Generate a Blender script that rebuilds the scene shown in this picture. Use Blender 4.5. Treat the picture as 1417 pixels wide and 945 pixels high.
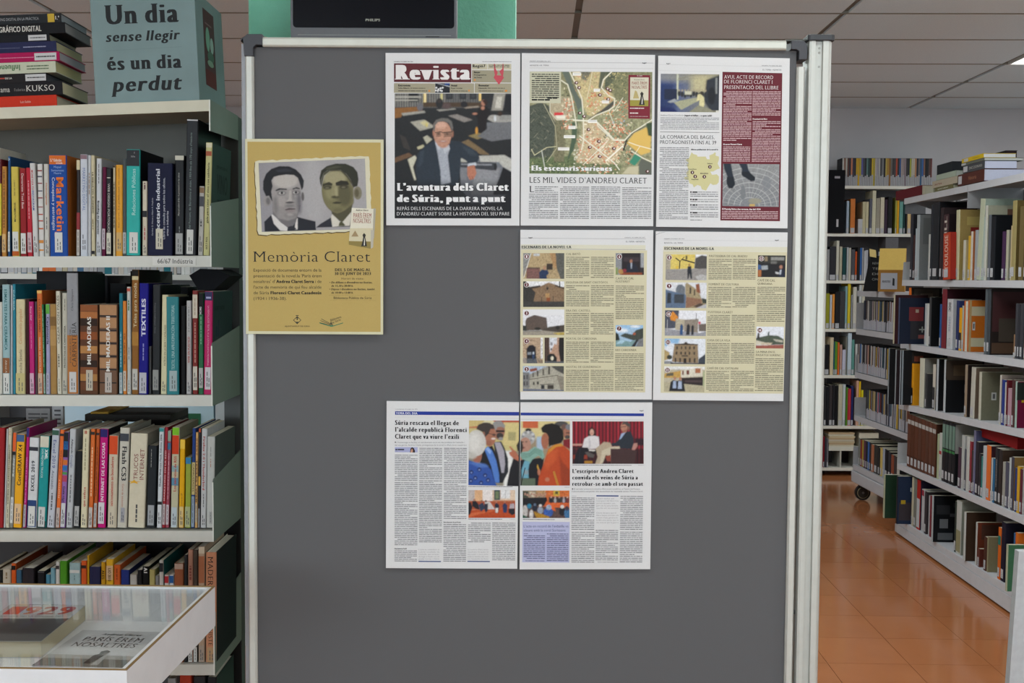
import bpy, math, random
import numpy as np
from mathutils import Matrix, Vector
random.seed(7)
rng = np.random.default_rng(7)
for o in list(bpy.data.objects):
    bpy.data.objects.remove(o)
SC = bpy.context.scene
COL = SC.collection

# ---------------------------------------------------------------- camera
FPX = 1560.0
CAMH = 1.43
YAW = math.radians(1.34)
PITCH = math.radians(-3.2)
ROLL = math.radians(0.38)
cd = bpy.data.cameras.new('camera')
cam = bpy.data.objects.new('camera', cd)
COL.objects.link(cam)
cd.sensor_width = 36.0
cd.lens = FPX / 1417.0 * 36.0
cd.clip_start = 0.05
CR = Matrix.Rotation(YAW, 3, 'Z') @ Matrix.Rotation(math.pi / 2 + PITCH, 3, 'X') @ Matrix.Rotation(ROLL, 3, 'Z')
cam.matrix_world = Matrix.Translation((0, 0, CAMH)) @ CR.to_4x4()
SC.camera = cam

# ---------------------------------------------------------------- view, world, lights
SC.view_settings.view_transform = 'Standard'
SC.view_settings.look = 'None'
SC.view_settings.gamma = 1.0
SC.view_settings.use_curve_mapping = False
SC.view_settings.exposure = 0.34
SC.cycles.use_denoising = True
SC.cycles.max_bounces = 7
SC.cycles.diffuse_bounces = 4
SC.cycles.caustics_reflective = False
SC.cycles.caustics_refractive = False
w = bpy.data.worlds.new('world')
SC.world = w
w.use_nodes = True
w.node_tree.nodes['Background'].inputs[0].default_value = (0.75, 0.85, 1.0, 1)
w.node_tree.nodes['Background'].inputs[1].default_value = 0.6
CEIL = 2.72


def area(name, loc, rot, sx, sy, watt, col=(1, 1, 1)):
    l = bpy.data.lights.new(name, 'AREA')
    l.shape = 'RECTANGLE'
    l.size = sx
    l.size_y = sy
    l.energy = watt
    l.color = col
    o = bpy.data.objects.new(name, l)
    COL.objects.link(o)
    o.location = loc
    o.rotation_euler = rot
    return o


WARM = (0.90, 0.99, 1.0)
# fluorescent ceiling luminaires (their housings are built in the ceiling section)
LAMPS = [(-0.44, 6.44, 38), (3.37, 6.5, 22), (3.37, 4.0, 17), (-3.0, 4.0, 24), (0.83, 4.0, 34), (0.83, 1.2, 10),
         (-3.0, 1.2, 16), (3.37, 1.2, 20), (0.83, -1.8, 16), (-1.8, -1.8, 16), (3.37, -1.8, 16)]
for i, (x, y, wt) in enumerate(LAMPS):
    area('ceiling_lamp_light', (x, y, CEIL - 0.03), (0, 0, 0), 1.1, 0.5, wt, WARM)
# added fill lights behind the camera, tilted up towards the ceiling
for x in (-2.6, 1.4):
    area('window_daylight', (x, -3.9, 1.6), (math.radians(116), 0, 0), 2.1, 1.4, 105, (0.82, 0.96, 1.03))

# ---------------------------------------------------------------- helpers
def pix_dir(px, py):
    return CR @ Vector(((px - 708.5) / FPX, -(py - 472.5) / FPX, -1.0))


CAM0 = Vector((0, 0, CAMH))


def lin(c):
    if isinstance(c, str):
        if len(c) == 3:
            c = c[0] * 2 + c[1] * 2 + c[2] * 2
        c = [int(c[i:i + 2], 16) / 255 for i in (0, 2, 4)]
    return np.array([x / 12.92 if x <= 0.04045 else ((x + 0.055) / 1.055) ** 2.4 for x in c])


GAIN = 0.78


def alb(c):
    return np.minimum(lin(c) * GAIN, 0.9)


class Fr:
    """upright frame: x to the right seen from the front, y into the depth, z up"""
    def __init__(self, O, ang=YAW, roll=0.0):
        self.O = Vector(O)
        self.ang = ang
        self.roll = roll
        self.R = Matrix.Rotation(ang, 3, 'Z') @ Matrix.Rotation(-roll, 3, 'Y')
        self.M = Matrix.Translation(self.O) @ self.R.to_4x4()
        self.Ri = self.R.transposed()

    def hit(self, px, py, off=0.0):
        """local (x, z) where the sight line of a photo point meets the plane y=off"""
        d = self.Ri @ pix_dir(px, py)
        c = self.Ri @ (CAM0 - self.O)
        t = (off - c.y) / d.y
        p = c + d * t
        return p.x, p.z

    def world(self, x, y, z):
        return self.O + self.R @ Vector((x, y, z))

    def sub(self, x, y, z, roll=0.0):
        return Fr(self.world(x, y, z), self.ang, self.roll + roll)


class MB:
    def __init__(self, mat=None):
        self.v = []
        self.f = []
        self.c = []
        self.n = 0
        self.mi = []
        self.mat = mat

    def add(self, verts, faces, col):
        verts = np.asarray(verts, float).reshape(-1, 3)
        k = self.n
        self.v.append(verts)
        col = np.asarray(col, float)
        if col.ndim == 1:
            col = np.tile(col[:3], (len(verts), 1))
        self.c.append(col)
        for fa in faces:
            self.f.append([i + k for i in fa])
        self.n += len(verts)

    def box(self, x0, y0, z0, x1, y1, z1, col):
        v = [(x0, y0, z0), (x1, y0, z0), (x1, y1, z0), (x0, y1, z0), (x0, y0, z1), (x1, y0, z1), (x1, y1, z1), (x0, y1, z1)]
        self.add(v, [(0, 3, 2, 1), (4, 5, 6, 7), (0, 1, 5, 4), (1, 2, 6, 5), (2, 3, 7, 6), (3, 0, 4, 7)], alb(col) if isinstance(col, str) else col)

    def prism(self, pts, axis, a, b, col):
        """closed outline pts (two coords) swept from a to b along axis"""
        n = len(pts)
        def mk(p, t):
            if axis == 'x':
                return (t, p[0], p[1])
            if axis == 'y':
                return (p[0], t, p[1])
            return (p[0], p[1], t)
        v = [mk(p, a) for p in pts] + [mk(p, b) for p in pts]
        area2 = sum(pts[i][0] * pts[(i + 1) % n][1] - pts[(i + 1) % n][0] * pts[i][1] for i in range(n))
        ccw = area2 > 0
        if axis == 'y':
            ccw = not ccw
        f0 = list(range(n))
        f1 = list(range(n, 2 * n))
        sides = [(i, (i + 1) % n, n + (i + 1) % n, n + i) for i in range(n)]
        if ccw:
            faces = [f0[::-1], f1] + sides
        else:
            faces = [f0, f1[::-1]] + [s[::-1] for s in sides]
        self.add(v, faces, alb(col) if isinstance(col, str) else col)

    def quad(self, x0, z0, x1, z1, y, col):
        """flat print facing the front (-y)"""
        self.add([(x0, y, z0), (x1, y, z0), (x1, y, z1), (x0, y, z1)], [(0, 1, 2, 3)], alb(col) if isinstance(col, str) else col)

    def cyl(self, p0, p1, r, col, n=12, r1=None):
        p0 = Vector(p0); p1 = Vector(p1)
        if r1 is None:
            r1 = r
        d = (p1 - p0).normalized()
        a = d.orthogonal().normalized()
        b = d.cross(a)
        v = []
        for p, rr in ((p0, r), (p1, r1)):
            for i in range(n):
                t = 2 * math.pi * i / n
                v.append(p + a * rr * math.cos(t) + b * rr * math.sin(t))
        f = [(i, (i + 1) % n, n + (i + 1) % n, n + i) for i in range(n)] + [list(range(n))[::-1], list(range(n, 2 * n))]
        self.add([tuple(x) for x in v], f, alb(col) if isinstance(col, str) else col)

    def build(self, name, mat=None, parent=None, fr=None, bevel=0.0, kind=None, label=None, smooth=False):
        me = bpy.data.meshes.new(name)
        V = np.concatenate(self.v) if self.v else np.zeros((0, 3))
        me.from_pydata(V.tolist(), [], self.f)
        C = np.concatenate(self.c)
        C = np.c_[C, np.ones(len(C))]
        at = me.color_attributes.new('Col', 'FLOAT_COLOR', 'POINT')
        at.data.foreach_set('color', C.astype(np.float32).ravel())
        me.materials.append(MAT[mat or self.mat])
        if smooth:
            me.polygons.foreach_set('use_smooth', [True] * len(me.polygons))
        me.update()
        o = bpy.data.objects.new(name, me)
        COL.objects.link(o)
        if parent is not None:
            o.parent = parent
        elif fr is not None:
            o.matrix_world = fr.M
        if bevel:
            m = o.modifiers.new('bevel', 'BEVEL')
            m.width = bevel
            m.segments = 2
            m.limit_method = 'ANGLE'
        if kind:
            o['kind'] = kind
        if label:
            o['label'] = label
        return o


def thing(name, label, cat, fr, group=None):
    o = bpy.data.objects.new(name, None)
    COL.objects.link(o)
    o.empty_display_size = 0.05
    o.matrix_world = fr.M
    o['label'] = label
    o['category'] = cat
    if group:
        o['group'] = group
    return o


def struct(o):
    o['kind'] = 'structure'
    return o

# ---------------------------------------------------------------- materials
MAT = {}


def mat_base(name):
    m = bpy.data.materials.new(name)
    m.use_nodes = True
    nt = m.node_tree
    b = nt.nodes['Principled BSDF']
    MAT[name] = m
    return m, nt, b


def noise(nt, scale, detail=3, coord='Object', rough=0.55):
    tc = nt.nodes.new('ShaderNodeTexCoord')
    n = nt.nodes.new('ShaderNodeTexNoise')
    n.inputs['Scale'].default_value = scale
    n.inputs['Detail'].default_value = detail
    n.inputs['Roughness'].default_value = rough
    nt.links.new(tc.outputs[coord], n.inputs['Vector'])
    return n


def bump(nt, b, src, strength, dist=0.001):
    bm = nt.nodes.new('ShaderNodeBump')
    bm.inputs['Strength'].default_value = strength
    bm.inputs['Distance'].default_value = dist
    nt.links.new(src, bm.inputs['Height'])
    nt.links.new(bm.outputs['Normal'], b.inputs['Normal'])


def attr_mat(name, rough, spec=0.4, nscale=60, namt=0.08, bs=0.1, bd=0.0005, metal=0.0, lo=None):
    m, nt, b = mat_base(name)
    a = nt.nodes.new('ShaderNodeVertexColor')
    a.layer_name = 'Col'
    n = noise(nt, nscale, 4)
    r = nt.nodes.new('ShaderNodeMapRange')
    r.inputs[1].default_value = 0.25
    r.inputs[2].default_value = 0.75
    r.inputs[3].default_value = 1 - namt
    r.inputs[4].default_value = 1 + namt
    nt.links.new(n.outputs[0], r.inputs[0])
    mx = nt.nodes.new('ShaderNodeVectorMath')
    mx.operation = 'SCALE'
    nt.links.new(a.outputs['Color'], mx.inputs[0])
    nt.links.new(r.outputs[0], mx.inputs['Scale'])
    nt.links.new(mx.outputs[0], b.inputs['Base Color'])
    b.inputs['Roughness'].default_value = rough
    b.inputs['Specular IOR Level'].default_value = spec
    b.inputs['Metallic'].default_value = metal
    if bs:
        bump(nt, b, n.outputs[0], bs, bd)
    return m


attr_mat('print', 0.6, 0.25, 300, 0.02, 0)
attr_mat('paper', 0.75, 0.2, 500, 0.03, 0.15, 0.0002)
attr_mat('cover', 0.6, 0.12, 90, 0.06, 0.05, 0.0003)
attr_mat('glossy_cover', 0.45, 0.16, 90, 0.05, 0.04, 0.0003)
attr_mat('pages', 0.85, 0.1, 700, 0.12, 0.3, 0.0004)
attr_mat('paint', 0.45, 0.4, 25, 0.04, 0.05, 0.0003)
attr_mat('metal_frame', 0.42, 0.5, 40, 0.05, 0.08, 0.0003, 0.15)
attr_mat('plastic', 0.5, 0.4, 120, 0.05, 0.1, 0.0003)
attr_mat('card', 0.8, 0.15, 80, 0.06, 0.1, 0.0004)


def two_tone(name, c1, c2, scale, rough, bscale=None, bstr=0.2, bdist=0.001, spec=0.3, detail=4, rnd=0.0):
    m, nt, b = mat_base(name)
    n = noise(nt, scale, detail)
    cr = nt.nodes.new('ShaderNodeValToRGB')
    cr.color_ramp.elements[0].position = 0.35
    cr.color_ramp.elements[1].position = 0.65
    cr.color_ramp.elements[0].color = (*lin(c1), 1)
    cr.color_ramp.elements[1].color = (*lin(c2), 1)
    nt.links.new(n.outputs[0], cr.inputs[0])
    src = cr.outputs[0]
    if rnd:
        oi = nt.nodes.new('ShaderNodeObjectInfo')
        mr = nt.nodes.new('ShaderNodeMapRange')
        mr.inputs[3].default_value = 1 - rnd
        mr.inputs[4].default_value = 1 + rnd
        nt.links.new(oi.outputs['Random'], mr.inputs[0])
        vm = nt.nodes.new('ShaderNodeVectorMath')
        vm.operation = 'SCALE'
        nt.links.new(src, vm.inputs[0])
        nt.links.new(mr.outputs[0], vm.inputs['Scale'])
        src = vm.outputs[0]
    nt.links.new(src, b.inputs['Base Color'])
    b.inputs['Roughness'].default_value = rough
    b.inputs['Specular IOR Level'].default_value = spec
    if bscale:
        n2 = noise(nt, bscale, 5)
        bump(nt, b, n2.outputs[0], bstr, bdist)
    return m, nt, b


two_tone('felt', '555556', '5d5d5f', 900, 0.95, 1400, 0.6, 0.0008, 0.05, 2)
two_tone('wall_paint', 'a8a6aa', 'b0aeb1', 1.6, 0.85, 120, 0.15, 0.001)
two_tone('wall_light', 'd8dad8', 'dddfdd', 1.6, 0.85, 120, 0.15, 0.001)
two_tone('ceiling_tile', 'ccd9e2', 'd3dfe6', 160, 0.9, 260, 0.5, 0.002, 0.1, 4, 0.02)
two_tone('ceiling_grid', '75726a', '7a776f', 10, 0.6)
two_tone('floor_tile', '955c39', '9a603c', 4, 0.13, 30, 0.02, 0.0005, 0.5, 4, 0.03)
two_tone('floor_grout', '7c5640', '845c45', 60, 0.8)
two_tone('plaster_green', '6db396', '75ba9e', 8, 0.55, 55, 0.8, 0.006, 0.4, 3)
two_tone('blue_wall', 'a9c4d6', 'b3cbdb', 3, 0.7)
two_tone('screen', '04050c', '070810', 5, 0.25, None, 0, 0, 0.15)
m, nt, b = mat_base('lamp_glow')
b.inputs['Emission Color'].default_value = (1, 0.985, 0.96, 1)
b.inputs['Emission Strength'].default_value = 3.0
m, nt, b = mat_base('window_glow')  # glow of the panes added behind the camera
b.inputs['Emission Color'].default_value = (0.85, 0.93, 1, 1)
b.inputs['Emission Strength'].default_value = 1.2
m, nt, b = mat_base('glass')
nt.nodes.remove(b)
out = nt.nodes['Material Output']
tr = nt.nodes.new('ShaderNodeBsdfTransparent')
tr.inputs[0].default_value = (0.98, 0.985, 0.98, 1)
gl = nt.nodes.new('ShaderNodeBsdfGlossy')
gl.inputs['Roughness'].default_value = 0.03
fz = nt.nodes.new('ShaderNodeFresnel')
geo = nt.nodes.new('ShaderNodeNewGeometry')
ior = nt.nodes.new('ShaderNodeMapRange')
ior.inputs[3].default_value = 1.38
ior.inputs[4].default_value = 1 / 1.38
nt.links.new(geo.outputs['Backfacing'], ior.inputs[0])
nt.links.new(ior.outputs[0], fz.inputs[0])
mx = nt.nodes.new('ShaderNodeMixShader')
nt.links.new(fz.outputs[0], mx.inputs[0])
nt.links.new(tr.outputs[0], mx.inputs[1])
nt.links.new(gl.outputs[0], mx.inputs[2])
nt.links.new(mx.outputs[0], out.inputs[0])

# ---------------------------------------------------------------- lettering
_fc = bpy.data.curves.new('lettering', 'FONT')
_fc.resolution_u = 3
_fo = bpy.data.objects.new('lettering', _fc)
COL.objects.link(_fo)
_G = {}
# style: (outline offset, smear steps, smear step, serif length, shear)
STY = {
    'sans': (0, 0, 0, 0, 0), 'bold': (0.004, 2, 0.03, 0, 0), 'thin': (-0.008, 0, 0, 0, 0), 'heavy': (0.012, 3, 0.03, 0, 0),
    'serif': (-0.012, 1, 0.024, 0.045, 0), 'didone': (-0.013, 5, 0.03, 0.05, 0), 'black': (-0.006, 6, 0.034, 0.05, 0),
    'light': (-0.016, 1, 0.012, 0.05, 0), 'ital': (-0.002, 3, 0.03, 0.02, 0.2), 'sital': (0, 0, 0, 0, 0.2), 'sheav': (-0.004, 4, 0.03, 0.04, 0)}


def _mesh_of(s, off):
    _fc.body = s
    _fc.offset = off
    dg = bpy.context.evaluated_depsgraph_get()
    ev = _fo.evaluated_get(dg)
    me = ev.to_mesh()
    V = np.array([(v.co.x, v.co.y) for v in me.vertices]).reshape(-1, 2)
    F = [tuple(p.vertices) for p in me.polygons]
    ev.to_mesh_clear()
    return V, F


_HH = None


def glyph(ch, sty):
    global _HH
    k = (ch, sty)
    if k in _G:
        return _G[k]
    off, steps, st, ser, shear = STY[sty]
    if _HH is None:
        _HH = _mesh_of('HH', 0)[0][:, 0].max()
    if ch == ' ':
        _G[k] = (np.zeros((0, 2)), [], 0.26, [])
        return _G[k]
    adv = _mesh_of('H' + ch + 'H', 0)[0][:, 0].max() - _HH
    V, F = _mesh_of(ch, off)
    if off:
        V = V.copy()
    extra = []
    if ser and ch.isalpha():
        cnt = {}
        for fa in F:
            for i in range(len(fa)):
                a, b2 = fa[i], fa[(i + 1) % len(fa)]
                e = (min(a, b2), max(a, b2))
                cnt[e] = cnt.get(e, 0) + 1
        tops = [0.0, 0.449, 0.682, 0.718, -0.21]
        for (a, b2), c in cnt.items():
            if c != 1:
                continue
            p, q = V[a], V[b2]
            L = abs(p[0] - q[0])
            if abs(p[1] - q[1]) < 0.004 and 0.03 < L < 0.14:
                y = p[1]
                if min(abs(y - t) for t in tops) < 0.03:
                    up = y < 0.1
                    x0, x1 = min(p[0], q[0]) - ser, max(p[0], q[0]) + ser
                    if not up and abs(y - 0.449) < 0.03:
                        x1 -= ser
                    h = 0.032
                    extra.append((x0, y if up else y - h, x1, y + h if up else y))
    vs, fs, lay = [], [], []
    n = 0
    for i in range(steps + 1):
        W = V + np.array([i * st, 0])
        vs.append(W)
        fs += [tuple(j + n for j in fa) for fa in F]
        lay += [i] * len(W)
        n += len(W)
    for (x0, y0, x1, y1) in extra:
        vs.append(np.array([(x0, y0), (x1 + steps * st, y0), (x1 + steps * st, y1), (x0, y1)]))
        fs.append((n, n + 1, n + 2, n + 3))
        lay += [steps + 1] * 4
        n += 4
    W = np.concatenate(vs)
    if shear:
        W = W.copy()
        W[:, 0] += W[:, 1] * shear
    _G[k] = (W, fs, adv + steps * st * 0.8 + (0.02 if ser else 0), lay)
    return _G[k]


def text2d(s, sty='sans'):
    x = 0.0
    vs, fs, ls = [], [], []
    n = 0
    for ch in s:
        V, F, adv, lay = glyph(ch, sty)
        if len(V):
            vs.append(V + np.array([x, 0]))
            fs += [tuple(j + n for j in fa) for fa in F]
            ls += lay
            n += len(V)
        x += adv
    if not vs:
        return np.zeros((0, 2)), [], [], 0.1
    V = np.concatenate(vs)
    V[:, 0] -= V[:, 0].min()
    return V, fs, ls, V[:, 0].max()


def put_text(mb, s, x0, z0, length, cap, ang, col, sty='sans', y=-0.0004, frac=None):
    """baseline starts at (x0,z0) in the front plane and runs along ang; fitted to length, cap height cap"""
    V, F, L, w_ = text2d(s, sty)
    if not len(V):
        return
    a = V[:, 0] / w_ * length
    b2 = V[:, 1] / 0.682 * cap
    ca, sa = math.cos(ang), math.sin(ang)
    X = x0 + a * ca - b2 * sa
    Z = z0 + a * sa + b2 * ca
    Y = y - np.array(L) * 0.000012
    mb.add(np.c_[X, Y, Z], F, alb(col))


def greek(mb, x0, z0, x1, z1, n, col, y=-0.0004, fill=0.42, sx=0.0, ragged=True, word=None, ms=None):
    """n lines of print too small to read, as word-long strokes"""
    dz = (z1 - z0) / n
    word = word or abs(dz) * 2.6
    vs, fs = [], []
    k = 0
    wd = abs(x1 - x0)
    for i in range(n):
        zc = z0 + (i + 0.5) * dz
        x = x0 + (word * 0.6 if (random.random() < 0.06 and n > 6) else 0)
        end = x1 if (random.random() > 0.08 or not ragged or i == 0) else x0 + wd * random.uniform(0.3, 0.9)
        while x < end - word * 0.15:
            l = min(word * random.uniform(0.35, 1.5), end - x)
            if end - x - l < word * 0.3:
                l = end - x
            h = abs(dz) * fill * 0.5 * random.uniform(0.85, 1.1)
            vs += [(x, y, zc - h), (x + l, y, zc - h), (x + l, y, zc + h), (x, y, zc + h)]
            fs.append((k, k + 1, k + 2, k + 3))
            k += 4
            x += l + word * 0.10
    if vs:
        mb.add(vs, fs, alb(col))
# ================================================================ the room
FWD = Vector((-math.sin(YAW), math.cos(YAW), 0))


def FF(D):
    return Fr(FWD * D)


RX0, RX1, RY0, RY1 = -4.7, 4.3, -4.0, 8.56
WORLD = Fr((0, 0, 0), ang=0.0)
mb = MB(); mb.box(RX0, RY0, -0.12, RX1, RY1, -0.004, '6a4a38')
floor = struct(mb.build('floor', 'floor_grout', fr=WORLD))
TS = 0.3045
tmesh = None
mb = MB(); g = 0.0011
mb.prism([(g, g), (TS - g, g), (TS - g, TS - g), (g, TS - g)], 'z', -0.01, 0.0, 'b06c44')


def piece(mb, name, mat, parent, kind=None):
    return mb.build(name, mat, parent, kind=kind)


first = piece(mb, 'floor_tile', 'floor_tile', floor)
ox, oy = 1.396 - 10 * TS, 4.175 - 4 * TS
near_tiles = set()
for i in range(14):
    for j in range(18):
        near_tiles.add((i, j))
        if (i, j) == (0, 0):
            first.location = (ox, oy, 0)
            continue
        if oy + (j + 1) * TS > RY1:
            continue
        o = first.copy()
        o.location = (ox + i * TS, oy + j * TS, 0)
        COL.objects.link(o)
mb = MB()
i0, i1 = int((RX0 - ox) / TS), int((RX1 - ox) / TS)
j0, j1 = int((RY0 - oy) / TS), int((RY1 - oy) / TS)
for i in range(i0, i1):
    for j in range(j0, j1 + 1):
        if (i, j) in near_tiles and oy + (j + 1) * TS <= RY1:
            continue
        x, y = ox + i * TS, oy + j * TS
        y1 = min(y + TS - g, RY1)
        mb.box(x + g, y + g, -0.01, x + TS - g, y1, 0.0, 'b06c44')
mb.build('floor_tile_field', 'floor_tile', floor, kind='stuff')

mb = MB(); mb.box(RX0, RY0, CEIL + 0.006, RX1, RY1, CEIL + 0.1, '8d877b')
ceiling = struct(mb.build('ceiling', 'ceiling_grid', fr=WORLD))
CX = [0.18 + 1.28 * k for k in range(-3, 4)]
CX = [RX0] + CX + [RX1]
CY = [8.56, 8.03, 7.43, 6.81, 6.13, 5.54, 4.91, 4.29, 3.67, 3.05]
while CY[-1] > RY0 + 0.7:
    CY.append(CY[-1] - 0.62)
CY.append(RY0)
lampcells = set()
far = MB()
for i in range(len(CX) - 1):
    for j in range(len(CY) - 1):
        x0, x1, y0, y1 = CX[i] + 0.017, CX[i + 1] - 0.017, CY[j + 1] + 0.008, CY[j] - 0.008
        if x1 - x0 < 0.05:
            continue
        hit_ = [l for l in LAMPS if x0 < l[0] < x1 and y0 < l[1] < y1]
        if hit_:
            lampcells.add((x0, y0, x1, y1))
            continue
        if j < 9:
            mb = MB(); mb.box(x0, y0, CEIL - 0.006, x1, y1, CEIL + 0.006, 'b3a79f')
            piece(mb, 'ceiling_tile', 'ceiling_tile', ceiling)
        else:
            far.box(x0, y0, CEIL - 0.004, x1, y1, CEIL + 0.006, 'b3a79f')
for j in range(1, 10):
    mb = MB(); mb.box(RX0, CY[j] - 0.009, CEIL - 0.008, RX1, CY[j] + 0.009, CEIL + 0.005, '8d877b')
    piece(mb, 'grid_bar', 'ceiling_grid', ceiling)
far.build('ceiling_tile_field', 'ceiling_tile', ceiling, kind='stuff')
LL = ['recessed ceiling light showing as a bright sliver just above the pinboard', 'recessed ceiling light at the upper right corner above the bookcase']
for n, (x0, y0, x1, y1) in enumerate(sorted(lampcells, key=lambda c: -c[1])):
    xc, yc = (x0 + x1) / 2, (y0 + y1) / 2
    fr = Fr((xc, yc, CEIL), ang=0.0)
    lab = {(6.44, -0.44): LL[0], (6.5, 3.37): LL[1]}
    k = min(LAMPS, key=lambda l: abs(l[0] - xc) + abs(l[1] - yc))
    lb = lab.get((k[1], k[0]))
    if lb is None:
        where = ('row above the pinboard' if yc > 3 else 'row above the viewer' if yc > 0 else 'row near the windows')
        side = 'left' if xc < -2 else 'middle' if xc < -0.2 else 'centre right' if xc < 2 else 'right'
        lb = 'recessed white ceiling light, %s one of the %s' % (side, where)
    t = thing('ceiling_light', lb, 'light', fr, 'recessed ceiling lights')
    hx, hy = (x1 - x0) / 2, (y1 - y0) / 2
    mb = MB()
    mb.box(-hx, -hy, -0.012, hx, -hy + 0.01, 0.006, 'e0e0dc'); mb.box(-hx, hy - 0.01, -0.012, hx, hy, 0.006, 'e0e0dc')
    mb.box(-hx, -hy + 0.01, -0.012, -hx + 0.01, hy - 0.01, 0.006, 'e0e0dc'); mb.box(hx - 0.01, -hy + 0.01, -0.012, hx, hy - 0.01, 0.006, 'e0e0dc')
    mb.build('frame', 'paint', t)
    mb = MB(); mb.box(-hx + 0.01, -hy + 0.01, -0.006, hx - 0.01, hy - 0.01, 0.006, 'ffffff')
    mb.build('diffuser', 'lamp_glow', t)

for nm, b_ in (('wall_far', (RX0 - 0.1, RY1, -0.12, RX1 + 0.1, RY1 + 0.1, CEIL + 0.1)), ('wall_left', (RX0 - 0.1, RY0, -0.12, RX0, RY1, CEIL + 0.1)),
               ('wall_right', (RX1, RY0, -0.12, RX1 + 0.1, RY1, CEIL + 0.1))):
    mb = MB(); mb.box(*b_, 'a29fa1')
    struct(mb.build(nm, 'wall_paint' if nm == 'wall_far' else 'wall_light', fr=WORLD))
# unseen wall behind the camera, two openings for the added glowing panes
mb = MB()
ya, yb = RY0 - 0.1, RY0
for b_ in ((RX0 - .1, ya, -0.12, RX1 + .1, yb, 0.85), (RX0 - .1, ya, 2.35, RX1 + .1, yb, CEIL + .1), (RX0 - .1, ya, 0.85, -3.7, yb, 2.35),
           (-1.5, ya, 0.85, 0.3, yb, 2.35), (2.5, ya, 0.85, RX1 + .1, yb, 2.35)):
    mb.box(*b_, 'a29fa1')
struct(mb.build('wall_back', 'wall_light', fr=WORLD))
for n, xc in enumerate((-2.6, 1.4)):  # unseen frames with glowing panes, added to brighten the room
    mb = MB()
    x0, x1 = xc - 1.1, xc + 1.1
    mb.box(x0, ya, 0.85, x0 + .05, yb, 2.35, 'dddddd'); mb.box(x1 - .05, ya, 0.85, x1, yb, 2.35, 'dddddd'); mb.box(xc - .025, ya, 0.9, xc + .025, yb, 2.3, 'dddddd')
    mb.box(x0, ya, 0.85, x1, yb, 0.9, 'dddddd'); mb.box(x0, ya, 2.3, x1, yb, 2.35, 'dddddd')
    wf = struct(mb.build('window_%d' % (n + 1), 'paint', fr=WORLD))
    mb = MB(); mb.box(x0 + .05, ya + .04, 0.9, x1 - .05, ya + .05, 2.3, 'ffffff')
    mb.build('window_pane', 'window_glow', wf)
# green textured pillar behind the pinboard
FP = FF(3.3)
xl, _ = FP.hit(343, 40); xr, _ = FP.hit(714.5, 40)
mb = MB(); mb.box(xl, 0, 0, xr, 0.45, CEIL - 0.001, '5fa88c')
struct(mb.build('wall_pillar', 'plaster_green', fr=FP, bevel=0.01))

# ================================================================ pinboard on posts
FB = FF(2.43)
P = thing('pinboard', 'large grey felt display board in an aluminium frame on posts', 'pinboard', FB)
mb = MB(); mb.box(-0.5535, 0, 0.42, 0.6015, 0.026, 1.9175, '606064')
mb.build('felt_panel', 'felt', P)
WH = 'c9cac2'
mb = MB()
mb.prism([(-0.5705, 0.005), (-0.5705, -0.006), (-0.567, -0.011), (-0.556, -0.011), (-0.5525, -0.006), (-0.5525, 0.03), (-0.5705, 0.03)], 'z', 0.40, 1.8995, WH)
mb.build('side_rail', 'metal_frame', P)
mb = MB()
mb.prism([(0.6010, 0.03), (0.6010, -0.006), (0.6045, -0.011), (0.6150, -0.011), (0.6185, -0.006), (0.6185, 0.03)], 'z', 0.40, 1.882, WH)
mb.build('side_rail', 'metal_frame', P)
mb = MB()
mb.prism([(0.03, 1.937), (-0.008, 1.937), (-0.011, 1.933), (-0.011, 1.921), (-0.008, 1.9175), (0.03, 1.9175)], 'x', -0.533, 0.577, 'd0d1c6')
mb.build('top_rail', 'metal_frame', P)
mb = MB()
mb.prism([(0.03, 0.42), (-0.008, 0.42), (-0.011, 0.416), (-0.011, 0.404), (-0.008, 0.40), (0.03, 0.40)], 'x', -0.533, 0.577, WH)
mb.build('bottom_rail', 'metal_frame', P)


def corner(x, z, sx, sz):
    mb = MB()
    o = [(0, 0), (0.008, 0.006), (0.040, 0.006), (0.040, -0.0165), (0.0265, -0.0165), (0.0205, -0.022), (0.0205, -0.040), (0.0015, -0.040), (-0.001, -0.004), (-0.006, -0.010), (-0.006, -0.004)]
    pts = [(x + sx * a, z + sz * b_) for a, b_ in o]
    if sx * sz < 0:
        pts = pts[::-1]
    mb.prism(pts, 'y', -0.014, 0.032, '3b3c42')
    mb.build('corner_cap', 'plastic', P, bevel=0.0012)


def corner_r(x, z, sx, sz):
    mb = MB()
    o = [(0, 0), (-0.026, 0), (-0.032, -0.006), (-0.034, -0.014), (-0.034, -0.040), (-0.0165, -0.040), (-0.0165, -0.022), (-0.011, -0.0185), (0.0, -0.0185)]
    pts = [(x - sx * a, z + sz * b_) for a, b_ in o]
    mb.prism(pts, 'y', -0.014, 0.032, '3b3c42')
    mb.build('corner_cap', 'plastic', P, bevel=0.0012)


corner(-0.5725, 1.9365, 1, 1)
corner_r(0.587, 1.9365, 1, 1)
corner(-0.5725, 0.4010, 1, -1)
corner_r(0.587, 0.4010, 1, -1)
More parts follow.
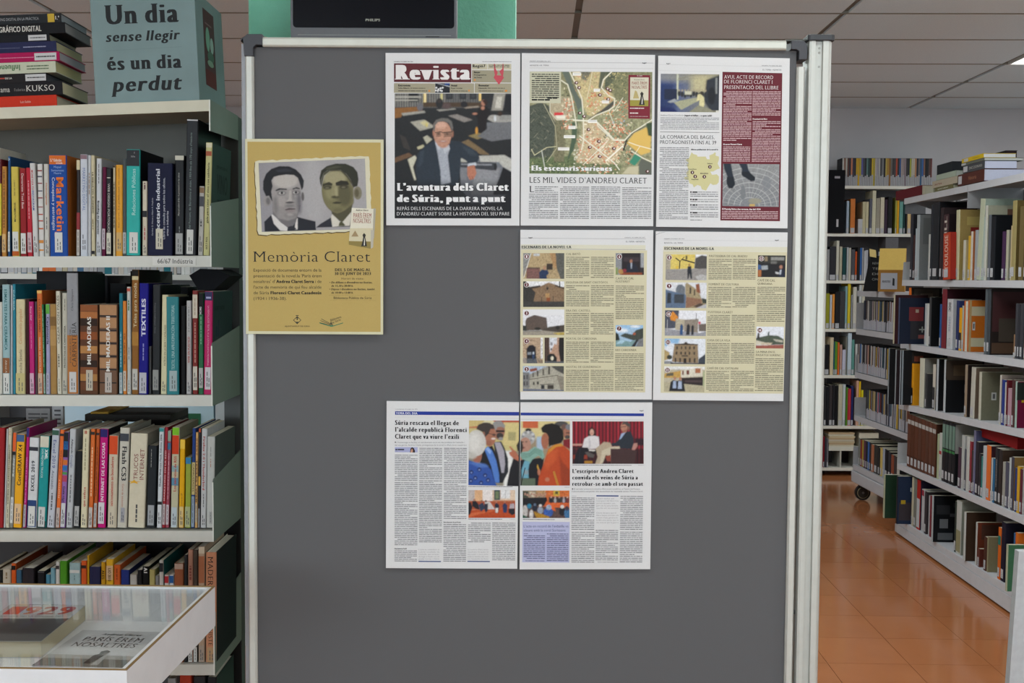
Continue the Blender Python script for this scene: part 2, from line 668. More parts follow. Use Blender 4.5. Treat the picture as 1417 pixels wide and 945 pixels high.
# posts
mb = MB()
mb.prism([(0.6240, 0.0), (0.6255, -0.012), (0.6300, -0.014), (0.6385, -0.014), (0.6395, -0.006), (0.6415, -0.006), (0.6540, -0.006), (0.6545, -0.014), (0.6660, -0.014), (0.6700, -0.011), (0.6750, -0.002), (0.6755, 0.035), (0.624, 0.035)], 'z', 0.05, 1.938, 'c6c8c1')
pst = mb.build('post', 'metal_frame', P)
for z in (1.922, 1.9125, 1.883):
    mb = MB(); mb.cyl((0.6480, -0.0058, z), (0.6480, -0.0068, z), 0.0026, '9c9d96', 10)
    mb.build('rivet', 'metal_frame', pst)
mb = MB()
mb.prism([(0.621, -0.016), (0.626, -0.019), (0.672, -0.019), (0.6785, -0.014), (0.6785, 0.038), (0.621, 0.038)], 'z', 1.936, 1.949, '34363a')
mb.build('post_cap', 'plastic', P, bevel=0.002)
mb = MB(); mb.box(-0.5790, -0.004, 0.05, -0.5712, 0.035, 1.924, '8e8f93')
mb.build('post', 'metal_frame', P)
mb = MB(); mb.box(0.578, 0.0, 1.938, 0.6235, 0.03, 1.9415, '4a4a44')
mb.build('bracket', 'plastic', P)
for z in (1.905, 0.7):
    mb = MB(); mb.box(0.6185, 0.004, z, 0.624, 0.02, z + 0.007, '303032'); mb.build('spacer', 'plastic', P)
mb = MB(); mb.box(-0.545, 0.004, 1.9385, -0.527, 0.016, 1.9405, 'b09a78'); mb.build('hook', 'plastic', P)
for x in (-0.575, 0.65):
    mb = MB(); mb.prism([(-0.16, 0.0), (0.24, 0.0), (0.24, 0.02), (0.05, 0.055), (-0.03, 0.055), (-0.16, 0.02)], 'x', x - 0.02, x + 0.02, '3b3c42')
    mb.build('foot', 'plastic', P)

# ================================================================ television above the board
FT = FF(3.0)
x0, zb = FT.hit(402, 52); x1, _ = FT.hit(632, 52)
sx0, sz0 = FT.hit(405.5, 38); sx1, _ = FT.hit(628.5, 38)
H = 0.33
FT2 = FT.sub(0, 0, 0)
T = thing('television', 'grey flat television with black screen hung on the green pillar', 'television', FT2)
mb = MB()
r = 0.006
mb.prism([(x0 + r, zb), (x1 - r, zb), (x1, zb + r), (x1, zb + H), (x0, zb + H), (x0, zb + r)], 'y', 0.004, 0.05, '55565a')
mb.prism([(x0, zb + H), (x1, zb + H), (x1, zb + 0.026), (x1 - 0.0005, zb), (x0 + 0.0005, zb), (x0, zb + 0.026)], 'y', 0.0, 0.004, '6a6b6e')
mb.build('casing', 'plastic', T, bevel=0.002)
mb = MB()
rr = 0.009
arc = lambda cx, cz, a0: [(cx + rr * math.cos(a0 + k * math.pi / 8), cz + rr * math.sin(a0 + k * math.pi / 8)) for k in range(5)]
pts = arc(sx0 + rr, sz0 + rr, math.pi) + arc(sx1 - rr, sz0 + rr, 1.5 * math.pi) + [(sx1, zb + H - 0.015), (sx0, zb + H - 0.015)]
mb.prism(pts, 'y', -0.0015, 0.0, '05060c')
scn = mb.build('screen', 'screen', T)
mb = MB()
lx, lz = FT.hit(506, 29.5); lx2, _ = FT.hit(526, 29.5)
put_text(mb, 'PHILIPS', lx, lz, lx2 - lx, 0.0062, 0, 'b5b5a8', 'bold', y=-0.0020)
mb.build('lettering', 'print', T)
mb = MB(); a, _ = FT.hit(412, 50); b_, z_ = FT.hit(624, 49.5)
mb.box(a, -0.0008, z_ - 0.0006, b_, 0.0, z_ + 0.0008, '9a9b98'); 
a, _ = FT.hit(589, 51); b_, z_ = FT.hit(608, 51.5); mb.box(a, -0.001, z_, b_, 0.0, z_ + 0.002, '101010')
mb.build('control_strip', 'plastic', T)
mb = MB(); mb.box(-0.46, 0.05, zb + 0.1, -0.30, 0.30, zb + 0.2, '2a2a2c'); mb.build('wall_bracket', 'plastic', T)

# ================================================================ left bookcase
FL = FF(2.70)
SHELVES_L = [(1.8246, 1.8465), (1.4741, 1.4792), (1.1429, 1.1463), (0.8142, 0.8177), (0.4850, 0.4899), (0.15, 0.15)]
XL0, XL1 = -1.46, -0.7185
LB = thing('bookcase', 'cream metal library bookcase with dark green end plates, left of the pinboard', 'bookcase', FL)
CR_ = 'c8c7bd'
for k, (za, zb_) in enumerate(SHELVES_L):
    sl = (zb_ - za) / 0.5
    zl = zb_ + sl * (XL0 - XL1)
    mb = MB()
    for (ya_, yb_, t) in ((-0.012, -0.004, 0.0265), (-0.004, 0.26, 0.014)):
        v = [(XL0, ya_, zl - t), (XL1, ya_, zb_ - t), (XL1, yb_, zb_ - t), (XL0, yb_, zl - t), (XL0, ya_, zl), (XL1, ya_, zb_), (XL1, yb_, zb_), (XL0, yb_, zl)]
        mb.add(v, [(0, 3, 2, 1), (4, 5, 6, 7), (0, 1, 5, 4), (1, 2, 6, 5), (2, 3, 7, 6), (3, 0, 4, 7)], alb('c9c4ae' if k == 0 else CR_))
    sh = mb.build('shelf', 'paint', LB)
    mb = MB()
    if k == 0:
        pts = [(-0.012, zb_ + 0.0005), (-0.012, zb_ - 0.073), (0.26, zb_ - 0.062), (0.26, zb_ + 0.0005)]
    else:
        pts = [(-0.012, zb_ - 0.0265), (0.26, zb_ - 0.0265), (0.26, zb_ + 0.155), (-0.006, zb_ + 0.125), (-0.012, zb_ + 0.118)]
    mb.prism(pts, 'x', XL1, XL1 + 0.0022, '6f7a71')
    e = mb.build('end_plate', 'paint', LB)
    mb = MB()
    mb.box(XL1 - 0.0006, -0.0126, pts[0][1] if k else zb_ - 0.073, XL1 + 0.0024, -0.0119, zb_ if k == 0 else zb_ + 0.118, 'd9dad0')
    mb.build('rim', 'paint', e)
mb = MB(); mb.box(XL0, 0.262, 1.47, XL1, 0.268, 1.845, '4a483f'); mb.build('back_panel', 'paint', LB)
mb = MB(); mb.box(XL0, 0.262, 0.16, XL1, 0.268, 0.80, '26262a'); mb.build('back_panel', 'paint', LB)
mb = MB(); mb.box(XL1 - 0.04, 0.262, 0.0, XL1 + 0.002, 0.30, 1.845, '4a4c4a'); mb.build('upright', 'paint', LB)
mb = MB(); mb.box(XL0, 0.262, 0.0, XL0 + 0.04, 0.30, 1.80, '4a4c4a'); mb.build('upright', 'paint', LB)
mb = MB(); mb.box(XL0, 0.0, 0.0, XL1, 0.5, 0.11, '3a3c3a'); mb.build('plinth', 'paint', LB)
# rear side of the double bookcase
for z in (1.4765, 1.145, 0.816):
    mb = MB(); mb.box(XL0, 0.30, z - 0.02, XL1, 0.54, z, CR_); mb.build('shelf', 'paint', LB)
# label holder with the section sign
mb = MB(); a, zt = FL.hit(211, 355.6, -0.0130); b_, zb2 = FL.hit(271, 367.4, -0.0130)
mb.box(a, -0.0131, zb2, b_, -0.0121, zt, 'd8d7d0')
tag_ = mb.build('shelf_sign', 'paper', LB, label='white paper sign lettered 66/67 Indústria')
mb = MB(); a, zt = FL.hit(218, 364.4, -0.0131); b_, _ = FL.hit(267, 364.4, -0.0131)
put_text(mb, '66/67 Indústria', a, zt, b_ - a, 0.0112, 0, '26262a', 'sans', y=-0.0134)
mb.build('lettering', 'print', tag_)

# ================================================================ far bookcase against the wall
FW = FF(8.2)
fz = [FW.hit(1170, y)[1] for y in (257, 323, 388, 455, 519, 589, 647)]
fx0, fx1 = FW.hit(1000, 400)[0], FW.hit(1345, 400)[0]
WBk = thing('bookcase', 'grey and white bookcase standing against the far wall', 'bookcase', FW)
for k, z in enumerate(fz):
    mb = MB(); mb.box(fx0, -0.008, z - 0.022, fx1, 0.0, z, 'd2cfc5'); mb.box(fx0, 0.0, z - 0.012, fx1, 0.26, z, 'd2cfc5')
    mb.build('shelf', 'paint', WBk)
for xx in (fx0, FW.hit(1163, 400)[0] - 0.03, fx1 - 0.02):
    mb = MB(); mb.box(xx, 0.262, 0.0, xx + 0.02, 0.29, fz[0] - 0.01, '77777a'); mb.build('upright', 'paint', WBk)
mb = MB(); mb.box(fx0, 0.29, 0.05, fx1, 0.30, fz[0] - 0.01, '504f55'); mb.build('back_panel', 'paint', WBk)

# ================================================================ near bookcase along the right aisle (faces left)
NX = 2.05
FN = Fr((NX, 0, 0), ang=-math.pi / 2)   # local x = towards the viewer (-Y world), local y = into the shelf (+X)


def nz(pa, pb):
    (xa, za), (xb, zb_) = FN.hit(*pa), FN.hit(*pb)
    s = (zb_ - za) / (xb - xa)
    return lambda x: za + s * (x - xa)


NSH = [nz((1254, 275), (1417, 240)), nz((1252, 387.5), (1417, 388)), nz((1252, 474.5), (1329, 485.5)), nz((1250, 558.4), (1335, 577)),
       nz((1250, 643), (1336, 679.5)), nz((1243, 716), (1392, 808))]
nx0 = FN.hit(1251, 400)[0]
nx1 = -3.2
NB = thing('bookcase', 'grey metal bookcase running along the right aisle', 'bookcase', FN)
xs = [nx0, FN.hit(1341, 300)[0], FN.hit(1341, 300)[0] + 0.95, nx1]
for k, fz_ in enumerate(NSH):
    for a, b_ in zip(xs[:-1], xs[1:]):
        mb = MB()
        t = 0.032
        a2, b2 = a + 0.001, b_ - 0.001
        for (ya_, yb_, t_) in ((-0.012, -0.004, t), (-0.004, 0.25, 0.014)):
            v = [(a2, ya_, fz_(a2) - t_), (b2, ya_, fz_(b2) - t_), (b2, yb_, fz_(b2) - t_), (a2, yb_, fz_(a2) - t_), (a2, ya_, fz_(a2)), (b2, ya_, fz_(b2)), (b2, yb_, fz_(b2)), (a2, yb_, fz_(a2))]
            mb.add(v, [(0, 3, 2, 1), (4, 5, 6, 7), (0, 1, 5, 4), (1, 2, 6, 5), (2, 3, 7, 6), (3, 0, 4, 7)], alb('bfbfc4'))
        mb.build('shelf', 'paint', NB)
    if 0 < k:
        z = fz_(nx0)
        mb = MB(); mb.prism([(-0.012, z - 0.03), (0.25, z - 0.03), (0.25, z + 0.12), (-0.012, z + 0.115)] if k > 1 else [(-0.012, z - 0.03), (0.25, z - 0.03), (0.25, z + 0.12), (-0.006, z + 0.10)], 'x', nx0 - 0.002, nx0, 'b4b4b6')
        mb.build('end_plate', 'paint', NB)
zt = NSH[0](xs[1])
mb = MB(); mb.prism([(-0.012, zt + 0.0), (-0.012, zt - 0.11), (0.25, zt - 0.11), (0.25, zt)], 'x', xs[1] + 0.004, xs[1] + 0.007, '909093'); mb.build('end_plate', 'paint', NB)
mb = MB(); mb.prism([(-0.012, zt), (-0.012, zt - 0.0), (0.25, zt - 0.10), (0.25, zt)], 'x', nx0, nx0 + 0.003, '9c9ca0'); mb.build('end_plate', 'paint', NB)
mb = MB(); mb.box(nx0, 0.252, 0.1, nx1, 0.258, NSH[0](xs[1]) - 0.02, '8c8c8e'); mb.build('back_panel', 'paint', NB)
for xx in (nx0, xs[1] - 0.02, xs[2] - 0.02, nx1 - 0.03):
    mb = MB(); mb.box(xx, 0.26, 0, xx + 0.04, 0.30, 1.86, '77777a'); mb.build('upright', 'paint', NB)
mb = MB()
zf = NSH[5]
v = []
for x in (nx0, nx1):
    zz = zf(x) - 0.034
    v += [(x, -0.016, 0.012), (x, 0.25, 0.012), (x, 0.25, zz), (x, -0.016, zz)]
mb.add(v, [(0, 1, 2, 3)[::-1], (4, 5, 6, 7), (0, 4, 7, 3)[::-1], (1, 2, 6, 5)[::-1], (3, 7, 6, 2)[::-1], (0, 1, 5, 4)[::-1]], alb('bfbfc4'))
mb.build('base_panel', 'paint', NB)
for xx in (nx0 + 0.03, -4.0):
    mb = MB(); mb.cyl((xx, 0.02, 0.0), (xx, 0.02, 0.014), 0.02, '222222', 10); mb.build('levelling_foot', 'plastic', NB)

# ================================================================ wheeled media cart beyond it
CA = math.radians(3.05)
d = pix_dir(1184, 600)
cxl = 2.09
t_ = cxl / d.x
CO = Vector((cxl, d.y * t_, 0))
FC = Fr(CO, ang=-math.pi / 2 + CA)
CLEN = CO.y - 6.44
CT = thing('media_cart', 'grey wheeled cart with tiers of disc cases beyond the right bookcase', 'cart', FC)


def cz(y, x=1185):
    return FC.hit(x, y)[1]


CSH = [cz(402), cz(454.5), cz(514.5), cz(574), cz(643)]
for k, z in enumerate(CSH):
    mb = MB(); mb.box(0, -0.012, z - 0.036, CLEN, -0.006, z, 'b8b8bd'); mb.box(0, -0.006, z - 0.012, CLEN, 0.30, z - 0.002, 'b8b8bd')
    mb.build('tray', 'paint', CT)
    if k:
        hh = 0.115 if k != 1 else 0.17
        mb = MB(); mb.box(-0.004, -0.012, z - 0.036, 0.0, 0.30, z + hh, 'aaaaae'); mb.build('end_plate', 'paint', CT)
mb = MB(); mb.box(0, 0.30, 0.14, CLEN, 0.305, CSH[0], '4a4a4e'); mb.build('back_panel', 'paint', CT)
mb = MB(); mb.box(-0.012, -0.02, CSH[4] - 0.115, CLEN, 0.31, CSH[4] - 0.04, 'b8b8bd'); mb.build('base', 'paint', CT, bevel=0.006)
for xx, yy in ((0.07, 0.03), (CLEN - 0.07, 0.03), (0.07, 0.26), (CLEN - 0.07, 0.26)):
    mb = MB(); mb.cyl((xx - 0.012, yy, 0.05), (xx + 0.012, yy, 0.05), 0.05, '17171a', 24)
    wh = mb.build('castor_wheel', 'plastic', CT)
    mb = MB(); mb.cyl((xx - 0.0135, yy, 0.05), (xx + 0.0135, yy, 0.05), 0.038, '9a8e6c', 24); mb.cyl((xx - 0.015, yy, 0.05), (xx + 0.015, yy, 0.05), 0.034, '2c2622', 24)
    mb.cyl((xx - 0.018, yy, 0.05), (xx + 0.018, yy, 0.05), 0.008, '6a6a6a', 8)
    mb.build('hub', 'plastic', wh)
    mb = MB(); mb.box(xx - 0.022, yy - 0.02, 0.085, xx + 0.022, yy + 0.02, CSH[4] - 0.114, '2a2a2c'); mb.build('fork', 'plastic', wh)

# ================================================================ display case in the lower left corner
ZT = 0.83
d = pix_dir(297, 811); t_ = (ZT - CAMH) / d.z
BRc = Vector((d.x * t_, d.y * t_, ZT))
d = pix_dir(176, 927); t_ = (ZT - CAMH) / d.z
FRc = Vector((d.x * t_, d.y * t_, ZT))
L_ = BRc.y - FRc.y
FK = Fr((FRc.x + (BRc.x - FRc.x) * 0.5, FRc.y, 0), ang=0.0)
W_ = 0.80
VC = thing('display_case', 'low white display case with a glass top in the lower left corner', 'display case', FK)
hz = 0.078
tk = 0.011
for b_ in ((-W_, 0, 0, tk), (-W_, L_ - tk, 0, L_)):
    mb = MB(); mb.box(b_[0], b_[1], ZT - hz, b_[2], b_[3], ZT - 0.001, 'e2e3e5'); mb.build('side_panel', 'paint', VC)
for b_ in ((-tk, tk, 0, L_ - tk), (-W_, tk, -W_ + tk, L_ - tk)):
    mb = MB(); mb.box(b_[0], b_[1], ZT - hz, b_[2], b_[3], ZT - 0.001, 'e2e3e5'); mb.build('side_panel', 'paint', VC)
mb = MB(); mb.box(-W_ + tk, tk, ZT - hz, -tk, L_ - tk, ZT - hz + 0.01, 'ffffff'); mb.build('bottom_panel', 'paint', VC)
mb = MB()   # worn wood edge band round the rim
e = 0.004
for b_ in ((-W_, 0, 0, e), (-W_, L_ - e, 0, L_), (-e, e, 0, L_ - e), (-W_, e, -W_ + e, L_ - e)):
    mb.box(b_[0], b_[1], ZT - 0.001, b_[2], b_[3], ZT + 0.0006, '8a6f48')
mb.build('edge_band', 'card', VC)
mb = MB(); mb.box(-W_ + tk * .6, tk * .6, ZT - 0.0065, -tk * .6, L_ - tk * .6, ZT - 0.0025, 'ffffff'); mb.build('glass_pane', 'glass', VC)
for xx in (-0.42, -W_):
    for yy in (0.0, L_ - 0.04):
        mb = MB(); mb.box(xx, yy, 0, xx + 0.04, yy + 0.04, ZT - hz, 'b9babc')
        mb.build('leg', 'paint', VC)

# ================================================================ white panel at the right edge of the frame
FQ = FF(2.35)
qx, qz = FQ.hit(1410, 763); 
mb = MB(); mb.prism([ (qx + 0.5, 0.0), (qx + 0.5, qz + 0.01), (qx, qz), (qx - 0.035, 0.0)], 'y', 0, 0.02, 'b4b6b8')
q = mb.build('panel', 'card', fr=FQ)
q['label'] = 'white free-standing panel at the right edge, in front of the long bookcase'
q['category'] = 'panel'
# ================================================================ printed pages on the board
PT = 0.0065      # thickness of the mounted sheets


def blur_(a, n):
    n = int(n)
    if n < 1:
        return a
    for ax in (0, 1):
        pad = [(0, 0)] * a.ndim
        pad[ax] = (n, n)
        b = np.pad(a, pad, mode='edge')
        c = np.cumsum(b, axis=ax)
        z = np.zeros_like(np.take(c, [0], axis=ax))
        c = np.concatenate([z, c], axis=ax)
        L = a.shape[ax]
        hi = np.take(c, np.arange(2 * n + 1, 2 * n + 1 + L), axis=ax)
        lo = np.take(c, np.arange(0, L), axis=ax)
        a = (hi - lo) / (2 * n + 1)
    return a


class Pic:
    """a printed picture, drawn in the coordinates of a zoomed crop (scale k)"""
    def __init__(self, x0, y0, x1, y1, k, bg='888888', dens=1.35):
        self.b = (x0, y0, x1, y1)
        self.k = k
        self.nx = max(8, int((x1 - x0) / k * dens))
        self.ny = max(8, int((y1 - y0) / k * dens))
        X = x0 + (np.arange(self.nx) + 0.5) / self.nx * (x1 - x0)
        Y = y0 + (np.arange(self.ny) + 0.5) / self.ny * (y1 - y0)
        self.X, self.Y = np.meshgrid(X, Y)
        self.px = (x1 - x0) / self.nx
        self.a = np.tile(lin(bg), (self.ny, self.nx, 1))
        self.rng = np.random.default_rng(int(x0 * 7 + y0 * 13 + x1))

    def _put(self, m, c, al=1.0):
        m = (m * al)[..., None]
        self.a = self.a * (1 - m) + lin(c) * m
        return self

    def poly(self, pts, c, soft=0, al=1.0):
        m = np.zeros(self.X.shape)
        for dx in (-0.25, 0.25):
            for dy in (-0.25, 0.25):
                x = self.X + dx * self.px
                y = self.Y + dy * self.px
                ins = np.zeros(x.shape, bool)
                n = len(pts)
                for i in range(n):
                    xa, ya = pts[i]
                    xb, yb = pts[(i + 1) % n]
                    if ya == yb:
                        continue
                    c_ = ((ya > y) != (yb > y)) & (x < (xb - xa) * (y - ya) / (yb - ya) + xa)
                    ins ^= c_
                m += ins * 0.25
        if soft:
            m = blur_(m, max(1, round(soft / self.px)))
        return self._put(m, c, al)

    def rect(self, x0, y0, x1, y1, c, soft=0, al=1.0):
        return self.poly([(x0, y0), (x1, y0), (x1, y1), (x0, y1)], c, soft, al)

    def ell(self, cx, cy, rx, ry, c, soft=0, al=1.0, rot=0):
        r = math.radians(rot)
        dx, dy = self.X - cx, self.Y - cy
        u = (dx * math.cos(r) + dy * math.sin(r)) / rx
        v = (-dx * math.sin(r) + dy * math.cos(r)) / ry
        d = np.sqrt(u * u + v * v)
        e = max(self.px / min(rx, ry), 1e-3)
        m = np.clip((1 - d) / e + 0.5, 0, 1)
        if soft:
            m = blur_(m, max(1, round(soft / self.px)))
        return self._put(m, c, al)

    def line(self, pts, w_, c, al=1.0):
        m = np.zeros(self.X.shape)
        for (xa, ya), (xb, yb) in zip(pts[:-1], pts[1:]):
            L2 = max((xb - xa) ** 2 + (yb - ya) ** 2, 1e-9)
            t = np.clip(((self.X - xa) * (xb - xa) + (self.Y - ya) * (yb - ya)) / L2, 0, 1)
            d = np.hypot(self.X - xa - t * (xb - xa), self.Y - ya - t * (yb - ya))
            m = np.maximum(m, np.clip((w_ / 2 - d) / self.px + 0.5, 0, 1))
        return self._put(m, c, al)

    def grad(self, c0, c1, horiz=False):
        t = ((self.X - self.b[0]) / (self.b[2] - self.b[0])) if horiz else ((self.Y - self.b[1]) / (self.b[3] - self.b[1]))
        self.a = lin(c0) * (1 - t[..., None]) + lin(c1) * t[..., None]
        return self

    def mottle(self, amt, size=1, box=None, col=False):
        n = self.rng.normal(0, 1, self.X.shape + ((3,) if col else ()))
        n = blur_(n, size) * (size * 2 + 1)
        if not col:
            n = n[..., None]
        m = 1.0
        if box:
            m = ((self.X > box[0]) & (self.X < box[2]) & (self.Y > box[1]) & (self.Y < box[3]))[..., None]
        self.a = np.clip(self.a * (1 + amt * n * m), 0.001, 1)
        return self

    def soften(self, n=1):
        self.a = blur_(self.a, n)
        return self


def hx(s):
    """'x,y x,y ...' -> points"""
    return [tuple(float(q) for q in p.split(',')) for p in s.split()]


class Page:
    def __init__(self, name, label, cat, corners, paper='dcdcdc', group=None, off=0.0, thick=PT, order=0.0):
        """corners TL TR BR BL in photo pixels"""
        self.off = -thick - off
        L = [FB.hit(*c, off=self.off) for c in corners]
        self.o = L[3]
        self.fr = FB.sub(L[3][0], 0, L[3][1])
        self.t = thing(name, label, cat, self.fr, group)
        q = [(a - self.o[0], b - self.o[1]) for a, b in L]
        mb = MB()
        mb.prism([q[3], q[2], q[1], q[0]], 'y', self.off, -off, paper)
        mb.build('sheet', 'paper', self.t)
        self.txt = MB()
        self.y = self.off
        self.cr = (0, 0, 1)
        self.pics = []
        self.lay = 0

    def crop(self, ox, oy, k):
        self.cr = (ox, oy, k)
        return self

    def L(self, x, y):
        ox, oy, k = self.cr
        a, b = FB.hit(ox + x / k, oy + y / k, off=self.off)
        return a - self.o[0], b - self.o[1]

    def rect(self, x0, y0, x1, y1, c, d=0.0, mb=None):
        (a, b), (c2, d2) = self.L(x0, y0), self.L(x1, y1)
        (mb or self.txt).quad(a, d2, c2, b, self.y - 0.0001 - d, c)

    def poly(self, pts, c, d=0.0, mb=None):
        p = [self.L(*q) for q in pts]
        ar = sum(p[i][0] * p[(i + 1) % len(p)][1] - p[(i + 1) % len(p)][0] * p[i][1] for i in range(len(p)))
        if ar < 0:
            p = p[::-1]
        (mb or self.txt).add([(a, self.y - 0.0001 - d, b) for a, b in p], [tuple(range(len(p)))], alb(c))

    def text(self, s, x0, yb, x1, cap, c, sty='sans', d=0.0, yb2=None, mb=None):
        a, b = self.L(x0, yb)
        c2, d2 = self.L(x1, yb2 if yb2 is not None else yb)
        _, e = self.L(x0, yb - cap)
        ang = math.atan2(d2 - b, c2 - a)
        put_text(mb or self.txt, s, a, b, math.hypot(c2 - a, d2 - b), abs(e - b), ang, c, sty, y=self.y - 0.0004 - d)

    def greek(self, x0, y0, x1, y1, n, c='707072', d=0.0, fill=0.40, **k):
        (a, b), (c2, d2) = self.L(x0, y0), self.L(x1, y1)
        greek(self.txt, a, b, c2, d2, n, c, y=self.y - 0.0003 - d, fill=fill, **k)

    def pic(self, P_, quad=None, name='printed_picture', d=0.0):
        x0, y0, x1, y1 = P_.b
        quad = quad or [(x0, y0), (x1, y0), (x1, y1), (x0, y1)]
        q = [self.L(*p) for p in quad]
        ny, nx = P_.ny, P_.nx
        u = np.linspace(0, 1, nx)[None, :]
        v = np.linspace(0, 1, ny)[:, None]
        def bl(i):
            return (q[0][i] * (1 - u) * (1 - v) + q[1][i] * u * (1 - v) + q[2][i] * u * v + q[3][i] * (1 - u) * v)
        X, Z = bl(0), bl(1)
        V = np.stack([X, np.full(X.shape, self.y - 0.0002 - d), Z], -1).reshape(-1, 3)
        me = bpy.data.meshes.new(name)
        idx = np.arange(nx * ny).reshape(ny, nx)
        F = np.stack([idx[1:, :-1], idx[1:, 1:], idx[:-1, 1:], idx[:-1, :-1]], -1).reshape(-1, 4)
        me.vertices.add(len(V))
        me.vertices.foreach_set('co', V.astype(np.float32).ravel())
        me.loops.add(len(F) * 4)
        me.loops.foreach_set('vertex_index', F.astype(np.int32).ravel())
        me.polygons.add(len(F))
        me.polygons.foreach_set('loop_start', np.arange(0, len(F) * 4, 4, dtype=np.int32))
        me.update(calc_edges=True)
        C = np.minimum(P_.a.reshape(-1, 3) * GAIN, 0.9)
        C = np.c_[C, np.ones(len(C))]
        at = me.color_attributes.new('Col', 'FLOAT_COLOR', 'POINT')
        at.data.foreach_set('color', C.astype(np.float32).ravel())
        me.materials.append(MAT['print'])
        o = bpy.data.objects.new(name, me)
        COL.objects.link(o)
        o.parent = self.t
        return o

    def done(self):
        self.txt.build('printed_text', 'print', self.t, kind='stuff')


GR = 'newspaper pages mounted on the pinboard'
INK = '1c1c20'
# ---------------------------------------------------------------- yellow poster
pg = Page('poster', 'ochre exhibition poster with two old portraits, hung at the left edge of the pinboard', 'poster',
          [(339.3, 192), (530.7, 193), (530, 462.8), (340.4, 462)], 'd3cfae', off=0.0115, thick=0.003)
pg.crop(335, 185, 6.515)
K = 6.515
pg.rect(48, 72, 1249, 1787, 'b9a05c')
# deckle-edged photograph
edge = []
rr_ = random.Random(3)
def deck(a, b, n, amp):
    out = []
    for i in range(n):
        t = i / n
        o_ = amp * abs(math.sin(i * 1.9)) + rr_.uniform(-2, 2)
        dx, dy = b[0] - a[0], b[1] - a[1]
        L2 = math.hypot(dx, dy)
        out.append((a[0] + dx * t + dy / L2 * o_, a[1] + dy * t - dx / L2 * o_))
    return out
TLd, TRd, BRd, BLd = (118, 250), (1140, 205), (1165, 868), (148, 908)
o_ = deck(TLd, TRd, 26, 9) + deck(TRd, BRd, 16, 9) + deck(BRd, BLd, 26, 9) + deck(BLd, TLd, 16, 9)
pg.poly([(x - 7, y + 9) for x, y in o_], '5a4a2a', 0.00004)
pg.poly(o_, 'd6d0b4', 0.00008)
p = Pic(148, 222, 1130, 888, K, '9b989a', 1.7)
p.grad('8f8c90', 'a5a2a2', True)
p.ell(640, 520, 130, 330, 'b0adac', 60, .6)
# left man
p.poly(hx('176,885 176,790 245,725 330,790 400,850 480,750 560,775 650,800 652,885'), '1a1b24', 3)
p.poly(hx('245,722 262,722 330,800 395,850 386,885 322,878 265,810'), 'd4d0cc', 2)
p.poly(hx('470,765 487,765 482,872 455,872'), 'd4d0cc', 2)
p.poly(hx('262,640 520,640 480,770 470,800 430,850 390,850 300,760 258,720'), '6d696b', 4)
p.ell(390, 500, 138, 205, '96918f', 4)
p.poly(hx('255,560 262,690 310,760 400,785 470,760 500,700 530,560'), '8f8a88', 8)
p.ell(390, 400, 118, 75, 'b5afa9', 14)
p.ell(345, 600, 45, 50, 'a19b97', 14, .8)
p.ell(215, 590, 36, 52, '918c8a', 3); p.ell(222, 592, 20, 35, '6a6666', 6)
p.ell(543, 560, 13, 42, '5c5858', 4)
p.poly(hx('180,480 185,400 215,330 265,285 340,262 430,268 490,300 535,350 560,410 552,470 535,500 522,440 505,380 470,352 400,345 330,352 285,362 262,395 270,450 255,500 262,600 232,540 205,545'), '17171c', 3)
p.poly(hx('300,300 400,285 470,310 420,320 330,320'), '33343c', 8, .7)
p.poly(hx('292,490 330,472 398,480 402,492 340,488 300,500'), '2a2a2e', 3)
p.poly(hx('452,480 490,468 520,480 518,490 480,482 455,492'), '2a2a2e', 3)
for cx in (350, 480):
    p.ell(cx, 520, 40, 22, '6a6666', 6)
    p.ell(cx, 520, 28, 13, 'b4b0ac', 3)
    p.ell(cx + 2, 518, 12, 13, '222226', 2)
p.poly(hx('420,500 440,500 462,600 455,620 395,618 388,604 412,580'), 'aaa49f', 5)
p.ell(422, 612, 40, 10, '4a4648', 5)
p.ell(452, 560, 12, 45, '6a6667', 8, .6)
p.ell(420, 645, 45, 12, '6f6a6b', 7, .7)
p.poly(hx('370,678 412,664 468,671 474,679 430,684 382,687'), '54494a', 4)
p.ell(425, 695, 45, 11, '8a7f7e', 4)
p.ell(425, 735, 62, 22, '7a7575', 10, .8); p.ell(418, 728, 32, 14, 'a5a09c', 8, .7)
p.ell(508, 620, 22, 110, '55525a', 14, .7); p.ell(290, 640, 22, 90, '6a6668', 14, .6)
p.poly(hx('392,845 430,835 468,860 470,872 388,880'), '24242c', 2)
# right man
p.poly(hx('650,860 700,822 800,765 880,820 960,740 985,740 985,860'), '22222c', 3)
p.poly(hx('795,765 815,720 880,820 975,700 985,760 965,852 900,850 805,858'), 'cfcabc', 2)
p.poly(hx('800,690 1010,600 985,720 900,815 870,800 805,735'), '4c4932', 5)
p.ell(860, 520, 140, 205, '706b4a', 4)
p.poly(hx('722,500 740,620 790,690 850,730 930,700 1010,640 1015,480 900,400 740,430'), '75704e', 8)
p.ell(845, 400, 105, 72, '9c9573', 16)
p.ell(800, 520, 50, 80, '8d8763', 20, .8)
p.ell(930, 560, 70, 110, '4f4b34', 24, .8)
p.ell(1050, 545, 38, 62, '7d7762', 3); p.ell(1042, 545, 20, 40, '5a543e', 6)
p.poly(hx('722,470 722,400 745,340 790,316 860,312 930,330 1000,430 1018,500 960,400 900,330 800,330 745,370'), '4a4632', 5)
p.poly(hx('704,390 722,320 775,280 860,260 950,265 1020,300 1055,350 1062,420 1050,480 1012,490 990,420 950,360 900,322 840,318 780,322 745,345 722,400 722,480 708,440'), '2c2c20', 3)
p.poly(hx('760,300 850,280 920,290 860,305 790,318'), '4a4a38', 8, .8)
p.poly(hx('730,450 790,430 822,448 815,468 760,462 732,476'), '33301f', 5)
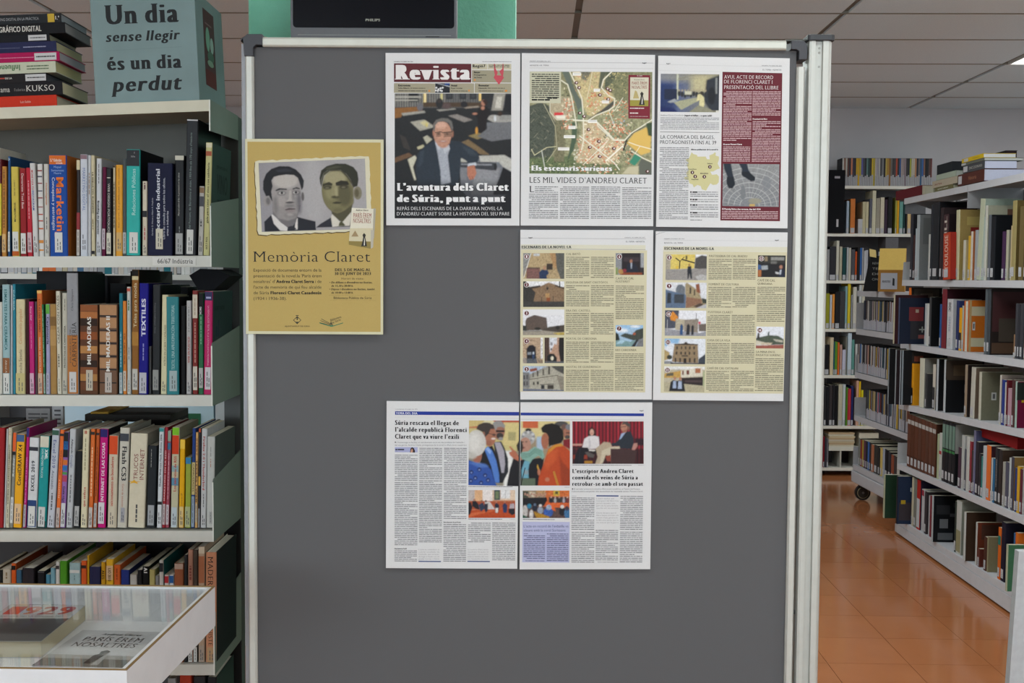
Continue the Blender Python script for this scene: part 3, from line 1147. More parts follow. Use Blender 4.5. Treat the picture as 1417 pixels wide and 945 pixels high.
p.poly(hx('850,440 900,420 960,430 975,460 930,480 880,470 852,470'), '29261a', 5)
for cx in (775, 925):
    p.ell(cx, 482, 42, 20, '3f3b28', 6)
    p.ell(cx - 4, 486, 18, 8, '6a6550', 3)
p.poly(hx('815,480 845,470 862,550 876,570 840,582 812,570'), '8f8864', 6)
p.ell(842, 575, 38, 12, '38341f', 6)
p.ell(855, 520, 14, 50, 'a39c78', 7, .8)
p.poly(hx('808,630 850,618 905,628 880,640 840,640'), '33301e', 4)
p.ell(850, 655, 38, 9, '7a7352', 5)
p.ell(860, 700, 45, 18, '5e5a3e', 10, .7)
p.poly(hx('870,820 893,804 925,845 912,852 862,852'), '4a4a30', 2)
p.mottle(0.02, 1)
pg.pic(p, hx('148,264 1108,224 1130,858 178,886'), d=0.0002)
# small book on the poster
pg.poly(hx('966,945 990,668 1205,678 1190,945'), 'ddd8c4', 0.0004)
pg.poly(hx('1185,672 1207,676 1190,945 1178,945'), 'a9a594', 0.00045)
pg.text('Andreu Claret', 1025, 695, 1140, 13, '3a3530', 'ital', .0004, 697)
pg.text('PARÍS ÉREM', 1003, 757, 1166, 42, '8c2a2c', 'serif', .0004, 760)
pg.text('NOSALTRES', 1001, 803, 1160, 40, '8c2a2c', 'serif', .0004, 807)
pg.crop(335, 325, K)
pg.poly(hx('972,-60 1190,-60 1180,112 1160,125 962,88'), 'cfc6a6', 0.00042)
pg.poly(hx('962,55 1160,60 1160,125 962,88'), '8d7d45', 0.00046)
pg.poly(hx('1160,-45 1188,-40 1182,112 1160,125'), 'b9b4a4', 0.00047)
def reader(c0, s, pgx, d):
    x, y = c0
    for pts, col in ((hx('-14,-44 0,-62 16,-44 10,-24 -8,-24'), '2c2a26'), (hx('-8,-24 10,-24 22,30 26,58 -26,58 -16,20'), '33322e'), (hx('2,-20 8,10 6,50 -2,50'), 'e4e0d4')):
        pgx.poly([(x + a * s, y + b * s) for a, b in pts], col, d)
        d += .00003
reader((1100, 45), 1.0, pg, 0.0005)
pg.poly(hx('985,15 1020,-40 1050,15'), 'a08a66', 0.00045)
# lettering
pg.text('Memòria Claret', 103, 243, 1155, 95, '14161c', 'light')
for i, s in enumerate(['Exposició de documents entorn de la', "presentació de la novel.la 'París érem", '', "l'acte de memòria de qui fou alcalde", '', '(1934 i 1936-38).']):
    if s:
        pg.text(s, 104, 331 + i * 51, 402 if i == 5 else 716, 27, '3b3524', 'sans')
pg.text("nosaltres' d'", 104, 433, 300, 27, '3b3524'); pg.text('Andreu Claret Serra', 308, 433, 648, 27, '1c1a16', 'heavy'); pg.text('i de', 660, 433, 716, 27, '3b3524')
pg.text('de Súria', 104, 535, 243, 27, '3b3524'); pg.text('Florenci Claret Casadesús', 257, 535, 716, 27, '1c1a16', 'heavy')
pg.text('DEL 5 DE MAIG AL', 838, 327, 1160, 25, '3b3524', 'sheav')
pg.text('30 DE JUNY DE 2023', 835, 361, 1162, 25, '3b3524', 'sheav')
pg.text('Horari de visita:', 895, 402, 1098, 18, '3b3524', 'serif')
pg.text('• De dilluns a divendres no festius,', 788, 437, 1175, 18, '3b3524', 'ital')
pg.text('de 15,30 a 20:00 h.', 806, 467, 1003, 17, '3b3524', 'ital')
pg.text('• Dijous i dissabtes no festius, també', 788, 498, 1195, 18, '3b3524', 'ital')
pg.text('de 10:00 a 13:00 h.', 806, 529, 1003, 17, '3b3524', 'ital')
pg.rect(782, 543, 1206, 547, '3b3524'); pg.rect(782, 588, 1206, 592, '3b3524')
pg.text('Biblioteca Pública de Súria', 826, 578, 1168, 21, '3b3524', 'sans')
pg.text('AJUNTAMENT DE SÚRIA', 385, 830, 612, 13, '3b3524', 'sans')
for pts, c in ((hx('497,733 534,768 497,805 460,768'), '35352a'), (hx('497,740 527,768 497,798 467,768'), 'b9a05c'), (hx('480,752 514,752 497,735'), '35352a'), (hx('482,783 512,783 497,800'), '35352a'), (hx('497,752 505,760 497,768 489,760'), '1e1e1a'), (hx('482,724 512,724 506,732 488,732'), '35352a')):
    pg.poly(pts, c, 0.00002 * (1 + hx('0,0')[0][0])); pg.y -= 0.00002
for a, b in (((714, 754), (800, 800)), ((706, 770), (800, 806)), ((698, 788), (800, 812))):
    pg.poly([(a[0], a[1]), (b[0], b[1]), (b[0], b[1] + 5), (a[0], a[1] + 5)], '3a3a2c')
for pts in (hx('698,790 790,818 790,825 698,797'), hx('910,790 822,818 822,825 912,796'), hx('788,815 824,815 818,827 794,827')):
    pg.poly(pts, '2f7a5a')
pg.poly(hx('800,776 812,806 822,812 808,814 796,800'), '3a3a2c')
pg.text('Biblioteca', 800, 780, 896, 20, '4a4434', 'sans', 0, 745)
pg.text('de Súria', 812, 803, 890, 18, '4a4434', 'sans', 0, 770)
pg.done()

# ---------------------------------------------------------------- page A: Revista cover
K = 7.085
pg = Page('newspaper_page', 'magazine front page headed Revista with a man in a blazer seated in a cafe', 'newspaper page',
          [(533.5, 73.2), (720, 73.9), (719, 312.2), (534.5, 311.7)], group=GR)
pg.crop(525, 65, K)
pg.rect(143, 160, 900, 348, '5c1f26')
pg.text('Revista', 152, 320, 893, 145, 'e6e2e0', 'black', .0002)
pg.text('DISSABTE, 29 D’ABRIL DEL 2023', 143, 148, 330, 8, '3a3a3c', 'bold')
pg.greek(1008, 140, 1295, 150, 1, '3a3a3c')
pg.rect(908, 165, 1058, 222, 'c3bda4'); pg.rect(1062, 165, 1293, 222, 'c3bda4'); pg.rect(908, 227, 1293, 350, '9c967e')
pg.text('Regió7', 914, 200, 1040, 28, '1c1c20', 'sheav', .0002)
pg.greek(1075, 170, 1275, 205, 2, '4a4a44', .0001)
pg.text('Banyar', 928, 256, 990, 16, INK, 'heavy', .0002); pg.text('Protagonistes', 928, 280, 1050, 12, INK, 'bold', .0002); pg.text("de l'estiu", 928, 305, 1005, 12, INK, 'bold', .0002)
pg.poly(hx('1122,165 1132,165 1140,215 1160,250 1205,215 1208,165 1216,165 1218,240 1212,290 1222,300 1172,370 1120,300 1132,275 1124,230'), 'c04c58', .0003)
pg.poly(hx('1170,225 1196,280 1150,278'), '9c967e', .0004)
pg.rect(143, 355, 545, 452, 'a39c84'); pg.rect(690, 355, 928, 452, 'a39c84'); pg.rect(934, 355, 1293, 452, 'a39c84')
p = Pic(547, 356, 690, 450, K, '22242a'); p.poly(hx('547,356 690,395 690,385 560,356'), 'aeb3ba'); p.rect(640, 356, 690, 375, '2a4a8a')
for a, b in ((560, 400), (580, 415), (600, 405), (575, 430), (600, 425), (620, 400), (556, 425), (612, 430)):
    p.ell(a, b, 9, 8, 'e8e8e8')
pg.pic(p)
for x, s, n in ((185, 'Entrevista', 305), (702, 'Actual', 762), (973, 'Benestar', 1078)):
    pg.text(s, x, 386, n, 18, INK, 'heavy', .0002)
pg.text('Sofia Alberti,', 185, 410, 298, 12, INK, 'bold', .0002); pg.greek(305, 396, 450, 413, 1, '4c4a40', .0001); pg.greek(185, 422, 470, 440, 1, '4c4a40', .0001)
pg.text('Paper reciclat', 702, 410, 815, 12, INK, 'bold', .0002); pg.greek(702, 424, 865, 440, 1, '4c4a40', .0001)
pg.text('Educació,', 973, 410, 1055, 12, INK, 'bold', .0002); pg.greek(1062, 396, 1230, 413, 1, '4c4a40', .0001); pg.greek(973, 424, 1215, 440, 1, '4c4a40', .0001)
for x0_, y0_, x1_ in ((480, 422, 497), (872, 420, 886), (1230, 422, 1253), (928, 315, 942)):
    pg.rect(x0_, y0_, x1_, y0_ + 16, 'dc8a34', .0002)
p = Pic(150, 456, 1293, 1680, K, '1d1e20', 1.35)   # cover photograph: top crop y, lower crop continues (+885)
p.grad('26282a', '17181b')
p.rect(150, 456, 1293, 600, '4b4c4e')
for x in range(155, 1100, 24):
    p.rect(x, 456, x + 11, 590, '8d8a82' if x < 420 or 470 < x < 640 else '6c6c6a', 2)
p.rect(290, 456, 385, 540, '1d2024', 2); p.rect(155, 485, 410, 500, 'b8b5aa', 1); p.rect(155, 520, 380, 530, 'b8b5aa', 1)
p.rect(435, 456, 462, 575, 'e8cf86', 5); p.rect(448, 456, 456, 560, 'fff2c8', 2); p.rect(600, 456, 622, 520, 'd9cf90', 4); p.rect(975, 456, 998, 530, 'f0cf80', 4)
for x in (655, 785, 885):
    p.rect(x, 456, x + 65, 515, '2a2c30', 1); p.rect(x + 12, 456, x + 52, 500, '3d4044', 2)
p.poly(hx('150,600 420,585 420,640 230,660 215,690 150,700'), '8a5e30', 4)
p.rect(430, 545, 1100, 590, '4c3c2c', 5)
p.rect(1000, 456, 1120, 600, '2a2b2e', 4)
p.poly(hx('1125,456 1235,456 1205,625 1095,625'), '9a968c', 3); p.poly(hx('1150,490 1200,490 1190,600 1130,600'), 'c8c4b8', 4)
p.poly(hx('1235,470 1293,470 1293,640 1215,640'), '1b1b20', 3)
for pts, c in ((hx('215,650 440,625 455,645 235,675'), 'a5a49a'), (hx('560,615 740,602 752,612 590,632'), '9a9990'), (hx('820,590 970,580 975,592 850,605'), '9c8f80'),
               (hx('305,735 440,712 530,770 525,790 400,822'), 'a9a698'), (hx('672,675 760,660 915,715 830,738'), '8c8680'), (hx('1020,690 1110,665 1293,690 1293,740 1140,752'), 'a5a29c')):
    p.poly(pts, c, 2)
p.poly(hx('400,740 450,720 490,750 440,775'), 'cfc598', 3); p.ell(465, 765, 12, 20, 'd8c878', 2)
p.poly(hx('1050,740 1293,735 1293,900 1060,900'), '6f7074', 4); p.poly(hx('1180,670 1293,670 1293,710 1175,715'), '93948f', 3); p.ell(1132, 700, 12, 28, 'd0d4d8', 2); p.ell(1180, 655, 22, 22, '3a2a20', 3)
p.ell(590, 555, 35, 50, '26272a', 4); p.ell(590, 530, 18, 20, '3a3230', 3); p.ell(400, 590, 30, 40, '6c6a70', 6); p.ell(660, 580, 40, 30, '5b4a4a', 8); p.ell(830, 565, 35, 30, '222226', 4)
p.poly(hx('975,600 1010,580 1060,590 1090,650 1050,720 1030,890 985,890 965,760 960,700 920,655 960,645'), '1a1416', 2)
p.ell(1018, 550, 22, 30, 'b07a64', 3); p.poly(hx('1005,525 1040,515 1060,545 1045,580 1030,560'), '33201c', 3); p.ell(1012, 600, 18, 18, 'b58068', 4); p.ell(935, 655, 24, 10, 'b58068', 3)
p.poly(hx('870,870 970,840 1050,870 960,905'), '8a7a50', 4); p.ell(952, 820, 12, 35, 'd49a40', 6)
o2 = 885
def q2(s, dy=o2):
    return [(a, b + dy) for a, b in hx(s)]
p.poly(q2('430,0 470,-20 520,20 465,65'), 'b8b5a0', 2)
p.poly(q2('370,95 430,70 450,100 380,118'), 'c0bb98', 3)
p.poly(q2('150,200 290,150 330,180 150,250'), '6a4f38', 3); p.poly(q2('280,215 350,175 368,200 330,290 362,415 345,420'), 'c9c6b0', 2)
p.poly(q2('200,-30 260,0 310,130 240,100'), '3a3632', 6); p.poly(q2('800,50 870,20 1000,110 1080,170 990,165 880,110'), '7a6648', 5)
p.poly(q2('960,-10 1100,40 1293,10 1293,-80 1050,-80'), '6d6e72', 4)
p.poly(q2('785,250 960,200 1170,190 1293,200 1293,480 1180,640 900,640 800,500'), '70737a', 3)
p.poly(q2('970,180 1225,172 1293,215 1293,335 1210,290 1170,240 990,240'), 'b9b8b0', 3)
p.poly(q2('940,300 1180,300 1130,560 900,560'), '8e8f93', 8)
p.poly(q2('790,240 1120,245 1150,280 1140,320 1100,322 790,290'), '3a3c42', 2); p.ell(1135, 285 + o2, 14, 38, '1d1e22', 2); p.poly(q2('800,255 1100,260 1100,275 800,270'), '8a8c92', 2)
p.poly(q2('785,190 830,200 860,240 790,240'), 'b5b4a8', 2); p.poly(q2('785,300 860,300 850,420 800,420'), '7c7d82', 3)
p.poly(q2('1180,380 1210,290 1293,340 1293,560 1110,560'), '0e0f14', 3)
# seated man
p.poly(q2('362,240 375,160 440,90 545,30 600,60 680,30 790,40 880,90 960,140 978,200 960,245 905,260 870,265 860,230 800,200 790,330 770,470 450,470 380,480 358,340'), '27313c', 3)
p.poly(q2('400,140 440,120 430,250 380,300'), '36434f', 10, .7); p.poly(q2('800,80 900,110 960,180 880,170'), '3a4650', 10, .7)
p.poly(q2('545,30 560,25 620,95 680,70 690,110 670,180 700,440 605,465 600,330 575,180'), 'a6abb4', 2)
p.poly(q2('560,25 600,90 585,130 550,60'), 'c0c4cc', 2); p.poly(q2('680,75 690,115 640,160 620,100'), 'c0c4cc', 2)
p.poly(q2('545,-60 700,-60 690,60 625,100 575,80 550,30'), 'b5836c', 4)
p.ell(620, 850, 88, 118, 'bd8f78', 4); p.ell(600, 765, 62, 36, 'd3a892', 12); p.ell(535, 840, 12, 34, 'a87560', 3); p.ell(716, 850, 11, 34, '9a6a58', 3)
p.poly(hx('528,820 530,760 556,715 610,698 670,700 710,730 722,790 716,830 700,790 680,745 630,728 575,735 548,770 542,830'), '6c6a66', 4)
p.poly(hx('552,840 600,828 604,868 560,872'), '8a6a58', 2); p.poly(hx('625,832 715,828 712,868 640,878'), '8a6a58', 2)
p.line(hx('548,838 606,830 622,840 716,830'), 6, '3a2c28'); p.line(hx('560,875 605,872'), 4, '4a3630'); p.line(hx('630,878 700,874'), 4, '4a3630')
p.ell(580, 850, 12, 5, '3a2c2a', 2); p.ell(665, 852, 12, 5, '3a2c2a', 2); p.ell(612, 885, 16, 14, 'c8957c', 4)
p.ell(625, 925, 40, 10, '9a5c50', 3); p.ell(625, 923, 26, 4, 'd8ccc4', 2); p.ell(630, 965, 45, 22, 'c08e76', 8)
p.poly(q2('870,255 945,245 950,275 890,275 865,290'), 'c3cad2', 2); p.poly(q2('862,285 930,270 952,350 925,405 885,418 862,370'), 'b5765e', 4); p.line(q2('880,380 900,410'), 4, '8a5444'); p.line(q2('905,380 918,408'), 4, '8a5444')
p.poly([(150, 1335), (1293, 1335), (1293, 1680), (150, 1680)], '0e0f14', 50, .75)
p.mottle(0.05, 1)
pg.pic(p)
pg.crop(525, 190, K)
pg.text('L’aventura dels Claret', 172, 523, 1268, 75, 'e8e8e8', 'black', .0003)
pg.text('de Súria, punt a punt', 172, 634, 1236, 72, 'e8e8e8', 'black', .0003)
pg.text('REPÀS DELS ESCENARIS DE LA DARRERA NOVEL·LA', 172, 714, 1208, 33, 'e2e2e2', 'serif', .0003)
pg.text('D’ANDREU CLARET SOBRE LA HISTÒRIA DEL SEU PARE', 172, 766, 1275, 33, 'e2e2e2', 'serif', .0003)
pg.done()

# ---------------------------------------------------------------- page B: map
pg = Page('newspaper_page', 'newspaper page with a big aerial town map above four text columns', 'newspaper page',
          [(722, 73.5), (906.5, 76), (903.9, 313), (720.4, 312)], group=GR)
pg.crop(715, 70, K)
pg.text('DISSABTE, 29 D’ABRIL DEL 2023', 128, 108, 330, 9, '5a5a5c', 'sans', 0, 110)
pg.rect(125, 117, 1340, 119, 'b8b8ba'); pg.rect(125, 172, 1340, 175, 'c4c4c4')
pg.text('REVISTA • EL TEMA', 130, 152, 316, 13, '3a3a3e', 'serif'); pg.text('Regió7', 1232, 127, 1272, 11, INK, 'heavy')
p = Pic(128, 208, 1328, 1250, K, '8b8a6c', 1.45)
r_ = random.Random(11)
p.mottle(0.12, 2); 
p.poly(hx('430,208 760,208 740,560 560,640 440,330'), '7d7b5e', 10)
p.poly(hx('550,208 850,208 960,480 740,680 640,560'), 'b3a57c', 12)
p.poly(hx('850,208 1328,208 1328,640 960,480'), '77775a', 12)
p.poly(hx('870,208 1000,208 930,330 850,400'), '565b4a', 8); p.poly(hx('620,208 730,208 690,300 640,290'), '6d6a5c', 8)
p.poly(hx('128,560 240,520 330,560 420,760 400,900 330,1130 128,1130'), '4c5148', 6)
p.poly(hx('400,470 540,470 560,650 420,780 330,640 330,520'), 'a59a80', 8)
p.poly(hx('650,700 760,690 900,880 1080,900 1010,1080 760,1230 560,1230 640,900'), 'b5a585', 8)
p.poly(hx('128,1090 560,1060 640,1250 128,1250'), '5e6a4c', 10); p.poly(hx('560,1130 1040,1150 1000,1250 600,1250'), '6c7454', 8)
p.poly(hx('380,700 480,700 470,1130 370,1130'), '6f6c55', 6)
p.mottle(0.10, 1)
def blocks(x0, y0, x1, y1, n, cols, ang=0, s=(14, 30)):
    for _ in range(n):
        cx, cy = r_.uniform(x0, x1), r_.uniform(y0, y1)
        w1, h1 = r_.uniform(*s) / 2, r_.uniform(6, 13) / 2
        a_ = math.radians(ang + r_.choice((0, 0, 90)))
        ca, sa = math.cos(a_), math.sin(a_)
        p.poly([(cx + u * ca - v * sa, cy + u * sa + v * ca) for u, v in ((-w1, -h1), (w1, -h1), (w1, h1), (-w1, h1))], r_.choice(cols), 0, .85)
RO = ['c87858', 'b9684c', 'd08a6a', 'c4937a', 'd9cdb0', 'e0d6bc']
TR_ = ['4a5040', '5a5f48', '3e4438', '6b6e52', 'd8cfb0']
blocks(440, 480, 560, 800, 70, RO, 80); blocks(440, 280, 560, 480, 10, TR_)
blocks(560, 220, 840, 420, 40, ['c4937a', 'd0b890', 'b5a070', '8a7a58'], 60); blocks(690, 420, 950, 640, 90, RO + ['c9b070'], 30)
blocks(850, 640, 1080, 820, 60, RO, -8); blocks(960, 480, 1090, 640, 30, ['c4785a', 'd8cfb0', '6b6e52'], -30)
blocks(660, 720, 800, 900, 30, RO, 10); blocks(860, 700, 1130, 900, 60, TR_ + RO + ['8aa0b0'], 40)
blocks(600, 880, 1010, 1140, 150, RO, 40); blocks(1000, 900, 1180, 1140, 60, TR_ + RO, 35)
blocks(560, 980, 640, 1180, 20, ['d8d4c4', 'c8c4b0'], 10); blocks(760, 900, 1000, 1000, 30, RO, -45)
blocks(900, 220, 1090, 420, 50, ['8d8a62', 'b5a878', '5d6048'], 20); blocks(128, 560, 330, 1100, 60, ['3e443c', '5a5e50', '707060'], 40, (20, 60))
blocks(128, 1120, 560, 1240, 70, ['4a5a3c', '6e7a54', 'a0a078', '3e4a34'], 10); blocks(600, 1130, 1000, 1240, 50, TR_ + RO, 30)
p.poly(hx('445,208 515,208 545,330 600,450 640,500 650,560 640,640 640,700 600,700 600,600 560,470 500,340'), '5d655c', 4)
p.poly(hx('600,610 640,560 645,690 600,690'), '6e8468', 3); p.poly(hx('545,720 600,720 590,900 560,1010 500,1120 540,900'), '4a5a48', 5)
p.poly(hx('700,690 830,600 950,500 960,530 900,600 780,650 720,712'), '4c4c46', 4); p.poly(hx('820,208 880,208 835,330 860,400 800,370'), '54584a', 5)
p.line(hx('440,300 500,340 540,470 570,640 590,780'), 13, 'c9c6b0'); p.line(hx('520,208 580,340 640,480 655,640 660,900 640,1000'), 12, 'd2cdb8')
p.line(hx('930,208 850,290 830,370 900,450 960,480 955,560 900,600 780,650 690,712'), 13, 'cfcab4'); p.line(hx('740,208 720,330 690,480'), 8, 'c4bda0')
p.line(hx('560,700 780,710 960,900 1060,900'), 14, 'd5d2c0'); p.line(hx('780,700 800,760 950,900'), 12, 'cdc8b4')
p.line(hx('1060,900 1120,830 1328,690'), 11, 'cfcbb8'); p.line(hx('1050,1000 1080,900'), 14, '2e3230'); p.line(hx('1328,720 1150,820 1050,930'), 7, '4a4a44')
p.line(hx('620,860 800,1000 960,1130 1010,1200'), 10, 'd6d2c2'); p.line(hx('660,1150 900,900'), 7, 'd6d2c2'); p.line(hx('880,1110 1040,960'), 14, 'ddd9ca'); p.line(hx('720,1120 860,990'), 6, 'cfcab8')
p.line(hx('330,520 330,620 400,700 560,690'), 7, 'c9c6b0'); p.line(hx('270,540 380,760 400,980 300,1130'), 7, 'a09c80'); p.line(hx('150,1000 180,1060 300,980 390,970'), 8, 'b5b290')
p.line(hx('250,1010 280,1180'), 10, 'aeb0a4'); p.line(hx('910,620 960,760'), 6, 'd0ccba'); p.line(hx('960,600 1040,470'), 6, 'd0ccba')
p.poly(hx('1150,830 1270,770 1320,800 1310,1020 1220,1050 1080,930'), 'c9a85c', 6); p.poly(hx('1270,730 1328,720 1328,860 1290,850'), '3e4c38', 4)
p.line(hx('1100,920 1180,950 1328,990'), 9, 'd9d2b8'); p.line(hx('1210,960 1160,1040'), 6, 'd9d2b8')
p.poly(hx('1160,1040 1230,1070 1160,1160 1105,1125'), '3f8068', 2); p.poly(hx('1225,1080 1328,1130 1328,1250 1210,1250 1190,1160'), '5c5f56', 4); p.poly(hx('1040,1240 1100,1170 1200,1160 1195,1250'), 'b5ae92', 4)
p.line(hx('1130,1010 1240,1080 1328,1120'), 10, 'd5d0bc')
p.rect(370, 625, 460, 655, 'c03c40', 1); p.poly(hx('380,655 480,650 480,690 400,690'), 'd8d4c4', 2)
for x, y in ((585, 322), (612, 372), (888, 382), (915, 397), (815, 445), (895, 487), (620, 628), (662, 662), (706, 795), (720, 975), (808, 915), (818, 1068), (955, 985), (1285, 1215)):
    p.ell(x, y, 19, 17, '4a1a22'); p.ell(x + 3, y - 2, 8, 9, 'd8ccc8')
for x, y, w1 in ((590, 235, 80), (545, 775, 70), (785, 398, 60), (520, 870, 110), (465, 995, 110), (870, 515, 70), (745, 712, 90)):
    p.rect(x - w1 / 2, y - 16, x + w1 / 2, y + 14, 'e2e0da'); p.rect(x - w1 / 2 + 6, y - 7, x + w1 / 2 - 6, y - 1, '8a8a8a', 1)
p.a = np.clip((p.a - .02) * 1.3 + .01, .004, 1)
pg.pic(p, hx('128,206 1330,210 1322,1217 124,1205'))
pg.rect(130, 208, 432, 516, 'c8c6ac', .0003)
pg.greek(148, 222, 415, 470, 12, '3c3c34', .0004, .5); pg.greek(300, 455, 398, 475, 1, '1a1a1a', .0004, .8); pg.greek(148, 473, 325, 492, 1, '1a1a1a', .0004, .8)
pg.poly(hx('1096,238 1308,242 1306,670 1094,664'), '7c2030', .0003)
pg.poly(hx('1113,262 1294,264 1290,546 1110,544'), 'd5d0ba', .0004); pg.poly(hx('1111,485 1291,487 1290,546 1110,544'), '98903c', .0005)
pg.text('EL LLIBRE', 1180, 252, 1232, 8, 'e0d0d0', 'bold', .0004)
pg.text('Andreu Claret', 1150, 292, 1254, 12, INK, 'serif', .0005); pg.text('PARÍS ÉREM', 1128, 334, 1278, 30, '8c2a2c', 'serif', .0005); pg.text('NOSALTRES', 1128, 374, 1276, 30, '8c2a2c', 'serif', .0005)
pg.poly(hx('1140,470 1160,390 1178,400 1200,470'), 'b8a870', .00045)
reader((1226, 470), 1.1, pg, .0006)
pg.greek(1110, 560, 1248, 572, 1, 'e8dcdc', .0005, .8); pg.greek(1110, 607, 1190, 620, 1, 'e8dcdc', .0005, .8); pg.greek(1110, 640, 1285, 652, 1, 'c8b4b4', .0005)
pg.crop(715, 190, K)
pg.text('Els escenaris suriencs', 145, 326, 935, 50, 'ececec', 'black', .0004, 330)
pg.text('LES MIL VIDES D’ANDREU CLARET', 125, 446, 1275, 56, '17171c', 'serif', 0, 453)
pg.text('L', 125, 538, 172, 62, '17171c', 'serif')
pg.greek(178, 476, 405, 548, 4); pg.greek(120, 549, 405, 800, 14)
for x in (426, 730, 1035):
    pg.greek(x, 478 + (x > 1000) * 8, x + 282, 803, 18)
pg.done()

# ---------------------------------------------------------------- page C
K = 6.748
pg = Page('newspaper_page', 'newspaper page with a dark red text panel and photo of feet on cobbles', 'newspaper page',
          [(911, 77), (1093, 80.7), (1089.7, 316), (908, 313.7)], group=GR)
pg.crop(900, 70, K)
pg.text('Regió7', 150, 126, 186, 9, INK, 'heavy'); pg.text('DISSABTE, 29 D’ABRIL DEL 2023', 1040, 145, 1225, 9, '5a5a5c', 'sans', 0, 148); pg.text('EL TEMA • REVISTA', 1048, 186, 1223, 14, '3a3a3e', 'serif', 0, 188)
pg.poly(hx('80,128 1235,152 1235,154 80,130'), 'b8b8ba'); pg.poly(hx('80,184 660,197 660,199 80,186'), 'c4c4c4')
p = Pic(95, 216, 640, 576, K, '6d6f6c', 1.6)
p.grad('2a4a8c', '8d8a72', True); p.rect(95, 300, 230, 576, '1c2c58', 30, .8)
p.rect(95, 216, 640, 290, 'a9a485', 25, .5); p.rect(380, 230, 560, 400, 'c9bf92', 35, .8); p.rect(245, 220, 262, 460, 'c9cdb4', 2); p.line(hx('262,262 420,225 640,218'), 6, '8f8c74'); p.line(hx('250,275 382,262 440,262'), 5, '9a977c')
p.rect(380, 262, 392, 370, 'a9a88c', 2); p.poly(hx('520,270 640,225 640,560 560,560 500,470'), '2c3038', 8); p.rect(605, 250, 620, 400, '8a8c8a', 3)
for x in range(270, 520, 27):
    p.ell(x, 400 + (x % 5) * 4, 15, 26, '2a2c30', 3); p.ell(x, 372, 8, 10, 'a89c80', 2)
p.rect(130, 360, 250, 460, '1a2440', 6); p.poly(hx('215,480 420,440 470,455 290,555'), 'a5a688', 3); p.poly(hx('160,480 230,450 260,480 190,490'), '9aa0a4', 3)
p.poly(hx('440,410 470,400 500,440 505,500 490,550 455,510 460,460 430,475'), 'd8cf9c', 3); p.ell(476, 395, 14, 16, '3a3228', 2)
p.poly(hx('360,576 450,510 560,545 600,576'), '8f8e78', 6); p.poly(hx('95,520 220,540 260,576 95,576'), '14235a', 8); p.ell(570, 420, 36, 80, '1a1c22', 8); p.rect(612, 556, 640, 576, 'd8d8cc'); p.rect(322, 380, 385, 410, 'c9c8b0', 4)
p.mottle(.05, 1)
pg.pic(p, hx('97,216 643,222 638,577 93,571'))
pg.text('Andreu Claret Casadesús', 93, 610, 310, 15, '8a8a8c', 'serif', 0, 612); pg.text('jugant al billar... o quin cafè?', 318, 612, 574, 15, INK, 'heavy', 0, 616)
pg.greek(93, 620, 640, 742, 8, '8a8a8c'); pg.poly(hx('90,757 645,764 645,768 90,761'), '5a5a5c')
pg.text('LA COMARCA DEL BAGES,', 92, 822, 598, 33, '1c1c20', 'serif', 0, 826)
pg.poly(hx('673,198 1232,211 1210,1593 653,1586'), '641826')
for s, y, x in (('AVUI, ACTE DE RECORD', 262, 1145), ('DE FLORENCI CLARET I', 306, 1140), ('PRESENTACIÓ DEL LLIBRE', 358, 1195)):
    pg.text(s, 687, y, x, 33, 'e0d4d4', 'serif', .0002, y + 5)
pg.greek(684, 375, 940, 808, 28, 'c9a8ac', .0002, .5); pg.greek(955, 375, 1213, 610, 15, 'c9a8ac', .0002, .5); pg.text('Presentació del llibre', 955, 645, 1090, 12, 'f0e4e4', 'heavy', .0002); pg.greek(955, 655, 1213, 808, 10, 'c9a8ac', .0002, .5)
pg.crop(900, 190, K)
pg.text('PROTAGONISTA FINS AL 39', 88, 60, 614, 33, '1c1c20', 'serif', 0, 66)
pg.greek(680, 0, 940, 38, 2, 'c9a8ac', .0002, .5); pg.text('El carrer Florenci Claret', 680, 72, 855, 13, 'f0e4e4', 'heavy', .0002); pg.greek(680, 82, 930, 230, 9, 'c9a8ac', .0002, .5); pg.greek(950, 0, 1208, 234, 15, 'c9a8ac', .0002, .5)
pg.greek(88, 88, 350, 770, 41, '77777a')
pg.rect(375, 92, 645, 95, '9a9a9c'); pg.text('Altres poblacions de la novel·la', 378, 120, 632, 13, INK, 'heavy')
pg.poly(hx('385,140 400,155 435,165 440,180 495,180 515,180 530,205 555,205 550,170 585,155 600,140 612,145 608,170 640,180 640,210 628,245 650,290 620,300 590,318 560,320 575,350 620,345 640,365 638,420 620,440 585,445 560,430 535,470 520,498 480,485 470,455 440,445 405,468 395,440 365,430 355,395 315,388 320,370 345,370 335,330 355,310 350,285 340,260 355,235 325,210 360,195'), 'cdc794', .0001)
for x, y, s, w1 in ((555, 276, 'Sallent', 50), (392, 328, 'Fonollosa', 75), (418, 366, '', 0), (503, 368, 'MANRESA', 75)):
    pts = [(x + 17 * math.cos(k * math.pi / 6), y + 17 * math.sin(k * math.pi / 6)) for k in range(12)]
    pg.poly(pts, '4a1a22', .0002); pg.rect(x - 3, y - 9, x + 5, y + 9, 'e0d8d4', .0003)
    if s:
        pg.text(s, x - w1 / 2, y - 26, x + w1 / 2, 10, '2a2a2a', 'bold', .0002)
pg.text('Rajadell', 385, 398, 447, 10, '2a2a2a', 'bold', .0002)
for y, n in ((508, 3), (577, 2), (628, 3), (700, 3)):
    pg.rect(372, y - 4, 385, y + 10, '2a1a1e'); pg.greek(392, y - 4, 440, y + 12, 1, '1a1a1a', 0, .8); pg.greek(445, y - 4, 632, y + 12, 1, '77777a'); pg.greek(372, y + 14, 632, y + 14 + 19 * (n - 1), n - 1, '77777a')
pg.greek(372, 766, 482, 778, 1, '3a3a3a'); pg.rect(370, 757, 630, 759, 'aaaaaa')
p = Pic(675, 246, 1205, 650, K, '85878a', 1.6)
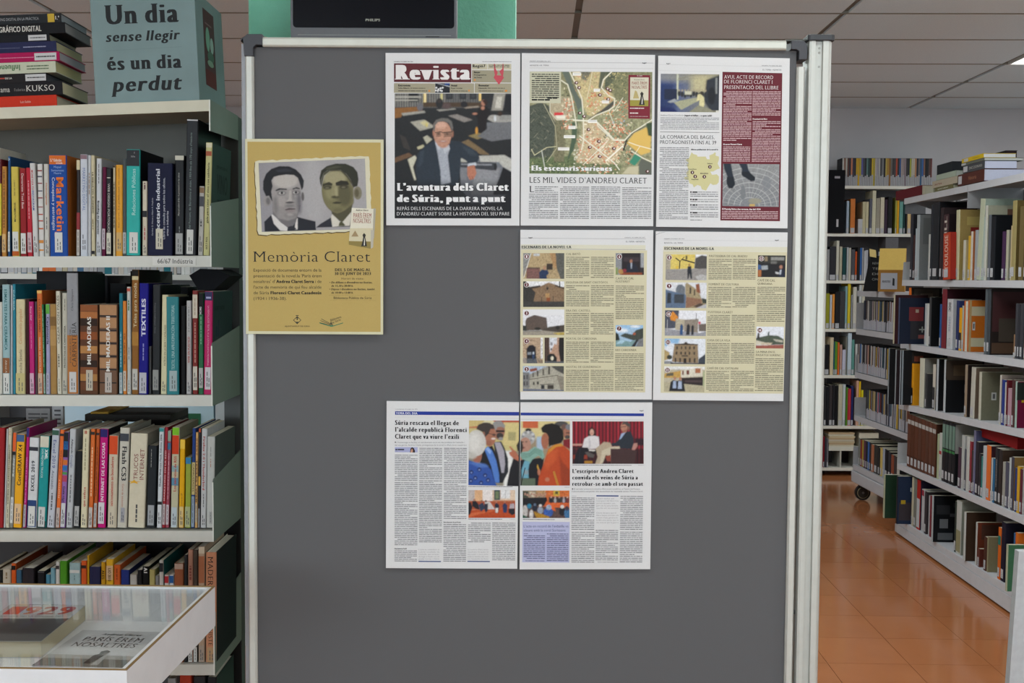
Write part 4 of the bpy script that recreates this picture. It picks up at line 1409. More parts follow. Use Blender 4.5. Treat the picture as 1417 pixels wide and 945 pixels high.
p.grad('8f9090', '7d8084')
p.mottle(.07, 1)
for k in range(7):
    R0 = 90 + k * 55
    p.line([(930 + R0 * math.cos(t / 10), 640 - R0 * math.sin(t / 10) * .85) for t in range(0, 32)], 6, 'b9bab8', .8)
    for t in range(0, 32, 2):
        a_ = t / 10
        p.line([(930 + R0 * math.cos(a_), 640 - R0 * math.sin(a_) * .85), (930 + (R0 + 55) * math.cos(a_), 640 - (R0 + 55) * math.sin(a_) * .85)], 4, 'b0b1b0', .7)
p.ell(868, 520, 24, 70, '75787c', 6, .9); p.ell(980, 595, 60, 26, '96937f', 4, .9); p.ell(1085, 430, 40, 70, '7c7f84', 6, .7)
p.poly(hx('680,246 750,246 770,340 785,400 790,440 765,480 735,475 715,430 720,370 690,300'), '1f2936', 3); p.poly(hx('712,375 775,370 792,440 770,478 735,475 715,440'), '151c26', 2)
p.poly(hx('825,246 900,246 915,300 940,345 978,375 972,405 940,408 850,350 855,300'), '202a38', 3); p.poly(hx('850,325 915,320 975,370 975,402 940,408 860,360'), '141b24', 2); p.rect(930, 625, 980, 645, 'c9a860', 2)
pg.pic(p, hx('678,246 1205,252 1198,650 672,642'), d=.0002)
pg.text('El Passeig Súria a les voreres, des del 1934', 670, 676, 1028, 15, 'f0e4e4', 'heavy', .0003, 680); pg.greek(668, 684, 1190, 768, 5, 'c9a8ac', .0002, .5)
pg.done()


def numdot(pg, x, y, s, r=26):
    for rr2, c, dd in ((r, 'e6e0dc', .0006), (r * .84, '5c1420', .0007)):
        pg.poly([(x + rr2 * math.cos(k * math.pi / 9), y + rr2 * math.sin(k * math.pi / 9)) for k in range(18)], c, dd)
    w1 = 7 if len(s) == 1 else 12
    pg.text(s, x - w1, y + 13, x + w1, 26, 'f0eaea', 'heavy', .0009)


def scene_(pg, b, k, bg, ops, quad=None, mot=.06):
    p = Pic(*b, k, bg, 1.6)
    for op in ops:
        f = getattr(p, op[0])
        a = list(op[1:])
        if op[0] in ('poly', 'line'):
            a[0] = hx(a[0])
        f(*a)
    p.mottle(mot, 1)
    return pg.pic(p, quad)


# ---------------------------------------------------------------- page D
K = 7.267
BE = 'd2cbab'
pg = Page('newspaper_page', 'beige newspaper page, photos 1 to 7 of village places, below the map page', 'newspaper page',
          [(720, 318), (904, 318.4), (902, 552.8), (720, 552.8)], group=GR)
pg.crop(715, 315, K)
pg.text('Regió7', 120, 105, 160, 10, INK, 'heavy'); pg.text('DISSABTE, 29 D’ABRIL DEL 2023', 1085, 104, 1288, 9, '5a5a5c'); pg.rect(40, 108, 1300, 111, 'b8b8ba'); pg.text('EL TEMA • REVISTA', 1098, 148, 1287, 15, '3a3a3e', 'serif')
pg.rect(42, 168, 1295, 217, 'd8d5c0'); pg.rect(42, 220, 1292, 1657, BE); pg.rect(42, 216, 1295, 219, 'a8a48c', .0001)
pg.text('ESCENARIS DE LA NOVEL·LA', 50, 207, 550, 26, '2a2a2e', 'sheav', .0002)
TXC = '757060'
scene_(pg, (65, 256, 478, 514), K, 'b09a74', [('poly', '65,256 150,256 100,400 65,500', '8a8a88', 4), ('line', '145,262 75,500', 7, 'd8d8d4'), ('poly', '370,256 478,256 478,514 440,514 380,350', '5a5a54', 5), ('poly', '330,256 390,256 400,420 370,400', 'a8845a', 6), ('rect', 100, 405, 235, 514, '7a5650', 3), ('rect', 110, 400, 235, 410, '2a2624', 1), ('rect', 300, 362, 360, 425, '3a3028', 2), ('poly', '230,514 225,450 255,420 310,425 325,460 300,480 305,514', '233456', 2), ('ell', 280, 405, 14, 20, 'b08468', 2), ('rect', 170, 262, 230, 285, 'c8ccd0', 3)], hx('65,256 478,256 478,514 65,512'), .1)
scene_(pg, (65, 540, 478, 797), K, '75604c', [('rect', 65, 540, 478, 600, 'e8e8ea'), ('poly', '130,610 240,590 320,552 390,575 478,620 478,797 130,797', '876e54', 2), ('poly', '65,560 140,600 190,650 160,797 65,797', '35322e', 4), ('poly', '140,595 240,580 238,600 130,620', '3a302a', 2), ('poly', '385,575 478,605 478,618 385,590', '3a302a', 1), ('ell', 308, 612, 12, 14, '2a2420', 1), ('rect', 298, 700, 336, 755, '8a4a26', 1), ('rect', 290, 660, 330, 700, 'b08a5a', 5), ('poly', '65,740 478,740 478,797 65,797', '3c3a38', 6), ('line', '430,540 432,600', 10, '2a2e2a'), ('line', '250,700 250,760', 4, '2a2a2a'), ('line', '365,690 368,750', 4, '2a2a2a'), ('rect', 65, 540, 100, 600, '3a3a34', 5)], None, .1)
numdot(pg, 100, 291, '1'); numdot(pg, 100, 575, '2')
pg.text('CAL BATÓ', 497, 276, 640, 21, '3a362c', 'serif', .0002)
for x, e_ in ((497, 728), (747, 975)):
    pg.greek(x, 288, e_, 510, 12, TXC, .0002); pg.greek(x, 574, e_, 795, 12, TXC, .0002)
pg.text('ESGLÉSIA DE SANT CRISTÒFOL', 498, 560, 920, 20, '3a362c', 'serif', .0002)
scene_(pg, (995, 256, 1279, 475), K, '2c2a2e', [('rect', 995, 256, 1060, 475, '8a8c90', 6), ('rect', 1060, 256, 1245, 450, '241c20', 3), ('rect', 1245, 256, 1279, 400, '9a9ca0', 3), ('rect', 1075, 300, 1230, 340, '3a2f34', 2), ('poly', '1105,440 1110,375 1150,350 1195,370 1225,430 1225,450 1100,450', '1c2030', 2), ('ell', 1150, 338, 13, 18, 'a8755c', 2), ('poly', '1145,355 1160,355 1158,410 1148,410', 'a8b4c4', 1), ('rect', 1040, 450, 1260, 472, '8a4426', 2), ('ell', 1048, 440, 26, 24, 'b88a50', 4), ('ell', 1085, 430, 18, 16, '8a2c38', 3), ('rect', 995, 400, 1020, 470, '8a9a60', 4)])
numdot(pg, 1032, 292, '6')
pg.text('CAFÈ DE CAL', 995, 520, 1178, 22, '3a362c', 'serif', .0002); pg.text('FUSTERET', 995, 552, 1138, 20, '3a362c', 'serif', .0002); pg.greek(995, 578, 1277, 834, 14, TXC, .0002)
pg.text('ERA DEL CASTELL', 498, 844, 742, 20, '3a362c', 'serif', .0002)
pg.rect(62, 822, 478, 880, 'e4e4e6', .0002)
pg.crop(715, 430, K)
pg.greek(995, 0, 1273, 88, 5, TXC, .0002)
scene_(pg, (62, -14, 478, 245), K, 'e2e2e6', [('poly', '90,100 105,72 180,42 300,70 312,190 90,200', '5c4e46', 2), ('poly', '62,145 100,150 100,205 62,200', '2c2c28', 3), ('poly', '240,190 330,160 478,140 478,215 300,225', '484038', 3), ('poly', '62,205 250,195 478,220 478,245 62,245', '9a9284', 3), ('poly', '360,222 478,212 478,240 420,244', 'b5a050', 4), ('ell', 210, 178, 30, 14, '24241c', 3), ('ell', 410, 170, 20, 18, '26241e', 3), ('rect', 65, 198, 240, 206, '6a6a60', 2)])
numdot(pg, 100, 24, '3')
scene_(pg, (62, 270, 262, 528), K, 'b39a80', [('rect', 240, 270, 262, 480, 'd8d8dc', 3), ('poly', '100,500 100,380 125,350 160,342 190,365 197,500', '1c1a20', 2), ('rect', 110, 415, 145, 440, '8a9098', 3), ('poly', '100,480 200,480 210,528 90,528', '55585e', 3), ('ell', 168, 450, 11, 38, '2e4468', 2), ('ell', 168, 425, 7, 12, 'd8e0e8', 1), ('poly', '200,470 262,500 262,528 220,528', '8a7a68', 3), ('rect', 62, 470, 100, 528, '9a9088', 4)], None, .12)
scene_(pg, (280, 270, 474, 526), K, 'b5917a', [('poly', '280,270 330,270 330,480 280,526', '4a3830', 3), ('poly', '330,270 405,270 400,345 380,330 340,420 330,350', 'd8dae0', 3), ('rect', 340, 315, 360, 350, '8a8a90', 2), ('rect', 343, 375, 356, 398, '2a2420', 1), ('poly', '425,270 474,270 474,526 440,526 420,400', '1c1814', 3), ('poly', '305,526 308,455 335,430 375,432 402,470 402,515', '121214', 2), ('ell', 357, 476, 14, 20, 'e8e0c8', 2), ('poly', '280,505 474,505 474,526 280,526', '5a5c60', 3)], None, .1)
numdot(pg, 100, 306, '4')
scene_(pg, (62, 556, 474, 808), K, '9a978c', [('poly', '62,556 310,556 130,640 62,620', 'a8b8cc', 4), ('poly', '130,590 200,575 210,600 140,615', '8a4a34', 2), ('poly', '130,690 340,560 474,640 474,808 130,790', 'a9a596', 2), ('poly', '340,556 474,556 474,640 400,600', '4c4c48', 6), ('line', '130,690 400,650 474,672', 6, '5a5248'), ('poly', '400,655 474,672 474,808 440,800', '8a8476', 4), ('rect', 205, 710, 222, 740, '2c2824', 1), ('rect', 165, 715, 180, 745, '2c2824', 1), ('rect', 245, 745, 280, 785, '2a2a2c', 1), ('rect', 310, 745, 370, 785, '3a3630', 2), ('rect', 160, 625, 172, 665, '3c3830', 1), ('rect', 205, 605, 218, 660, '3c3830', 1), ('rect', 260, 590, 274, 650, '3c3830', 1), ('rect', 315, 560, 335, 640, '3c3830', 1), ('rect', 62, 620, 130, 770, '7a7a7a', 3), ('rect', 72, 650, 84, 690, '3a3a3a', 1), ('rect', 100, 645, 112, 690, '3a3a3a', 1), ('rect', 72, 710, 84, 750, '3a3a3a', 1), ('rect', 100, 710, 112, 750, '3a3a3a', 1), ('poly', '62,780 474,795 474,808 62,808', '6a7080', 2), ('line', '240,740 370,735', 5, '2e2a28')], None, .08)
numdot(pg, 100, 587, '5')
scene_(pg, (995, 144, 1272, 360), K, 'a0bcd4', [('poly', '995,144 1272,144 1272,200 1150,180 1080,225 995,220', '9abfe0', 6), ('ell', 1060, 200, 60, 18, 'e8ecf0', 8), ('ell', 1190, 160, 50, 12, 'dfe6ee', 6), ('poly', '1040,250 1090,225 1160,240 1200,195 1272,175 1272,320 1180,300 1060,260', '40463e', 3), ('poly', '995,215 1025,235 1040,300 995,300', '22281e', 3), ('poly', '995,300 1060,290 1140,310 1200,290 1160,360 995,360', '7a9a9a', 5), ('poly', '1000,330 1050,290 1090,300 1060,330', 'a8c8d8', 6), ('poly', '1200,290 1225,290 1190,360 1150,360', '2a2c30', 2), ('poly', '1225,290 1272,270 1272,360 1195,360', '77787c', 3), ('ell', 1182, 232, 14, 12, 'a8583c', 3), ('line', '1248,180 1250,280', 4, '2a2a28')])
numdot(pg, 1030, 178, '7')
for s, y, x in (('PORTAL DE CARDONA', 290, 805), ('HOSTAL DE GUADRENCH', 574, 845)):
    pg.text(s, 495, y, x, 20, '3a362c', 'serif', .0002)
for x, e_ in ((495, 725), (744, 972)):
    pg.greek(x, 18, e_, 242, 12, TXC, .0002); pg.greek(x, 305, e_, 525, 12, TXC, .0002); pg.greek(x, 588, e_, 806, 12, TXC, .0002)
pg.text('RIU CARDENER', 992, 404, 1205, 20, '3a362c', 'serif', .0002); pg.greek(990, 424, 1272, 805, 21, TXC, .0002)
pg.done()

# ---------------------------------------------------------------- page E
K = 7.085
pg = Page('newspaper_page', 'beige newspaper page, photos 8 to 14 of village places, right of pages 1 to 7', 'newspaper page',
          [(907.5, 320), (1090, 321.6), (1084, 555), (903.5, 553.5)], group=GR)
pg.crop(900, 315, K)
pg.text('DISSABTE, 29 D’ABRIL DEL 2023', 135, 114, 332, 9, '5a5a5c'); pg.text('Regió7', 1222, 128, 1260, 10, INK, 'heavy'); pg.text('REVISTA • EL TEMA', 135, 157, 320, 14, '3a3a3e', 'serif')
pg.poly(hx('130,121 1345,131 1345,133 130,123'), 'b8b8ba')
pg.poly(hx('55,68 90,52 150,40 150,42 92,55 56,72'), '8a8a8a')
pg.poly(hx('126,180 1342,190 1340,238 125,230'), 'd8d5c0'); pg.poly(hx('125,232 1340,240 1303,1627 100,1619'), BE)
pg.text('ESCENARIS DE LA NOVEL·LA', 138, 216, 624, 26, '2a2a2e', 'sheav', .0002, 220)
scene_(pg, (150, 262, 552, 516), K, 'b9b7b4', [('poly', '195,262 440,262 430,400 195,410', 'd8c268', 2), ('poly', '440,262 552,262 552,290 450,290', 'e4e6ea', 2), ('poly', '440,300 500,270 552,280 552,420 430,400', '4c4a48', 4), ('poly', '150,262 200,262 195,420 150,420', 'a8a090', 5), ('line', '285,400 290,330 250,300', 10, '2c2620'), ('line', '290,330 330,290', 6, '2c2620'), ('line', '310,312 430,345', 12, '2e2a24'), ('rect', 345, 275, 360, 315, '3a3428', 1), ('rect', 250, 375, 272, 430, 'd8b43c', 1), ('poly', '150,410 552,400 552,516 150,516', '96928e', 4), ('poly', '440,480 500,455 552,470 552,516 470,516', 'b4b2b0', 4), ('poly', '362,430 365,380 400,375 405,430 410,500 395,500 385,445 375,500 365,500', '22262e', 1), ('ell', 381, 365, 8, 11, '8a5c48', 1)], hx('152,262 553,264 550,517 148,513'))
scene_(pg, (150, 540, 548, 790), K, 'd9dbe0', [('poly', '355,540 470,620 500,700 548,740 548,790 340,790 340,560', 'a09070', 2), ('poly', '440,560 475,550 490,650 450,630', '8a5238', 2), ('poly', '350,680 500,700 500,740 350,790', '8a6650', 3), ('poly', '250,600 270,565 310,560 340,590 340,680 250,640', '6a7078', 2), ('poly', '150,610 350,660 345,790 150,790', '5b6e88', 2), ('poly', '170,640 205,645 205,740 165,745', '2a3038', 1), ('rect', 235, 655, 330, 740, '3a4048', 2), ('rect', 382, 590, 398, 650, '33302c', 1), ('rect', 425, 610, 437, 665, '33302c', 1), ('poly', '420,770 480,740 520,745 480,790', '4c3c34', 4), ('poly', '500,690 548,700 548,740 510,740', '3a4038', 3), ('poly', '440,790 548,745 548,790', 'b8b8bc', 3)], hx('150,536 551,540 548,790 148,786'))
numdot(pg, 186, 293, '8'); numdot(pg, 184, 572, '9')
pg.text('PASTISSERIA DE CAL IRADIU', 574, 288, 950, 21, '3a362c', 'serif', .0002, 291); pg.text('FOMENT DE CULTURA', 570, 564, 868, 20, '3a362c', 'serif', .0002, 567)
for x, e_ in ((572, 794), (810, 1030)):
    pg.greek(x, 302, e_, 512, 12, TXC, .0002); pg.greek(x - 3, 577, e_ - 3, 787, 12, TXC, .0002)
scene_(pg, (1055, 272, 1325, 486), K, '1c1b1e', [('rect', 1060, 272, 1325, 350, '33322f', 4), ('rect', 1120, 285, 1150, 330, '8a7a60', 4), ('rect', 1180, 290, 1310, 320, '8c8c88', 6), ('poly', '1085,375 1150,370 1155,410 1095,415', '9aa0a4', 2), ('poly', '1055,360 1090,370 1085,420 1055,415', '3a5a88', 2), ('rect', 1058, 415, 1090, 480, 'a8683a', 3), ('poly', '1260,486 1265,420 1290,395 1315,420 1318,486', '1c2438', 2), ('ell', 1280, 385, 15, 18, 'b07c64', 2), ('poly', '1225,430 1265,440 1260,455 1230,450', 'c8c8c8', 1), ('poly', '1270,415 1285,410 1280,460 1265,455', 'c0c8d4', 1), ('rect', 1180, 330, 1240, 355, '6a6a66', 4)], hx('1056,271 1326,273 1322,486 1052,484'))
numdot(pg, 1088, 303, '13')
pg.text('CAFÈ DE CAL', 1050, 526, 1222, 22, '3a362c', 'serif', .0002, 529); pg.text('QUINTANA', 1050, 558, 1195, 20, '3a362c', 'serif', .0002, 561); pg.greek(1048, 574, 1318, 808, 13, TXC, .0002)
pg.crop(900, 430, K)
pg.greek(1045, -5, 1313, 112, 6, TXC, .0002)
scene_(pg, (142, 0, 545, 246), K, 'e4e5ea', [('poly', '142,0 280,0 270,170 142,180', '4a4e5c', 3), ('poly', '190,50 220,10 275,70 240,105 200,95', 'd88a30', 2), ('poly', '250,80 345,90 335,190 245,190', 'b5ab94', 3), ('poly', '335,90 470,80 465,215 330,205', '8f8478', 3), ('line', '448,30 446,90', 5, '3a3a3c'), ('poly', '470,130 545,125 545,200 475,200', '6a6058', 4), ('ell', 480, 118, 12, 13, 'c03040', 1), ('poly', '142,170 330,200 480,215 545,200 545,246 142,246', '96979e', 3), ('poly', '290,235 292,150 305,128 322,150 318,235', '2c4c78', 1), ('poly', '350,235 358,145 372,125 388,150 384,235', '26262c', 1), ('poly', '400,235 402,155 414,135 426,155 424,235', '26262c', 1), ('line', '168,90 168,205', 4, 'c8c8c8')], hx('144,-5 547,0 543,248 140,244'))
scene_(pg, (138, 274, 536, 522), K, 'dfe3ea', [('poly', '138,274 290,274 270,330 190,320 150,360 138,340', '8fb8dc', 8), ('poly', '235,330 325,325 345,308 365,325 460,330 472,515 212,500', '8f7a5e', 2), ('poly', '235,328 325,323 345,306 367,323 462,328 462,336 235,336', '3a3028', 1), ('poly', '470,470 536,420 536,522 470,522', '3c424c', 3), ('poly', '138,380 190,410 190,470 138,490', 'b09a6a', 3), ('ell', 190, 455, 26, 22, '34382e', 4), ('poly', '138,490 212,490 212,522 138,522', '8a8c90', 3), ('poly', '200,505 536,510 536,522 200,522', '3a3c40', 2)] +
       [('rect', x, 350, x + 13, 378, '2e2a28', 1) for x in (255, 298, 337, 377, 418)] + [('rect', x, 403, x + 14, 430, '2e2a28', 1) for x in (250, 295, 335, 375, 422)] + [('rect', x, 462, x + 14, 505, '2e2a28', 1) for x in (240, 285, 378, 425)] + [('rect', 325, 465, 352, 512, '1e1a18', 1), ('rect', 305, 435, 368, 446, '3a322c', 1)], hx('140,272 541,276 536,524 136,520'))
scene_(pg, (134, 548, 528, 796), K, 'b8b09a', [('rect', 134, 548, 528, 580, 'e2e2e0', 4), ('poly', '140,620 300,590 300,660 134,660', 'c09a50', 3), ('poly', '298,590 500,555 502,640 298,655', 'd8d2c0', 2), ('rect', 308, 590, 325, 630, '6a3028', 1), ('rect', 352, 585, 375, 628, '6a3028', 1), ('rect', 435, 568, 485, 612, 'a86a48', 2), ('poly', '160,620 225,610 225,640 155,645', '5a5648', 3), ('poly', '300,660 515,648 512,735 310,720', '2c2224', 2), ('poly', '134,700 528,735 528,796 134,796', 'b0a88c', 4), ('poly', '510,600 528,590 528,740 512,740', 'a8b088', 3), ('poly', '185,790 200,700 225,680 262,690 290,680 325,700 342,790', '1a1c24', 1), ('poly', '225,690 252,690 255,760 220,760', 'a0b0cc', 1), ('poly', '275,690 305,692 310,765 270,765', 'aab8d0', 1), ('ell', 240, 665, 12, 16, 'b07c64', 1), ('ell', 292, 667, 13, 17, 'b07c64', 1), ('rect', 340, 680, 500, 700, '4a3a3a', 4)], hx('136,544 534,548 528,798 132,792'))
numdot(pg, 178, 33, '10'); numdot(pg, 172, 307, '11'); numdot(pg, 167, 581, '12')
for s, y, x in (('CASA DE LA VILA', 298, 783), ('CAFÈ DE CAL CATALAN', 572, 860)):
    pg.text(s, 556, y, x, 20, '3a362c', 'serif', .0002, y + 3)
pg.text('FUSTERIA CLARET', 564, 22, 808, 20, '3a362c', 'serif', .0002, 25)
for x, e_ in ((558, 778), (797, 1020)):
    pg.greek(x, 36, e_, 246, 12, TXC, .0002); pg.greek(x - 5, 312, e_ - 5, 520, 12, TXC, .0002); pg.greek(x - 10, 585, e_ - 10, 793, 12, TXC, .0002)
scene_(pg, (1038, 157, 1308, 370), K, 'dfe2ea', [('poly', '1038,270 1100,255 1160,240 1250,245 1308,280 1308,330 1180,335 1038,310', '4c5648', 3), ('poly', '1055,220 1070,220 1075,280 1045,280', '3c3834', 2), ('poly', '1152,215 1158,205 1168,208 1166,245 1150,245', '3a4440', 1), ('poly', '1038,290 1120,310 1110,335 1038,335', 'ccc6b4', 3), ('poly', '1200,275 1300,290 1300,310 1230,300', 'b5b0a0', 4), ('poly', '1038,340 1308,330 1308,370 1038,370', '9a584a', 2), ('poly', '1090,310 1200,315 1180,335 1090,335', 'c8b8a0', 3)], hx('1040,155 1310,157 1304,370 1034,368'))
numdot(pg, 1072, 190, '14')
pg.text('LA MINA EN EL', 1035, 412, 1225, 20, '3a362c', 'serif', .0002, 414); pg.text('PAISATGE SURIENC', 1034, 443, 1280, 20, '3a362c', 'serif', .0002, 446); pg.greek(1030, 460, 1298, 792, 18, TXC, .0002)
pg.done()

# ---------------------------------------------------------------- page F
K = 7.458
pg = Page('newspaper_page', 'newspaper page with blue Tema del dia banner and people talking, lower left on the board', 'newspaper page',
          [(535, 555), (718.4, 556.7), (715.7, 787), (534, 786)], group=GR)
pg.crop(530, 550, K)
pg.text('2 | DIUMENGE, 30 D’ABRIL DEL 2023', 125, 125, 355, 9, '5a5a5c')
pg.poly(hx('125,142 1403,150 1403,186 125,178'), '1c3490'); pg.text('TEMA DEL DIA', 133, 172, 357, 22, 'd8dcea', 'sheav', .0002, 174); pg.poly(hx('125,205 1400,217 1400,219 125,207'), 'c4c4c4')
for s, y, x in (('Súria rescata el llegat de', 282, 783), ('l’alcalde republicà Florenci', 353, 866), ('Claret que va viure l’exili', 424, 786)):
    pg.text(s, 124, y, x, 48, '17171c', 'didone', 0, y + 4)
pg.text('L’homenatge va facilitar el retrobament entre els descendents de l’exbatlle i', 140, 470, 842, 15, '77777a'); pg.text('del seu germà, Andreu Claret, protagonista de la novel·la «París érem nosaltres»', 122, 498, 864, 15, '77777a'); pg.rect(122, 456, 133, 467, INK)
pg.rect(122, 511, 357, 566, 'a9add2'); pg.greek(128, 528, 218, 545, 1, '1c1c24', .0001, .8); pg.greek(128, 548, 152, 556, 1, '3a3a44', .0001)
pg.poly(hx('278,566 285,525 300,513 318,522 330,550 330,568'), '2a2024', .0002); pg.poly(hx('288,545 300,525 310,545 306,566 284,566'), 'c8957c', .0003)
pg.greek(122, 585, 356, 866, 15, '77777b'); pg.greek(375, 514, 610, 846, 18, '77777b'); pg.greek(630, 514, 864, 846, 18, '77777b')
p = Pic(888, 238, 1400, 930, K, '8a8474', 1.5)   # continues into the lower crop
p.rect(888, 238, 1400, 330, 'b5523c', 6); p.poly(hx('888,238 1060,238 1000,300 888,310'), 'c8b478', 6); p.rect(888, 320, 1400, 560, 'c4b87c', 10); p.rect(1240, 260, 1400, 500, 'd0c084', 4); p.rect(1290, 360, 1365, 450, 'a8a070', 3); p.poly(hx('1050,238 1130,238 1180,280 1000,300'), 'd8cfa8', 5)
p.rect(1250, 560, 1340, 930, 'e4e4e0', 8)
p.poly(hx('1140,470 1220,460 1255,530 1290,640 1295,780 1260,850 1240,895 1200,895 1160,600'), '1e2026', 3); p.poly(hx('1150,470 1210,470 1250,560 1262,700 1250,790 1225,790 1190,600'), 'a4a0aa', 3)
p.ell(1198, 345, 58, 100, '9a6a58', 3); p.poly(hx('1130,270 1165,242 1215,245 1258,290 1250,320 1215,305 1180,310 1160,350 1165,420 1145,380'), '8f8e8c', 4); p.rect(1165, 342, 1252, 362, '1a1416', 2); p.ell(1205, 400, 36, 32, '3a3230', 5); p.ell(1215, 432, 24, 18, '8f8c8a', 5)
p.poly(hx('1005,690 1030,560 1080,520 1130,505 1190,640 1215,760 1240,895 1140,895 1100,760'), '14151a', 3); p.poly(hx('1050,545 1085,515 1130,560 1170,660 1200,800 1205,895 1160,895 1120,720'), '4f7ac4', 3); p.poly(hx('1060,540 1085,520 1120,560 1110,600'), '86a6dc', 3)
p.ell(1105, 400, 62, 112, 'a46c54', 4); p.poly(hx('965,330 985,285 1040,262 1100,265 1140,290 1150,330 1110,330 1090,380 1050,420 1040,370 1000,350'), '3c3430', 4); p.ell(1040, 385, 14, 26, '8f5c48', 3); p.line(hx('1070,372 1160,392'), 5, '2a2222'); p.ell(1145, 392, 16, 13, '5a4038', 3); p.ell(1140, 432, 22, 10, 'e0d0c4', 2); p.ell(1090, 480, 30, 28, '95604a', 8)
p.poly(hx('1285,895 1310,750 1345,640 1400,600 1400,930 1280,930'), '15141a', 3); p.poly(hx('1298,575 1330,560 1300,515 1312,508 1345,545 1370,565 1400,620 1400,665 1350,640 1310,605'), 'b06a50', 3); p.poly(hx('1375,500 1400,450 1400,560 1385,560'), '2c2826', 4)
p.ell(975, 600, 50, 95, '9c6450', 6); p.ell(1005, 555, 18, 42, 'b87c64', 3)
p.ell(965, 480, 100, 138, 'c9c6c0', 5); p.ell(950, 470, 60, 90, 'dcdad4', 20, .8); p.poly(hx('888,570 960,600 975,625 940,650 888,640'), 'bab6ae', 8)
p.poly(hx('888,660 960,690 1070,710 1120,760 1150,860 1180,930 888,930'), '2c4f9c', 4); p.poly(hx('888,690 930,680 1060,700 1100,730 1000,740'), '5a80c8', 8, .7)
for x, y in ((920, 790), (1000, 760), (1060, 820), (960, 850), (1090, 870), (915, 880), (1020, 900)):
    p.ell(x, y, 20, 22, '1c2c60', 4); p.ell(x, y + 4, 8, 8, '8aa0d8', 2)
p.mottle(.03, 1)
pg.pic(p, hx('888,236 1403,238 1396,915 881,903'))
pg.crop(530, 665, K)
pg.greek(880, 56, 1336, 67, 1, '4a4a4e', 0, .7); pg.greek(880, 392, 1230, 402, 1, '4a4a4e', 0, .7); pg.greek(1308, 394, 1364, 402, 1, '9a9a9c')
scene_(pg, (882, 98, 1364, 384), K, 'd8b89a', [('rect', 882, 98, 950, 210, 'b9b0ac', 3), ('rect', 950, 98, 1030, 215, 'd8ab80', 3), ('rect', 1030, 98, 1130, 215, 'e4dcd8', 5), ('rect', 1130, 98, 1364, 200, 'd9c0a8', 3), ('rect', 1215, 98, 1310, 185, 'dcdcdc', 3), ('line', '1262,98 1262,185', 4, 'a8a8a8'), ('rect', 1147, 98, 1207, 200, '2a3c48', 1), ('rect', 1158, 112, 1196, 190, '6c7a58', 3), ('rect', 882, 210, 1364, 300, 'a8502e', 3), ('rect', 1135, 205, 1364, 215, 'b9683c', 1), ('poly', '1050,215 1100,215 1160,300 1060,320', 'c8c0bc', 5), ('poly', '882,300 1364,290 1364,384 882,384', 'b4481e', 3), ('poly', '882,384 1000,340 1160,310 1120,305 900,335', 'c8653a', 3), ('poly', '882,230 905,220 925,270 900,350 882,350', '1c1a22', 2), ('poly', '925,210 955,205 985,240 1000,300 960,290 920,260', '1c1c22', 2), ('ell', 944, 200, 12, 12, 'a8705a', 1), ('poly', '985,250 1030,225 1060,280 1010,320', '2c3850', 3), ('ell', 1020, 212, 10, 12, '8a5a48', 1), ('poly', '1045,240 1085,235 1080,310 1060,330 1045,290', '2a2c3c', 3), ('ell', 1062, 212, 9, 12, '4a3830', 1), ('poly', '1150,250 1170,228 1198,250 1196,290 1186,330 1160,330 1158,280', '1e2838', 2), ('poly', '1160,280 1188,280 1184,330 1160,328', 'd8d4cc', 2), ('ell', 1168, 218, 9, 12, 'a8705a', 1), ('poly', '1232,250 1255,230 1280,250 1278,330 1240,330', '26345a', 2), ('ell', 1255, 218, 9, 12, 'a8705a', 1), ('poly', '1292,290 1355,280 1360,340 1330,355 1295,330', '1a1c26', 2), ('poly', '1310,240 1350,235 1355,285 1305,285', 'b0a8b0', 3), ('ell', 1328, 216, 9, 11, 'a8705a', 1)])
pg.greek(120, 12, 355, 672, 35, '77777b'); pg.text('Una història d’exili', 118, 707, 245, 12, INK, 'heavy'); pg.greek(118, 715, 350, 838, 7, '77777b')
pg.greek(373, -8, 607, 642, 35, '77777b'); pg.greek(628, -8, 860, 400, 22, '77777b'); pg.text('Retrobament de pel·lícula', 626, 435, 803, 12, INK, 'heavy'); pg.greek(624, 443, 856, 840, 21, '77777b')
for x, ls in ((368, ('L’acte va reivindicar el', 'caràcter conciliador de', 'l’exbatlle, que va haver', 'de fugir a l’exili i no va', 'poder tornar a Súria')), (873, ('La novel·la «París érem', 'nosaltres» ha ajudat el', 'seu autor a viure junts', 'amb la família del seu', 'avi, l’exalcalde de Súria'))):
    for i, s in enumerate(ls):
        pg.text(s, x, 718 + i * 24, x + 212, 14, '8a8a90', 'thin')
    pg.rect(x - 2, 828, x + 230, 840, '31457f')
pg.greek(878, 428, 1110, 642, 11, '77777b'); pg.greek(1128, 428, 1364, 828, 21, '77777b')
pg.done()

